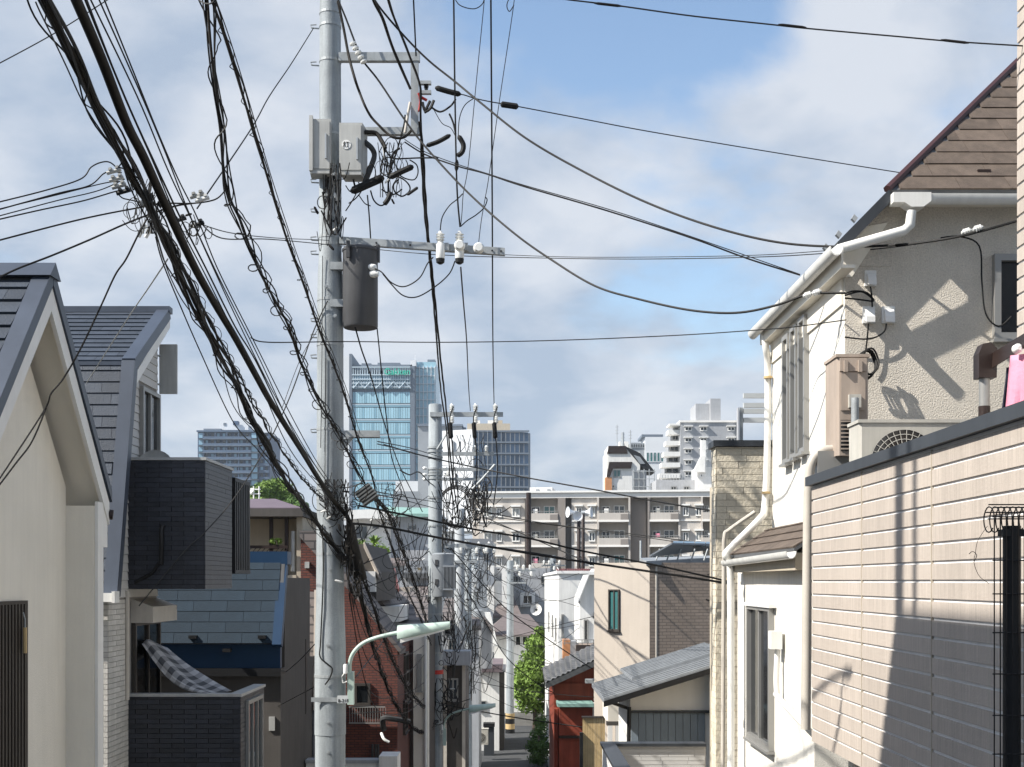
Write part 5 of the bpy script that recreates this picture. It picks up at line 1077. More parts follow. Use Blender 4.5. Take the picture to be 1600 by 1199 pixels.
# rigid insulated spur wires seen right of the second pole, mid row
for i in range(9):
    rg = random.Random(100+i); y0 = 860+i*26
    wire('one of the thin wires running between the crowded poles and the right-hand houses', [(735+rg.uniform(-8, 8), y0, 50), (800, y0+25+rg.uniform(0, 14), 48), (860, y0+40+rg.uniform(-20, 14), 46), (905, y0+38+rg.uniform(-30, 10), 44)], .009, grp='thin wires across the alley')
for i in range(7):
    rg = random.Random(200+i); y0 = 985+i*22
    wire('one of the thin wires strung between the second pole and the crowded poles', [(682, y0, 32), (705, y0+14+rg.uniform(0, 10), 40), (732, y0-10+rg.uniform(-12, 8), 50)], .014, grp='thin wires between the second pole and the crowded poles')

# pale clamps where service wires reach the stucco house
for i, (x, y, Yc, lab) in enumerate(((1262, 461, 11.9, 'pale coiled wire clamp left at the stucco house corner'), (1276, 457, 11.85, 'pale coiled wire clamp right at the stucco house corner'), (1510, 362, 11.25, 'cream wire clamp under the eave beside the tile wall'), (1528, 357, 11.2, 'second cream wire clamp under the eave beside the tile wall'))):
    p = P(x, y, Yc); T = thing('wire_clamp', lab, 'clamp', p); d = V((1, 0, .3)).normalized()
    MB().tube([p-d*.045, p-d*.02, p+d*.02, p+d*.045], [.012, .022, .022, .012], 8).build('body', 'porcelain', T, True)
    for k in (-1, 0, 1): MB().lathe(p+d*k*.02-d*.004, d, [(0, .03), (.008, .03)], 10).build('ring', 'porcelain', T)

for i, (x, lab) in enumerate(((706, 'left'), (743, 'middle'), (775, 'right'))):
    wire('black lead hanging from the %s top insulator of the second pole' % lab, [(x+2, 636, Y2-.45), (x-3, 652, Y2-.5), (x-2, 672, Y2-.5), (x+1, 700, Y2-.45), (x+2, 740, Y2-.3), (x-4, 790, Y2-.2)], .016)
    splice('black sleeve on the %s insulator lead of the second pole' % lab, [(x-3, 660, Y2-.5), (x-2, 672, Y2-.5), (x-1, 686, Y2-.48)], .055)
T = thing('wire_clamp', 'cream strain insulator chain hanging from the large pole top', 'clamp', P(556, 75, 15.25))
for k in range(5): MB().lathe(P(550+k*4.2, 66+k*7, 15.27), (.45, 0, -.9), [(0, .018), (.012, .042), (.03, .042), (.045, .018)], 10).build('disc', 'porcelain', T, True)

for i in range(12):
    rg = random.Random(300+i); y0 = 815+i*9; y1 = 835+i*17
    wire('one of the thin wires fanning right from the second pole to the crowded poles', [(684, y0, 32), (715, (y0+y1)/2+rg.uniform(4, 14), 40), (742+rg.uniform(-8, 14), y1, 52)], .011, grp='thin wires fanning from the second pole')
for i in range(7):
    rg = random.Random(400+i); y0 = 905+i*30
    wire('one of the slack leads looping between the large and second poles', [(545, 880+i*8, 15.6), (580+rg.uniform(-6, 6), y0+rg.uniform(0, 20), 18), (630, y0+30, 24), (676, y0+rg.uniform(-20, 10), 31.6)], .006, grp='slack leads between the large and second poles')
# ================================================================= MIDDLE DISTANCE
def bmat(name, c1, c2, mort, bw, bh, ms=.012, rough=.75, off=.5):
    m = bpy.data.materials.new(name); m.use_nodes = True; t = m.node_tree; b = t.nodes['Principled BSDF']; b.inputs['Roughness'].default_value = rough
    tc = t.nodes.new('ShaderNodeTexCoord'); s = t.nodes.new('ShaderNodeSeparateXYZ'); t.links.new(tc.outputs['Object'], s.inputs[0])
    a = t.nodes.new('ShaderNodeMath'); t.links.new(s.outputs[0], a.inputs[0]); t.links.new(s.outputs[1], a.inputs[1])
    c = t.nodes.new('ShaderNodeCombineXYZ'); t.links.new(a.outputs[0], c.inputs[0]); t.links.new(s.outputs[2], c.inputs[1])
    br = t.nodes.new('ShaderNodeTexBrick'); br.inputs['Scale'].default_value = 1; br.inputs['Brick Width'].default_value = bw; br.inputs['Row Height'].default_value = bh; br.inputs['Mortar Size'].default_value = ms; br.offset = off
    br.inputs['Color1'].default_value = (*c1, 1); br.inputs['Color2'].default_value = (*c2, 1); br.inputs['Mortar'].default_value = (*mort, 1); t.links.new(c.outputs[0], br.inputs['Vector'])
    n = t.nodes.new('ShaderNodeTexNoise'); n.inputs['Scale'].default_value = .8; n.inputs['Detail'].default_value = 6; t.links.new(tc.outputs['Object'], n.inputs['Vector'])
    mr = t.nodes.new('ShaderNodeMapRange'); mr.inputs['To Min'].default_value = .75; mr.inputs['To Max'].default_value = 1.25; t.links.new(n.outputs['Fac'], mr.inputs['Value'])
    x = t.nodes.new('ShaderNodeVectorMath'); x.operation = 'SCALE'; t.links.new(br.outputs['Color'], x.inputs[0]); t.links.new(mr.outputs[0], x.inputs['Scale']); t.links.new(x.outputs[0], b.inputs['Base Color'])
    bn = t.nodes.new('ShaderNodeBump'); bn.inputs['Strength'].default_value = .5; bn.inputs['Distance'].default_value = .01; bn.invert = True; t.links.new(br.outputs['Fac'], bn.inputs['Height']); t.links.new(bn.outputs[0], b.inputs['Normal'])
    M[name] = m
bmat('red_tile', (.165, .048, .031), (.115, .034, .024), (.05, .025, .022), .15, .052, .008)
bmat('brown_tile_wall', (.30, .24, .195), (.25, .20, .16), (.16, .13, .105), .23, .075, .008)
bmat('tan_siding', (.50, .455, .38), (.44, .40, .335), (.28, .25, .2), 3, .16, .010)
bmat('roof_slate_far', (.17, .145, .135), (.125, .108, .102), (.05, .045, .045), .45, .16, .018)
bmat('roof_pink_far', (.34, .27, .28), (.29, .23, .24), (.14, .11, .12), .45, .18, .018)
def fb(name, m, par, x0, y0, x1, y1, Y, d): return MB().box(P(x0, y1, Y), P(x1, y0, Y)+V((0, d, 0))).build(name, m, par)
def pp(name, m, par, pts, Y, d): return MB().prism([P(x, y, Y) for x, y in pts], (0, d, 0)).build(name, m, par)
def slab(name, m, par, pts, th): return MB().prism([P(*q) for q in pts], (0, 0, -th)).build(name, m, par)
def fwin(par, x0, y0, x1, y1, Y, panes=1, fm='alum', pm='glass', fr=.05, rails=0):
    a, b = P(x0, y1, Y), P(x1, y0, Y); return window(par, a, (1, 0, 0), b.x-a.x, b.z-a.z, fm, pm, panes, fr, .05, rails=rails)
def B(nm, label, x, Y, cat='house'): return thing(nm, label, cat, (P(x, 0, Y).x, Y, gz(Y)))
# brown slate roofed house left of the large pole
H = B('slate_house', 'narrow house with brown steep slate roof and pink verge left of the large pole', 470, 23)
MB().prism([P(455, 925, 23.6), P(495, 925, 23.6), P(493, 1105, 22.9), P(455, 1105, 22.9)], (0, .12, 0)).build('roof', 'roof_slate_far', H)
MB().prism([P(491, 922, 23.5), P(498, 922, 23.5), P(496, 1110, 22.8), P(489, 1110, 22.8)], (0, .2, 0)).build('verge_board', 'tan_wall', H)
fb('wall', 'taupe', H, 430, 1105, 492, 1330, 23.1, 4)
MB().tube([P(492, 1110, 22.9), P(492, 1330, 22.9)], .05, 8).build('downpipe', 'office_grey', H, True)
# red brick-tiled house behind the large pole
H = B('brick_house', 'dark red tile-clad house with sloping gable right behind the large pole', 560, 26)
pp('wall', 'red_tile', H, [(470, 834), (500, 834), (545, 905), (560, 935), (621, 1012), (621, 1350), (470, 1350)], 26, .15)
xb_ = P(621, 0, 26).x
part('side_wall', 'red_tile', H, ((xb_-.15, 26.15, -7.5), (xb_, 30.2, P(0, 1012, 26).z)))
slab('roof', 'roof_slate_far', H, [(560, 930, 25.8), (626, 1014, 25.8), (640, 1008, 30), (582, 930, 30)], .12)
slab('roof', 'roof_slate_far', H, [(468, 830, 25.8), (502, 830, 25.8), (560, 930, 25.8), (582, 930, 30), (520, 840, 30), (490, 840, 30)], .12)
fwin(H, 554, 1068, 579, 1102, 25.99, 1, 'bronze', 'glass_dark')
rl = part('window_rail', 'alum', H, (P(545, 1106, 25.8), P(602, 1104, 25.84)), (P(545, 1131, 25.8), P(602, 1129, 25.84)))
for i in range(15): part('bar', 'alum', rl, (P(546+i*4, 1129, 25.8), P(547+i*4, 1106, 25.83)))
for k, x in enumerate((582, 587, 591)): MB().tube([P(x, 1230, 25.9), P(x, 1163, 25.9)], .025, 6).build('vent_pipe', 'cable_grey', H, True)
MB().tube(path([(600, 1140, 25.9), (598, 1130, 25.8), (602, 1122, 25.7), (640, 1128, 25.9)], 5), .06, 8).build('refrigerant_pipe', 'cable_grey', H, True)
MB().tube(path([(596, 1146, 25.8), (600, 1155, 25.7), (608, 1160, 25.7)], 5), .03, 8).build('hose', 'porcelain', H, True)
fb('meter_box', 'box_grey', H, 476, 878, 483, 888, 25.9, .1)
for y in (1045, 1075, 1120):
    o = window(H, (xb_, 27.3+(y % 7)*.1, P(0, y, 27).z-.4), (0, 1, 0), .8, .7, 'bronze', 'glass_dark', 1, .05, .05)
# low pale parapet in front of it
T = B('parapet_wall', 'low pale parapet wall at the bottom behind the large pole', 560, 22, 'wall')
fb('wall', 'white_wall', T, 478, 1193, 620, 1260, 22, .2); fb('cap', 'grey_wall', T, 477, 1188, 600, 1193, 21.97, .3); fb('end_pier', 'white_wall', T, 592, 1182, 621, 1260, 21.9, .6)
# cream narrow building and taupe house along the alley, left
H = B('cream_house', 'narrow cream house with tall slit window left of the second pole', 655, 29)
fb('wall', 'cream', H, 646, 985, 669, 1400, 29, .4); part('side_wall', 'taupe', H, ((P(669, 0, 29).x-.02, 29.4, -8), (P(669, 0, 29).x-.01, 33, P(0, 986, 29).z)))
fwin(H, 652, 1022, 659, 1080, 28.99, 1, 'alum', 'glass_teal'); MB().tube([P(665, 985, 28.95), P(665, 1400, 28.95)], .035, 8).build('downpipe', 'pipe_white', H, True)
H = B('taupe_house', 'taupe house with pale posts behind the second pole', 710, 38)
fb('wall', 'taupe', H, 640, 1040, 722, 1300, 38, 6); fb('post', 'pipe_beige', H, 693, 1040, 698, 1300, 37.9, .1); fb('post', 'pipe_beige', H, 722, 1030, 727, 1300, 37.9, .1)
fb('balcony', 'grey_wall', H, 690, 1018, 735, 1040, 37.6, 1.0); fwin(H, 700, 1060, 716, 1095, 37.99, 2)
fb('red_awning', 'red_plastic', H, 660, 1000, 668, 1012, 37.5, .4)
H = B('grey_house', 'grey house squeezed behind the crowded row of poles', 725, 56)
fb('wall', 'grey_wall', H, 690, 975, 748, 1230, 56, 5); slab('roof', 'roof_slate_far', H, [(686, 978, 55.7), (752, 978, 55.7), (740, 935, 61), (696, 935, 61)], .2)
for x in (700, 722): fwin(H, x, 1000, x+12, 1025, 55.99, 2)
H = B('far_shed', 'grey gabled shed with white verge behind the crowded poles', 748, 62)
pp('wall', 'grey_wall', H, [(738, 985), (752, 962), (768, 985), (768, 1045), (738, 1045)], 62, 4); slab('roof', 'roof_slate_far', H, [(735, 985, 61.7), (752, 958, 61.7), (752, 956, 67), (735, 980, 67)], .15); slab('roof', 'roof_slate_far', H, [(752, 958, 61.7), (771, 987, 61.7), (771, 980, 67), (752, 956, 67)], .15)
# brown gable and jumbled roofs left of the second pole
H = B('brown_gable_house', 'small taupe gabled house with pale verge right of the large pole', 568, 30)
pp('wall', 'taupe', H, [(548, 852), (571, 850), (588, 893), (588, 940), (548, 940)], 30, 5); slab('verge', 'tan_wall', H, [(569, 846, 29.8), (592, 896, 29.8), (590, 897, 30.1), (568, 849, 30.1)], .12)
slab('roof', 'roof_slate_far', H, [(569, 847, 29.9), (593, 897, 29.9), (604, 892, 35), (580, 852, 35)], .12); fb('lower_wall', 'white_wall', H, 565, 893, 586, 925, 29.7, .3)
H = B('navy_roof_house', 'house with navy gable side and white parapet among the jumbled roofs', 600, 34)
slab('roof', 'roof_slate_far', H, [(574, 912, 33.6), (606, 952, 33.6), (640, 940, 38), (600, 905, 38)], .15); pp('gable_wall', 'blue_cap', H, [(570, 915), (576, 915), (603, 950), (570, 950)], 33.8, .3)
fb('wall', 'white_wall', H, 584, 948, 624, 972, 33.2, 3); slab('lean_to_roof', 'roof_grey', H, [(590, 972, 32.5), (625, 990, 32.5), (622, 966, 35), (596, 962, 35)], .1)
H = B('pink_roof_house', 'house with pale pinkish roof among the jumbled roofs', 604, 42)
slab('roof', 'roof_pink_far', H, [(584, 920, 41), (622, 920, 41), (614, 888, 46), (592, 905, 46)], .15); fb('wall', 'tan_wall', H, 586, 918, 640, 935, 41.3, 4); fb('parapet', 'white_wall', H, 592, 925, 638, 937, 40.6, .3)
slab('ridge_board', 'roof_maroon', H, [(618, 920, 41), (624, 920, 41), (617, 887, 46), (613, 888, 46)], .3)
H = B('brown_roof_house', 'house with broad brown-grey slate roof left of the second pole', 645, 36)
slab('roof', 'roof_slate_far', H, [(606, 990, 34.5), (676, 985, 34.5), (664, 925, 40), (620, 925, 40)], .15); fb('wall', 'white_wall', H, 612, 975, 668, 1100, 35.3, 4); slab('ridge_cap', 'tan_wall', H, [(606, 936, 39.6), (672, 932, 39.6), (672, 928, 40.2), (606, 930, 40.2)], .15)
H = B('dark_roof_house', 'dark roofed house with lit yellow window near the second pole', 655, 52)
fb('wall', 'grey_wall', H, 630, 892, 672, 930, 52, 4); slab('roof', 'roof_dark', H, [(628, 896, 51.5), (674, 896, 51.5), (668, 876, 56), (636, 876, 56)], .2); fwin(H, 651, 886, 660, 893, 51.3, 1, 'alum', 'yellow_wood')
slab('roof', 'roof_brown', H, [(640, 950, 46), (690, 950, 46), (690, 915, 52), (650, 915, 52)], .15)
# white roofed building above
H = B('canopy_building', 'pale building with white curved canopy and teal roof edge behind the large pole', 600, 102, 'building')
fb('wall', 'white_wall', H, 548, 812, 611, 900, 102, 6); fb('side_wall', 'grey_wall', H, 611, 804, 674, 900, 101.8, 6.3)
pp('canopy', 'white_paint', H, [(530, 800), (552, 797), (580, 796), (606, 800), (618, 808), (606, 811), (570, 810), (530, 812)], 100, 2.0)
slab('teal_roof', 'copper', H, [(596, 802, 101), (674, 803, 101), (674, 794, 108), (600, 792, 108)], .25)
fwin(H, 637, 821, 651, 828, 101.78, 2); fwin(H, 642, 812, 647, 816, 101.78, 1); fwin(H, 556, 822, 574, 842, 101.98, 2); fwin(H, 582, 820, 592, 826, 101.98, 1)
fb('lower_wing', 'grey_wall', H, 625, 860, 676, 920, 97, 4)
TT = thing('palm_tree', 'small spiky palm tree before the white canopy building', 'tree', P(585, 900, 60))
MB().tube([P(585, 905, 60), P(585, 852, 60)], [.12, .09], 8).build('trunk', 'bark', TT, True)
mb = MB(); rg = random.Random(5); c = P(585, 851, 60)
for i in range(60):
    th = rg.random()*6.28; el = rg.uniform(-.5, 1.2); d = V((math.cos(th)*math.cos(el), math.sin(th)*math.cos(el), math.sin(el))); l = rg.uniform(.45, .75); s = d.cross(UP).normalized()*.045
    mb.v += [tuple(c-s), tuple(c+s), tuple(c+d*l*.6+s*1.2+UP*.02), tuple(c+d*l*.6-s*1.2+UP*.02), tuple(c+d*l-UP*.12)]; k = len(mb.v)-5; mb.f += [(k, k+1, k+2, k+3), (k+3, k+2, k+4)]
mb.build('crown', 'leaf_a', TT)
TT = thing('shrub', 'dark green shrub beside the palm before the white canopy building', 'shrub', P(565, 880, 61)); foliage('leaves', 'leaf_a', TT, [(P(563, 855, 61), (.45, .4, .35)), (P(572, 865, 60.5), (.5, .4, .35)), (P(596, 862, 61), (.4, .4, .3))], 900, .09, 9)
MB().tube([P(566, 890, 61), P(566, 862, 61)], .05, 6).build('stem', 'bark', TT)
# ---- centre: white house group at the end of the alley
H = B('white_house', 'white house with brown hip roof at the end of the alley', 810, 86)
a, b = P(770, 1040, 86), P(852, 992, 86)
fb('wall', 'white_wall', H, 772, 990, 850, 1140, 86, 8)
MB().prism([P(758, 992, 85.2), P(856, 992, 85.2), P(826, 960, 90), P(790, 960, 90)], (0, 0, -.12)).poly([P(758, 992, 85.2), P(790, 960, 90), P(760, 985, 95)]).poly([P(856, 992, 85.2), P(852, 985, 95), P(826, 960, 90)]).build('roof', 'roof_brown', H)
pp('bright_gable', 'white_paint', H, [(757, 957), (766, 957), (778, 1010), (770, 1010)], 85.0, .6)
for x in (805, 816, 826): fwin(H, x, 994, x+9, 1009, 85.98, 1, 'white_paint', 'glass_dark', .05)
fwin(H, 763, 1003, 771, 1018, 84.9, 1, 'white_paint', 'glass_dark', .04)
H = B('white_block', 'pale blue-grey building with white stair block behind the brown hip roof', 815, 105, 'building')
fb('wall', 'grey_wall', H, 770, 888, 868, 1000, 105, 8); fb('stair_block', 'white_paint', H, 761, 884, 772, 960, 103, 3); fb('stair_block', 'white_paint', H, 784, 884, 794, 960, 103, 3); fb('stair_wall', 'white_paint', H, 772, 908, 784, 960, 103.4, 3); fb('link_wall', 'grey_wall', H, 772, 886, 784, 908, 104, 2)
slab('roof', 'roof_brown', H, [(770, 962, 102), (815, 962, 102), (800, 925, 104.9), (785, 925, 104.9)], .2)
f0 = fb('window_surround', 'white_paint', H, 813, 926, 836, 948, 104.7, .3); fwin(H, 817, 930, 832, 944, 104.68, 2, 'white_paint', 'glass_dark', .06)
for x in (800, 845): fwin(H, x, 900, x+10, 912, 104.98, 2)
T = thing('satellite_dish', 'round white satellite dish with dark centre on the pale blue-grey building', 'dish', P(838, 962, 104)); MB().lathe(P(838, 953, 103.8), (-.3, -1, .2), [(0, .1), (.0, .25), (.1, .42), (.14, .48), (.12, .48), (.0, .3)], 24).build('reflector', 'white_paint', T, True); MB().tube([P(838, 962, 104), P(838, 953, 103.8)], .05, 6).build('mast', 'steel', T); MB().lathe(P(838, 953, 103.3), (0, -1, 0), [(0, .1), (.15, .1)], 10).build('feed', 'black', T)
# garage-like white building and road end
H = B('white_garage', 'flat roofed white outbuilding on the left at the alley foot', 765, 66, 'outbuilding')
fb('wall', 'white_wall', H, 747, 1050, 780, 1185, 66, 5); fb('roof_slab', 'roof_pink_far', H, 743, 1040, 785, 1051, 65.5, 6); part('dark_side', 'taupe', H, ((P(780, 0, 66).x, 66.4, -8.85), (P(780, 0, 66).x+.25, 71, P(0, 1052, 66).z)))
fb('canopy', 'grey_wall', H, 770, 1046, 790, 1050, 66.2, 4); fwin(H, 750, 1095, 760, 1112, 65.98, 1)
T = ac_unit('air_conditioner', 'small white air conditioner standing on the road edge at the alley foot', P(743, 1164, 62), .62, .4, .75, 'ac_white')
T = B('vending_machine', 'red vending machine half hidden behind the crowded poles', 738, 60, 'vending machine'); fb('cabinet', 'red_plastic', T, 731, 1142, 742, 1200, 60, .7); fb('display', 'glass', T, 733, 1145, 740, 1160, 59.98, .05); fb('slot', 'black', T, 733, 1172, 740, 1177, 59.98, .05)
T = B('bin', 'dark grey waste bin beside the white outbuilding', 762, 64, 'bin'); fb('body', 'coping_dark', T, 756, 1135, 772, 1185, 64, .6); fb('lid', 'black', T, 755, 1131, 773, 1136, 63.9, .75)
W1 = B('block_wall', 'low concrete block wall with white panel fence at the alley end', 820, 78, 'wall')
core = fb('core', 'joint_grey', W1, 797, 1113, 852, 1150, 78, .2)
a = P(797, 1135, 78); courses(core, 'block', 'block', a, (1, 0, 0), UP, P(852, 0, 78).x-a.x, .82, .2, .4, .012, .02, .5)
fb('panel', 'white_paint', W1, 795, 1088, 846, 1113, 78.05, .06); fb('panel_cap', 'alum', W1, 794, 1086, 847, 1088, 78.0, .14)
# tree and hedge
def tree(nm, label, base, top_blobs, n, size, tr, m='leaf_a', seed=1, grp=None):
    T = thing(nm, label, 'tree', base, grp); base = V(base); mb = MB()
    c0 = V((0, 0, 0))
    for c, r in top_blobs: c0 += V(c)
    c0 /= len(top_blobs); fork = base.lerp(c0, .45); mb.tube([base, base.lerp(fork, .5)+V((.05, 0, 0)), fork], [tr, tr*.8, tr*.65], 8)
    for c, r in top_blobs[:8]: mb.tube([fork, fork.lerp(V(c), .5)+V((0, 0, .1)), V(c)], [tr*.5, tr*.35, tr*.12], 6)
    mb.build('trunk', 'bark', T, True); foliage('crown', m, T, top_blobs, n, size, seed, .35); return T
rg = random.Random(3); bl = []
for (x, y, r) in ((838, 1005, 15), (850, 1000, 12), (846, 1025, 17), (830, 1030, 16), (818, 1045, 14), (812, 1062, 13), (828, 1058, 18), (846, 1052, 17), (815, 1082, 14), (832, 1084, 18), (848, 1080, 15), (822, 1102, 13), (840, 1104, 14), (806, 1075, 8), (855, 1030, 12), (843, 985, 8)):
    k = r*1.18/F*76; bl.append((P(x, y, 76+rg.uniform(-.5, .5)), (k, k, k*.85)))
tree('garden_tree', 'bright green bushy tree beside the white gabled houses', P(835, 1140, 76), bl, 7000, .125, .14)
T = thing('hedge', 'dark green hedge bush at the foot of the white wall', 'shrub', P(840, 1190, 60))
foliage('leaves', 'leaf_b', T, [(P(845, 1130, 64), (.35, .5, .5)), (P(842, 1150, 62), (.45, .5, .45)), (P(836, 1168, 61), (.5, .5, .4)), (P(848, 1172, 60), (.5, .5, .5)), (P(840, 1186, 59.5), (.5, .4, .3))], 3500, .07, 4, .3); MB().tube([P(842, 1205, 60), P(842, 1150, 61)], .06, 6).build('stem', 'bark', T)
# ---- right middle: white houses
H = B('white_terrace_house', 'white flat roofed house with long side wall along the alley', 885, 53)
x0 = P(873, 0, 53).x
part('wall', 'white_wall', H, ((x0, 53, -9), (x0+3.5, 76, .30))); part('roof_cap', 'white_paint', H, ((x0-.08, 52.9, .302), (x0+3.6, 76.1, .42)))
for y in (55.5, 60, 66): window(H, (x0, y+.8, -2.6), (0, -1, 0), .8, 1.0, 'alum', 'glass_dark', 2, .05, .05)
window(H, (x0, 56.2, -5.0), (0, -1, 0), .8, 1.0, 'alum', 'glass_dark', 2, .05, .05); fwin(H, 877, 960, 881, 995, 52.98, 1, 'alum', 'glass_dark')
fb('lower_step', 'white_paint', H, 866, 1085, 873, 1250, 50.5, 1.5)
H = B('white_gable_house', 'white gabled house with dark narrow windows above the red house', 928, 46)
pp('wall', 'white_wall', H, [(906, 936), (921, 898), (960, 898), (960, 1060), (906, 1060)], 46, 4)
slab('roof', 'white_paint', H, [(903, 938, 45.7), (921, 893, 45.7), (926, 893, 50), (908, 935, 50)], .12); slab('roof', 'white_paint', H, [(921, 893, 45.7), (962, 893, 45.7), (962, 889, 50), (924, 889, 50)], .12)
fwin(H, 912, 968, 919, 1003, 45.98, 1, 'alum', 'glass_dark'); fwin(H, 932, 966, 940, 1004, 45.98, 1, 'alum', 'glass_dark'); slab('hood', 'roof_dark', H, [(926, 962, 45.4), (952, 962, 45.4), (952, 956, 46), (928, 956, 46)], .1)
H = B('balcony_house', 'house with brown balcony and orange brick pier below the white gables', 915, 42)
fb('wall', 'white_wall', H, 888, 1030, 965, 1180, 42.6, 4); bb = fb('balcony', 'brown_tile', H, 900, 1008, 955, 1030, 42, 1.0); fb('brick_pier', 'orange', H, 880, 1000, 891, 1042, 42.2, .8); fb('grey_pier', 'grey_wall', H, 891, 1002, 900, 1040, 42.2, .8)
for z in (1000, 1005): part('rail', 'alum', bb, (P(880, z+.6, 41.9), P(958, z-.6, 41.95)))
for i in range(9): part('baluster', 'alum', bb, (P(882+i*9, 1008, 41.9), P(883+i*9, 1000, 41.95)))
# red house
H = B('red_house', 'rust red house with grey tiled roof sloping to the alley', 905, 37)
fb('wall', 'red_wall', H, 866, 1068, 960, 1300, 37, 5); pp('gable_wall', 'red_wall', H, [(866, 1068), (960, 1026), (960, 1067.5)], 37.05, .3)
A, Bq, Cq, Dq = P(853, 1068, 36.6), P(962, 1018, 36.6), P(962, 992, 41.5), P(848, 1044, 41.5)
RR = MB().prism([A, Bq, Cq, Dq], (0, 0, -.16)).build('roof', 'roof_dark', H)
uu = (Bq-A).normalized(); vv = (Dq-A); vv = (vv-uu*vv.dot(uu)).normalized(); nn = uu.cross(vv)
for i in range(14):
    for j in range(9):
        o = A.lerp(Bq, i/14).lerp(Dq.lerp(Cq, i/14), j/9); e1 = (A.lerp(Bq, (i+1)/14)).lerp(Dq.lerp(Cq, (i+1)/14), j/9)-o; e2 = A.lerp(Bq, i/14).lerp(Dq.lerp(Cq, i/14), (j+1)/9)-o
        if (i, j) == (0, 0): pass
        mb = MB(); n_ = e1.cross(e2).normalized(); mb.v = [tuple(q) for q in (o+n_*.01, o+e1*.5+n_*.06, o+e1*.98+n_*.015, o+e1*.98+e2*.97+n_*.01, o+e1*.5+e2*.97+n_*.045, o+e2*.97+n_*.005)]; mb.f = [(0, 1, 4, 5), (1, 2, 3, 4)]; mb.build('roof_tile', 'roof_tile', RR)
fb('lower_box', 'red_wall', H, 874, 1106, 926, 1300, 36.2, .8); fb('canopy', 'copper', H, 871, 1100, 928, 1105, 35.9, 1.1); fb('corner_board', 'red_wall', H, 866, 1108, 872, 1300, 36.6, .4); fb('eave_beam', 'dark_brown', H, 873, 1150, 926, 1154, 36.1, .1)
fb('shutter_pier', 'white_wall', H, 926, 1100, 936, 1135, 36.3, .5); fb('bracket', 'galv', H, 915, 1062, 932, 1068, 36, .3)
T = ac_unit('air_conditioner', 'dirty white air conditioner high on the rust red house', P(930, 1098, 36), .30, .6, .55, 'ac_white', False)
T = B('board_fence', 'yellow vertical board fence below the grey metal roof', 928, 30, 'fence'); part('rail', 'bronze', T, (P(909, 1122, 29.95), P(946, 1119, 30.02)), (P(909, 1164, 30.02), P(946, 1161, 30.05)))
for i in range(9): part('board', 'yellow_wood', T, (P(910.5+i*3.9, 1300, 30), P(914+i*3.9, 1122, 30.03)))
fb('post', 'black', T, 906, 1145, 911, 1300, 29.9, .1)
# maroon roof far behind
H = B('maroon_roof_house', 'cream house with maroon ribbed roof below the apartment block', 905, 95); slab('roof', 'roof_maroon', H, [(872, 915, 93), (960, 915, 93), (960, 889, 100), (868, 889, 100)], .25); fb('wall', 'yellow_wood', H, 874, 911, 960, 960, 93.6, 5); pp('gable', 'cream', H, [(866, 892), (870, 890), (876, 915), (866, 915)], 93.5, .5)
for i in range(24): MB().obox(P(873+i*3.6, 914.6, 93), P(873+i*3.6, 889, 100)-P(873+i*3.6, 914.6, 93), (.03, 0, 0), (0, 0, .06)).build('seam', 'roof_maroon', H)
# tan house with brown tiled side
H = B('tan_house', 'tan rendered house with brown tiled side and solar rack on its roof', 1015, 31)
c0 = P(1015, HOR, 30.0); d1 = V((-.80, .60, 0)); d2 = V((.985, .17, 0)); zt = P(0, 879, 30).z; zb = -9
MB().prism([c0.xy.to_3d()+V((0, 0, zb)), (c0+d1*1.55).xy.to_3d()+V((0, 0, zb)), (c0+d1*1.55+V((.4, 4, 0))).xy.to_3d()+V((0, 0, zb)), (c0+V((1, 4, 0))).xy.to_3d()+V((0, 0, zb))], (0, 0, zt-zb)).build('wall', 'tan_wall', H)
MB().prism([c0.xy.to_3d()+V((.004, -.002, zb)), (c0+d2*2.6).xy.to_3d()+V((.004, -.002, zb)), (c0+d2*2.6+V((-.1, .2, 0))).xy.to_3d()+V((0, 0, zb)), (c0+V((0.004, .2, 0))).xy.to_3d()+V((0, 0, zb))], (0, 0, zt-zb-.002)).build('side_wall', 'brown_tile_wall', H)
q = c0+d1*1.12; window(H, (q.x-.0, q.y-.0, P(0, 985, 30.7).z), -d1, .30, .98, 'bronze', 'glass_teal', 2, .03, .05)
MB().tube([c0+V((.16, .04, P(0, 1200, 30).z)), c0+V((.16, .04, zt-.1))], .03, 8).build('downpipe', 'pipe_beige', H, True)
slab('roof_deck', 'roof_grey', H, [(1010, 877, 29.8), (1122, 872, 31), (1122, 868, 36), (1000, 872, 35)], .1)
rk = slab('solar_rack', 'office_grey', H, [(1014, 868, 30), (1050, 848, 30), (1120, 850, 31), (1120, 856, 31.3), (1060, 858, 31)], .04)
for x in (1025, 1042, 1058, 1080, 1100): MB().tube([P(x, 876, 30.4), P(x+6, 858, 30.4)], .02, 5).build('strut', 'galv', H)
for i in range(4): slab('solar_panel', 'glass', H, [(1052+i*17, 852+i*.3, 30.6), (1068+i*17, 852.3+i*.3, 30.6), (1068+i*17, 846+i*.3, 31.6), (1052+i*17, 845.7+i*.3, 31.6)], .04)
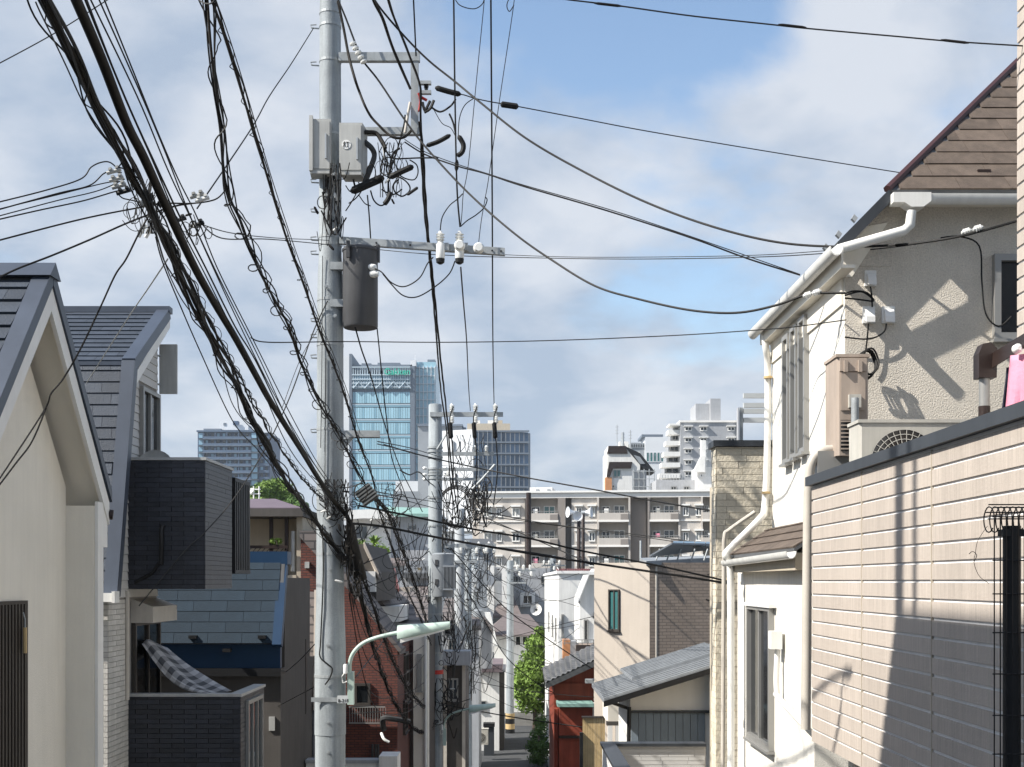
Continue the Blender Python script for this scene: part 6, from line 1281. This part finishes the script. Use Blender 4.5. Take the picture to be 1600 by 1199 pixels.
# grey standing-seam roof house
H = B('metal_roof_house', 'white and blue-grey house with grey metal roof left of the stone-faced house', 1030, 22)
s_ = .31
R0 = P(944, 1093, 22); ux = V((1, 0, s_)); 
Wd = 2.3
RF = MB().prism([R0, R0+ux*Wd, R0+ux*Wd+V((0, 3.4, 0)), R0+V((0, 3.4, 0))], (0, 0, -.07)).build('roof', 'roof_grey', H)
for i in range(12): MB().obox(R0+V((0, .02+i*.29, .001)), ux*Wd, (0, .02, 0), (0, 0, .022)).build('seam', 'roof_grey', RF)
R1 = R0+ux*.62+V((0, 1.5, .06)); MB().prism([R1, R1+ux*1.7, R1+ux*1.7+V((0, 2.6, 0)), R1+V((0, 2.6, 0))], (0, 0, -.05)).build('upper_roof', 'roof_grey', H)
for i in range(9): MB().obox(R1+V((0, .02+i*.29, .001)), ux*1.7, (0, .02, 0), (0, 0, .02)).build('seam', 'roof_grey', H)
MB().obox(R0+V((-.01, -.04, -.13)), ux*Wd, (0, .035, 0), (0, 0, .10)).build('verge_board', 'black', H)
a = P(985, 1160, 22.45); MB().prism([(a.x, 22.45, -6), (3.6, 22.45, -6), (3.6, 22.45, R0.z+s_*(3.6-R0.x)-.09), (a.x, 22.45, R0.z+s_*(a.x-R0.x)-.09)], (0, 2.5, 0)).build('wall', 'white_paint', H)
zz0, zz1 = P(0, 1175, 22.4).z, P(0, 1114, 22.4).z; k = 0; x = a.x+.01
while x < 3.35:
    part('siding_sheet', 'bluegrey_siding', H, ((x, 22.40, zz0), (x+.122, 22.448, zz1))); x += .13
part('siding_trim', 'coping_dark', H, ((a.x-.02, 22.36, zz1), (3.5, 22.449, zz1+.04))); MB().tube([P(983, 1105, 22.3), P(982, 1200, 22.3)], .035, 8).build('downpipe', 'black', H, True)
MB().tube([P(950, 1096, 22.2), P(984, 1108, 22.4)], .03, 8).build('rain_pipe', 'black', H, True)
# cluttered white porch under its eave
H = B('porch_house', 'small cream porch with white posts under the grey metal roof', 965, 26); fb('wall', 'cream', H, 950, 1100, 985, 1130, 25.6, 1.5); fb('beam', 'taupe', H, 948, 1128, 986, 1134, 25.5, .2)
for x in (950, 962, 974): fb('post', 'white_paint', H, x, 1134, x+7, 1200, 25.5, .1)
# near parapet roof
H = B('parapet_roof_house', 'flat roof with dark coping and pale stone parapet at bottom centre right', 1030, 19)
z1 = P(0, 1166, 19.5).z; a = P(942, 1166, 19.5)
part('back_parapet', 'siding_grey', H, ((a.x, 19.5, -6), (2.95, 19.65, z1))); part('back_coping', 'coping_dark', H, ((a.x-.03, 19.44, z1), (2.95, 19.7, z1+.045)))
part('side_parapet', 'white_wall', H, ((a.x, 14, -6), (a.x+.15, 19.5, z1-.002))); part('side_coping', 'coping_dark', H, ((a.x-.03, 14, z1-.002), (a.x+.19, 19.44, z1+.043)))
part('roof_deck', 'grey_wall', H, ((a.x+.15, 14, -6), (2.9, 19.5, z1-.75)))
courses(W_ := [o for o in C.objects if o.parent == H and o.name.startswith('back_parapet')][0], 'stone', 'siding_grey', (a.x+.19, 19.5, z1-.7), (1, 0, 0), UP, 2.95-a.x-.2, .7, .06, .35, .006, .006, .37, jit=.006, rnd=.3)
# ================================================================= FAR BUILDINGS
# ---- apartment block across the valley, turned a little so its right end is nearer
YA = 145.0
AB = B('apartment_block', 'long beige four storey apartment block with balconies across the valley', 930, YA, 'apartment block')
SK = -.10                          # metres of depth per metre along x
def ya_(x): return YA-SK*0+(x-930)/F*YA*(-.12)
def AP(x, y): return P(x, y, ya_(x))
def abox(nm, m, par, x0, x1, y0, y1, out, th):
    """box on the turned front: pixel columns x0..x1, rows y0..y1 (measured at column 930), proud by out"""
    a, b = P(x0, 0, ya_(x0)), P(x1, 0, ya_(x1)); a.z = b.z = 0; d = b-a; n_ = V((d.y, -d.x, 0)).normalized()
    z0, z1 = (HOR-y1)/F*YA, (HOR-y0)/F*YA
    return MB().obox(a+n_*out+V((0, 0, z0)), d, -n_*th, (0, 0, z1-z0)).build(nm, m, par)
rows = [781, 820, 859, 898]; SH = 39
def awin(par, x0, x1, y0, y1, out, panes=2, pm='glass', fm='white_paint'):
    a, b = P(x0, 0, ya_(x0)), P(x1, 0, ya_(x1)); a.z = b.z = (HOR-y1)/F*YA; d = b-a; n_ = V((d.y, -d.x, 0)).normalized()
    return window(par, a+n_*out, d, d.length, (y1-y0)/F*YA, fm, pm, panes, .10, .10)
abox('wall', 'apt_wall', AB, 735, 1135, 776, 1010, -1.6, 10)
abox('cornice', 'apt_band', AB, 733, 1137, 770, 778, .25, 3); abox('cornice_lip', 'white_paint', AB, 732, 1138, 767, 770, .5, 3.5)
bays = [('w', 748, 820), ('b', 825, 872), ('d', 872, 882), ('g', 882, 893), ('w', 893, 936), ('b', 936, 982), ('g', 982, 1009), ('b', 1016, 1060), ('w', 1060, 1098), ('b', 1098, 1125)]
rnd_ = random.Random(9)
for t, x0, x1 in bays:
    if t == 'w':
        abox('bay_wall', 'apt_wall', AB, x0, x1, 778, 1010, .0, 1.6)
        ws = [(x0+8, x0+21), (x0+28, x0+36)] if x1-x0 > 60 else [(x0+7, x0+16), (x0+27, x0+37)]
        if x1-x0 > 60: ws.append((x0+52, x0+64))
        for r in rows:
            for a, b in ws:
                awin(AB, a, b, r+12, r+26, .0, 2, rnd_.choice(['glass', 'curtain', 'glass'])); abox('awning', 'white_paint', AB, a-2, b+2, r+8, r+10.5, .55, .55)
    elif t == 'b':
        for r in rows:
            bl_ = abox('balcony', 'apt_wall', AB, x0, x1, r+21, r+32, .45, .18); abox('rail', 'alum', bl_, x0, x1, r+17.5, r+18.5, .40, .08)
            for i in range(int((x1-x0)/4)): abox('baluster', 'alum', bl_, x0+i*4+1, x0+i*4+1.5, r+18.5, r+21, .38, .06)
            abox('slab_edge', 'apt_band', AB, x0-1, x1+1, r+32, r+35, .5, 2.1); awin(AB, x0+(x1-x0)*.48, x0+(x1-x0)*.86, r+8, r+30, -1.58, 2, 'glass_teal' if rnd_.random() < .5 else 'glass'); awin(AB, x0+3, x0+(x1-x0)*.36, r+9, r+30, -1.58, 2, 'glass_dark')
            if rnd_.random() < .6: abox('laundry', rnd_.choice(['white_paint', 'pink_cloth', 'bluegrey_siding', 'curtain']), bl_, x0+8, x0+15, r+14, r+21, .1, .05)
            abox('dark_screen', 'apt_dark', AB, x1-12, x1, r+23, r+32, .50, .04)
        abox('pier', 'apt_wall', AB, x0-3, x0, 778, 1010, .3, 1.9); abox('pier', 'apt_wall', AB, x1, x1+3, 778, 1010, .3, 1.9)
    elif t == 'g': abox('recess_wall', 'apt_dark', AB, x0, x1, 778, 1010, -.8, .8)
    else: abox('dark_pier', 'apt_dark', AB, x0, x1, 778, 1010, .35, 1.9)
for x0, x1 in ((735, 820), (893, 936), (1060, 1098)):
    for r in rows: abox('floor_band', 'apt_band', AB, x0, x1, r+32.2, r+34.2, .12, .13)
for x in (822, 881, 1012): abox('dark_pipe', 'apt_dark', AB, x, x+3, 778, 1010, .5, .3)
rt = abox('roof_hut', 'white_paint', AB, 822, 858, 757, 770, -4, 5)
for x in (832, 850): abox('hut_vent', 'office_grey', rt, x, x+5, 760, 764, -3.9, .3)
T = B('mesh_screen', 'grey rooftop mesh screen in front of the white and brown tower house', 1005, YA+12, 'screen'); fb('panel', 'office_grey', T, 988, 735, 1010, 768, YA+12, .3)
for i in range(5): fb('post', 'galv', T, 990+i*8, 733, 991+i*8, 768, YA+11.8, .2)
for y in (736, 748, 760): fb('rail', 'galv', T, 988, y, 1024, y+1, YA+11.7, .1)
# small tower house with slanted brown roof
Yt = 190
H = B('slanted_tower', 'narrow white building with brown slanted penthouse roof', 985, Yt, 'building')
fb('wall', 'white_wall', H, 948, 706, 1000, 790, Yt, 8); pp('upper_wall', 'white_wall', H, [(950, 706), (950, 697), (978, 697), (1000, 725), (1000, 735), (950, 735)], Yt-.12, 7.6)
pp('parapet', 'dark_brown', H, [(949, 709), (951, 697), (978, 697), (981, 709)], Yt-.3, .4); pp('slanted_roof', 'black', H, [(976, 697), (1000, 708), (1024, 738), (1010, 738), (985, 709)], Yt-.2, 6); pp('lower_band', 'dark_brown', H, [(948, 745), (952, 722), (988, 722), (986, 732), (958, 732), (953, 745)], Yt-.4, .5)
fb('orange_band', 'orange', H, 946, 746, 956, 790, Yt-.3, 2); fwin(H, 960, 708, 971, 721, Yt-.02, 2, 'alum', 'glass_teal', .12); fwin(H, 958, 733, 970, 746, Yt-.02, 2, 'alum', 'glass_teal', .12); fwin(H, 956, 758, 960, 763, Yt-.3, 1, 'alum', 'glass_dark', .08)
MB().prism([P(990, 711, Yt-.3), P(1000, 714, Yt-.3), P(1008, 725, Yt-.3), P(1000, 725, Yt-.3)], (0, .08, 0)).build('skylight', 'office_grey', H)
for x, h in ((964, 664), (973, 676), (985, 672)):
    T = B('antenna_mast', ['tall thin aerial', 'short thick aerial', 'cross-barred aerial'][(964, 973, 985).index(x)]+' on the slanted-roof tower', x, Yt+2, 'antenna'); MB().tube([P(x, 697, Yt+2), P(x, h, Yt+2)], .07 if x != 973 else .22, 6).build('mast', 'steel', T)
    for k in range(3): MB().tube([P(x-3, h+4+k*5, Yt+2), P(x+3, h+3+k*5, Yt+2)], .04, 4).build('element', 'steel', T)
# stepped white and grey apartment tower
Yg = 260
H = B('grey_apartment', 'grey apartment tower with stepped white balconies and rooftop block', 1100, Yg, 'apartment tower')
fb('wall', 'grey_wall', H, 1063, 659, 1160, 830, Yg, 14); fb('lift_block', 'grey_wall', H, 1087, 631, 1125, 659, Yg+3, 8); fb('lift_tower', 'grey_wall', H, 1110, 623, 1126, 659, Yg+2, 7); fb('parapet', 'apt_band', H, 1062, 657, 1161, 660, Yg-.3, 14.6)
for r in range(6):
    y = 667+r*17.5
    for x in (1070, 1094, 1137): fwin(H, x, y, x+11, y+6.5, Yg-.02, 2, 'white_paint', 'glass_dark', .15); fb('hood', 'white_paint', H, x-1, y-2, x+13, y-.6, Yg-.7, .7)
for r in range(7):
    y = 672+r*17; x0 = 1044-r*3.4
    bk = fb('balcony', 'white_paint', H, x0, y, 1063, y+7, Yg+1-r*.4, 4); fb('step_wall', 'grey_wall', H, x0+8, y-10, 1063, y, Yg+4, 6); fwin(H, x0+10, y-9, 1060, y-1, Yg+3.9, 2, 'alum', 'glass_dark', .15)
fb('balcony_roof', 'white_paint', H, 1046, 662, 1064, 665, Yg, 5)
fb('side_pier', 'grey_wall', H, 1153, 637, 1159, 700, Yg-2, 1.5)
H = B('striped_office', 'pale office block with dark green windows left of the grey apartment tower', 1020, 300, 'building'); fb('wall', 'tower_white', H, 1008, 683, 1060, 830, 300, 14); fb('crenellated_top', 'tower_side', H, 1003, 679, 1036, 683, 300, 10); fb('lower_wall', 'office_grey', H, 985, 692, 1008, 830, 301, 10)
for i in range(8): fwin(H, 1010+i*5.6, 707, 1014.5+i*5.6, 722, 299.9, 1, 'tower_white', 'glass_teal', .1)
for i in range(6): fwin(H, 986+i*3.6, 694, 989+i*3.6, 700, 300.9, 1, 'office_grey', 'glass_dark', .1)
for x in (968, 976): fb('vent_block', 'apt_band', H, x, 690, x+6, 700, 305, 4)
H = B('white_stair_house', 'white stair tower with flue left of the stone-faced house', 1105, 150, 'building'); fb('wall', 'white_paint', H, 1090, 730, 1112, 800, 150, 5); pp('slant', 'white_paint', H, [(1083, 738), (1096, 712), (1102, 712), (1102, 738)], 149.5, .8); fb('flue', 'white_paint', H, 1096, 688, 1103, 730, 150.2, 1); fwin(H, 1094, 740, 1098, 746, 149.9, 1, 'white_paint', 'glass_dark', .1); fb('parapet', 'grey_wall', H, 1025, 750, 1110, 790, 152, 6)
for i in range(18): fb('rail', 'galv', H, 1026+i*4.4, 742, 1026.8+i*4.4, 750, 152, .1)
for x in (1048, 1068): fwin(H, x, 760, x+9, 766, 151.98, 2, 'alum', 'glass_dark', .1)
mt_ = [o for o in C.objects]
for i in range(7):
    fb('scaffold_post', 'galv', H, 1104+i*2, 690, 1104.6+i*2, 745, 148, .1)
# ---- curved glass office
Yo = 300
H = B('glass_office', 'dark glazed office block with white blank side wall and rounded corner', 770, Yo, 'office block')
zt, zb = P(0, 671, Yo).z, P(0, 830, Yo).z
xl, xm, xr = P(690, 0, Yo).x, P(739, 0, Yo).x, P(829, 0, Yo).x
MB().prism([(xl, Yo+3, zb), (xm, Yo, zb), (xm, Yo+18, zb), (xl, Yo+18, zb)], (0, 0, zt-zb)).build('blank_wall', 'tower_white', H)
MB().prism([(xm, Yo, zb), (xr-2.5, Yo+.5, zb), (xr-.8, Yo+1.4, zb), (xr, Yo+3.2, zb), (xr, Yo+18, zb), (xm, Yo+18, zb)], (0, 0, zt-zb-.6)).build('core', 'office_grey', H)
nx = 12; 
for r in range(6):
    y0 = 676+r*17.5
    for i in range(nx):
        a = 741+i*7.1; yd = Yo-.12+(.04*i)
        fo = MB().box(P(a, y0+14.5, yd), P(a+6.1, y0, yd)+V((0, .10, 0))).build('pane', 'office_glass', H)
        if r == 0: MB().box(P(a-.9, 775, yd-.35), P(a, 673, yd-.35)+V((0, .4, 0))).build('fin', 'office_grey', H)
for r in range(7): fb('spandrel', 'tower_side', H, 740, 672.5+r*17.5, 827, 675+r*17.5, Yo-.3, .5)
for x, y in ((718, 690), (723, 690), (720, 715), (727, 715), (706, 688), (711, 740), (722, 742), (728, 742)): fb('slit_window', 'glass_dark', H, x, y, x+2, y+20, Yo+.9+(739-x)*.012, .5)
fb('penthouse', 'beige', H, 730, 662, 797, 675, Yo+6, 8); fb('penthouse_unit', 'white_paint', H, 744, 657, 750, 662, Yo+8, 3); fb('penthouse_unit', 'white_paint', H, 762, 657, 772, 662, Yo+8, 3); fb('penthouse_tower', 'beige', H, 770, 657, 785, 663, Yo+9, 4)
H = B('grey_tower', 'blank dark grey tower left of the glazed office', 700, 320, 'building'); fb('wall', 'office_grey', H, 653, 665, 722, 850, 320, 15); fb('roof_unit', 'tower_side', H, 715, 668, 728, 675, 322, 6); fb('cap', 'tower_side', H, 652, 663, 723, 666, 319.5, 16)
for i in range(3): fb('vent', 'tower_side', H, 668+i*14, 700, 672+i*14, 704, 319.8, .4)
# ---- tall glass tower with green letters
Yk = 420
H = B('glass_tower', 'tall pale blue glass tower with green sign letters near its top', 600, Yk, 'office tower')
fb('core', 'tower_side', H, 549, 570, 644, 860, Yk, 25); fb('left_slab', 'tower_white', H, 534, 556, 547, 860, Yk+2, 20); fb('left_edge', 'tower_side', H, 545.5, 553, 550, 860, Yk-1, 22)
fb('right_core', 'tower_glass2', H, 648, 566, 681, 860, Yk+4, 22); fb('joint_wall', 'tower_side', H, 641, 572, 648, 860, Yk-.6, 8)
for r in range(8):
    y0 = 613+r*24
    for i in range(24):
        fb('pane', 'tower_glass2' if (i+r) % 5 else 'tower_glass', H, 551+i*3.75, y0, 554.3+i*3.75, y0+17, Yk-.5, .4)
    fb('spandrel', 'tower_frame', H, 549, y0+18.3, 641, y0+20, Yk-.6, .5); fb('spandrel', 'tower_glass', H, 549, y0+20.4, 641, y0+23, Yk-.6, .5)
fb('top_glass', 'tower_glass', H, 550, 586, 641, 608, Yk-.4, .3)
for i in range(25): fb('crown_fin', 'tower_frame', H, 551+i*3.7, 573, 552.3+i*3.7, 596, Yk-.9, .5)
for i in range(23): fb('crown_fin', 'tower_white', H, 552+i*4, 596, 553+i*4, 607, Yk-.9, .4)
for y in (573, 585, 592, 598, 604): fb('crown_rail', 'tower_frame', H, 550, y, 641, y+1.6, Yk-1.2, .4)
for i in range(5): MB().tube([P(552+i*18, 607, Yk-1.3), P(561+i*18, 597, Yk-1.3), P(570+i*18, 607, Yk-1.3)], .18, 5).build('truss', 'tower_frame', H)
for i in range(22):
    fb('rail_band', 'tower_frame', H, 648, 574+i*12.5, 681, 575.6+i*12.5, Yk+3.6, .4)
for i in range(6): fb('mullion', 'tower_white', H, 649+i*6, 572, 650+i*6, 840, Yk+3.4, .5)
fb('roof_unit', 'tower_side', H, 565, 568, 580, 572, Yk+5, 5); fb('roof_unit', 'tower_side', H, 590, 567, 625, 572, Yk+5, 5); fb('roof_unit', 'tower_white', H, 641, 563, 650, 572, Yk, 5); fb('roof_unit', 'tower_side', H, 668, 562, 680, 570, Yk+5, 5); fb('crane_mast', 'tower_white', H, 648, 555, 649, 566, Yk+3, .5)
sg = text('Gakken', P(600, 585.5, Yk-1.8), 2.9, 'sign_green', H, 'sign_lettering', .15, .015)
bb_ = [v.co.x for v in sg.data.vertices]; sc = (P(640, 0, Yk-1.6).x-P(600, 0, Yk-1.6).x)/(max(bb_)-min(bb_)); x_ = min(bb_)
for v in sg.data.vertices: v.co.x = x_+(v.co.x-x_)*sc
fb('low_block', 'tower_white', H, 618, 752, 660, 790, 330, 10); fb('low_unit', 'office_grey', H, 615, 768, 655, 800, 300, 10)
# ---- navy apartment tower on the left
Yn = 560
H = B('navy_tower', 'dark blue high-rise apartment tower beyond the trees at left', 365, Yn, 'apartment tower')
fb('core', 'tower_navy', H, 309, 674, 404, 800, Yn, 20); part('side_wall', 'tower_navy', H, (P(404, 800, Yn)+V((0, .5, 0)), P(421, 676, Yn)+V((0, 26, 0))))
fb('roof_slab', 'tower_rail', H, 307, 672.5, 406, 675, Yn-1.5, 24)
for r in range(10):
    y0 = 676+r*10.6
    fb('rail', 'tower_rail', H, 317, y0+6.2, 392, y0+10, Yn-1.6, .4); fb('slab', 'tower_side', H, 310, y0+9.8, 404, y0+10.6, Yn-1.8, 1.8)
    for i in range(4): fb('divider', 'tower_rail', H, 317+i*18.4, y0, 318.3+i*18.4, y0+10, Yn-1.5, 1.5)
    for i in range(8): fb('window', 'tower_pane' if random.random() < .3 else 'glass_dark', H, 321+i*9, y0+1.5, 325+i*9, y0+6, Yn-.2, .2)
    fb('end_pane', 'tower_pane', H, 310.5, y0+.8, 316.5, y0+8.5, Yn-1.0, 1.0); fb('end_pane', 'tower_pane', H, 393, y0+.8, 402, y0+8.5, Yn-1.0, .9)
    part('side_rail', 'tower_rail', H, (P(405, y0+10, Yn)+V((0, -.4, 0)), P(420.5, y0+6, Yn)+V((0, .45, 0))))
    for i in range(2): fb('side_pane', 'tower_pane' if random.random() < .4 else 'glass_dark', H, 407+i*7, y0+.5, 411+i*7, y0+5.5, Yn+.3, .3)
fb('penthouse', 'tower_white', H, 343, 657, 365, 672, Yn+4, 8); fb('penthouse', 'tower_white', H, 365, 664, 388, 672, Yn+4, 8); fb('roof_plant', 'tower_side', H, 318, 670, 345, 673, Yn+2, 8); fb('roof_plant', 'tower_navy', H, 364, 658, 372, 664, Yn+3, 3); fb('vent', 'tower_side', H, 349, 661, 353, 665, Yn+3.8, .3)
# ---- trees on the left hill
rg = random.Random(12)
for k, (lab, cx, cy, Yt_, spots) in enumerate((('rounded sunlit tree crown left on the wooded rise', 395, 790, 118, [(378, 790, 13), (390, 775, 13), (404, 768, 14), (385, 800, 14), (402, 790, 16), (374, 805, 10)]),
        ('broad tree crown at the top of the wooded rise', 432, 790, 122, [(418, 762, 14), (432, 758, 14), (446, 766, 14), (425, 778, 17), (442, 782, 17), (455, 780, 12), (432, 800, 16)]),
        ('darker tree crown at the right of the wooded rise', 466, 805, 114, [(462, 782, 11), (470, 792, 12), (476, 806, 12), (465, 812, 15), (478, 824, 12), (470, 840, 12), (482, 842, 10), (455, 800, 12)]))):
    bl = [(P(x, y, Yt_+rg.uniform(-1.5, 1.5)), (r/F*Yt_, r/F*Yt_, r/F*Yt_*.8)) for x, y, r in spots]
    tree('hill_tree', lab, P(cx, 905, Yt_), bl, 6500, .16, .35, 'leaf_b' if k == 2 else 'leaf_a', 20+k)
T = B('sapling', 'small light green tree in front of the wooded rise', 460, 80, 'tree'); foliage('crown', 'leaf_a', T, [(P(455, 797, 80), (.5, .4, .3)), (P(462, 803, 80), (.4, .4, .3)), (P(484, 838, 80), (.6, .5, .7)), (P(478, 815, 80), (.4, .4, .4))], 900, .09, 31); MB().tube([P(468, 900, 80), P(466, 810, 80)], .08, 6).build('trunk', 'bark', T)
T = B('roof_antenna', 'white ladder-like aerial rack in front of the wooded rise', 400, 60, 'antenna'); mb = None
for x in (396.5, 405): MB().tube([P(x, 790, 60), P(x, 760, 60)], .035, 5).build('mast', 'white_paint', T)
for y in (765, 772, 782): MB().tube([P(390, y, 60), P(407, y, 60)], .03, 5).build('bar', 'white_paint', T)
MB().lathe(P(394, 767, 60), (-.6, -1, .3), [(0, .03), (.02, .09), (.05, .12)], 12).build('dish', 'white_paint', T)
# ---- low fill buildings closing gaps in the valley
for i, (x0, x1, y0, y1, Y, m, rm, lab) in enumerate(((330, 500, 842, 960, 100, 'tan_wall', 'roof_brown', 'tan house in the valley left of the large pole'), (540, 660, 880, 960, 95, 'grey_wall', 'roof_brown', 'grey house in the valley between the poles'), (690, 770, 850, 1000, 125, 'office_grey', 'roof_dark', 'grey building behind the coil heap'), (860, 1000, 915, 1010, 80, 'white_wall', 'roof_brown', 'white house behind the white gables'), (1000, 1130, 880, 1000, 70, 'tan_wall', 'roof_dark', 'tan house behind the brown tiled wall'))):
    H = B('valley_house', lab, (x0+x1)/2, Y); fb('wall', m, H, x0, y0, x1, y1+120, Y, 6); slab('roof', rm, H, [(x0-3, y0, Y-.4), (x1+3, y0, Y-.4), (x1-4, y0-8, Y+4), (x0+4, y0-8, Y+4)], .2)
    for q in range(4):
        xx = x0+(x1-x0)*(q+.5)/4; fwin(H, xx-4, y0+12, xx+4, y0+24, Y-.02, 2)

# ---- thin summer haze over the whole valley
hz = MB().box((-3200, -500, -12), (3200, 3100, 110)).build('haze', None); hz['kind'] = 'stuff'
hm = bpy.data.materials.new('haze_air'); hm.use_nodes = True; t = hm.node_tree; t.nodes.clear()
pv = t.nodes.new('ShaderNodeVolumePrincipled'); pv.inputs['Color'].default_value = (.80, .90, 1.0, 1); pv.inputs['Density'].default_value = .00018; pv.inputs['Anisotropy'].default_value = .2
mo = t.nodes.new('ShaderNodeOutputMaterial'); t.links.new(pv.outputs[0], mo.inputs['Volume']); hz.data.materials.append(hm)
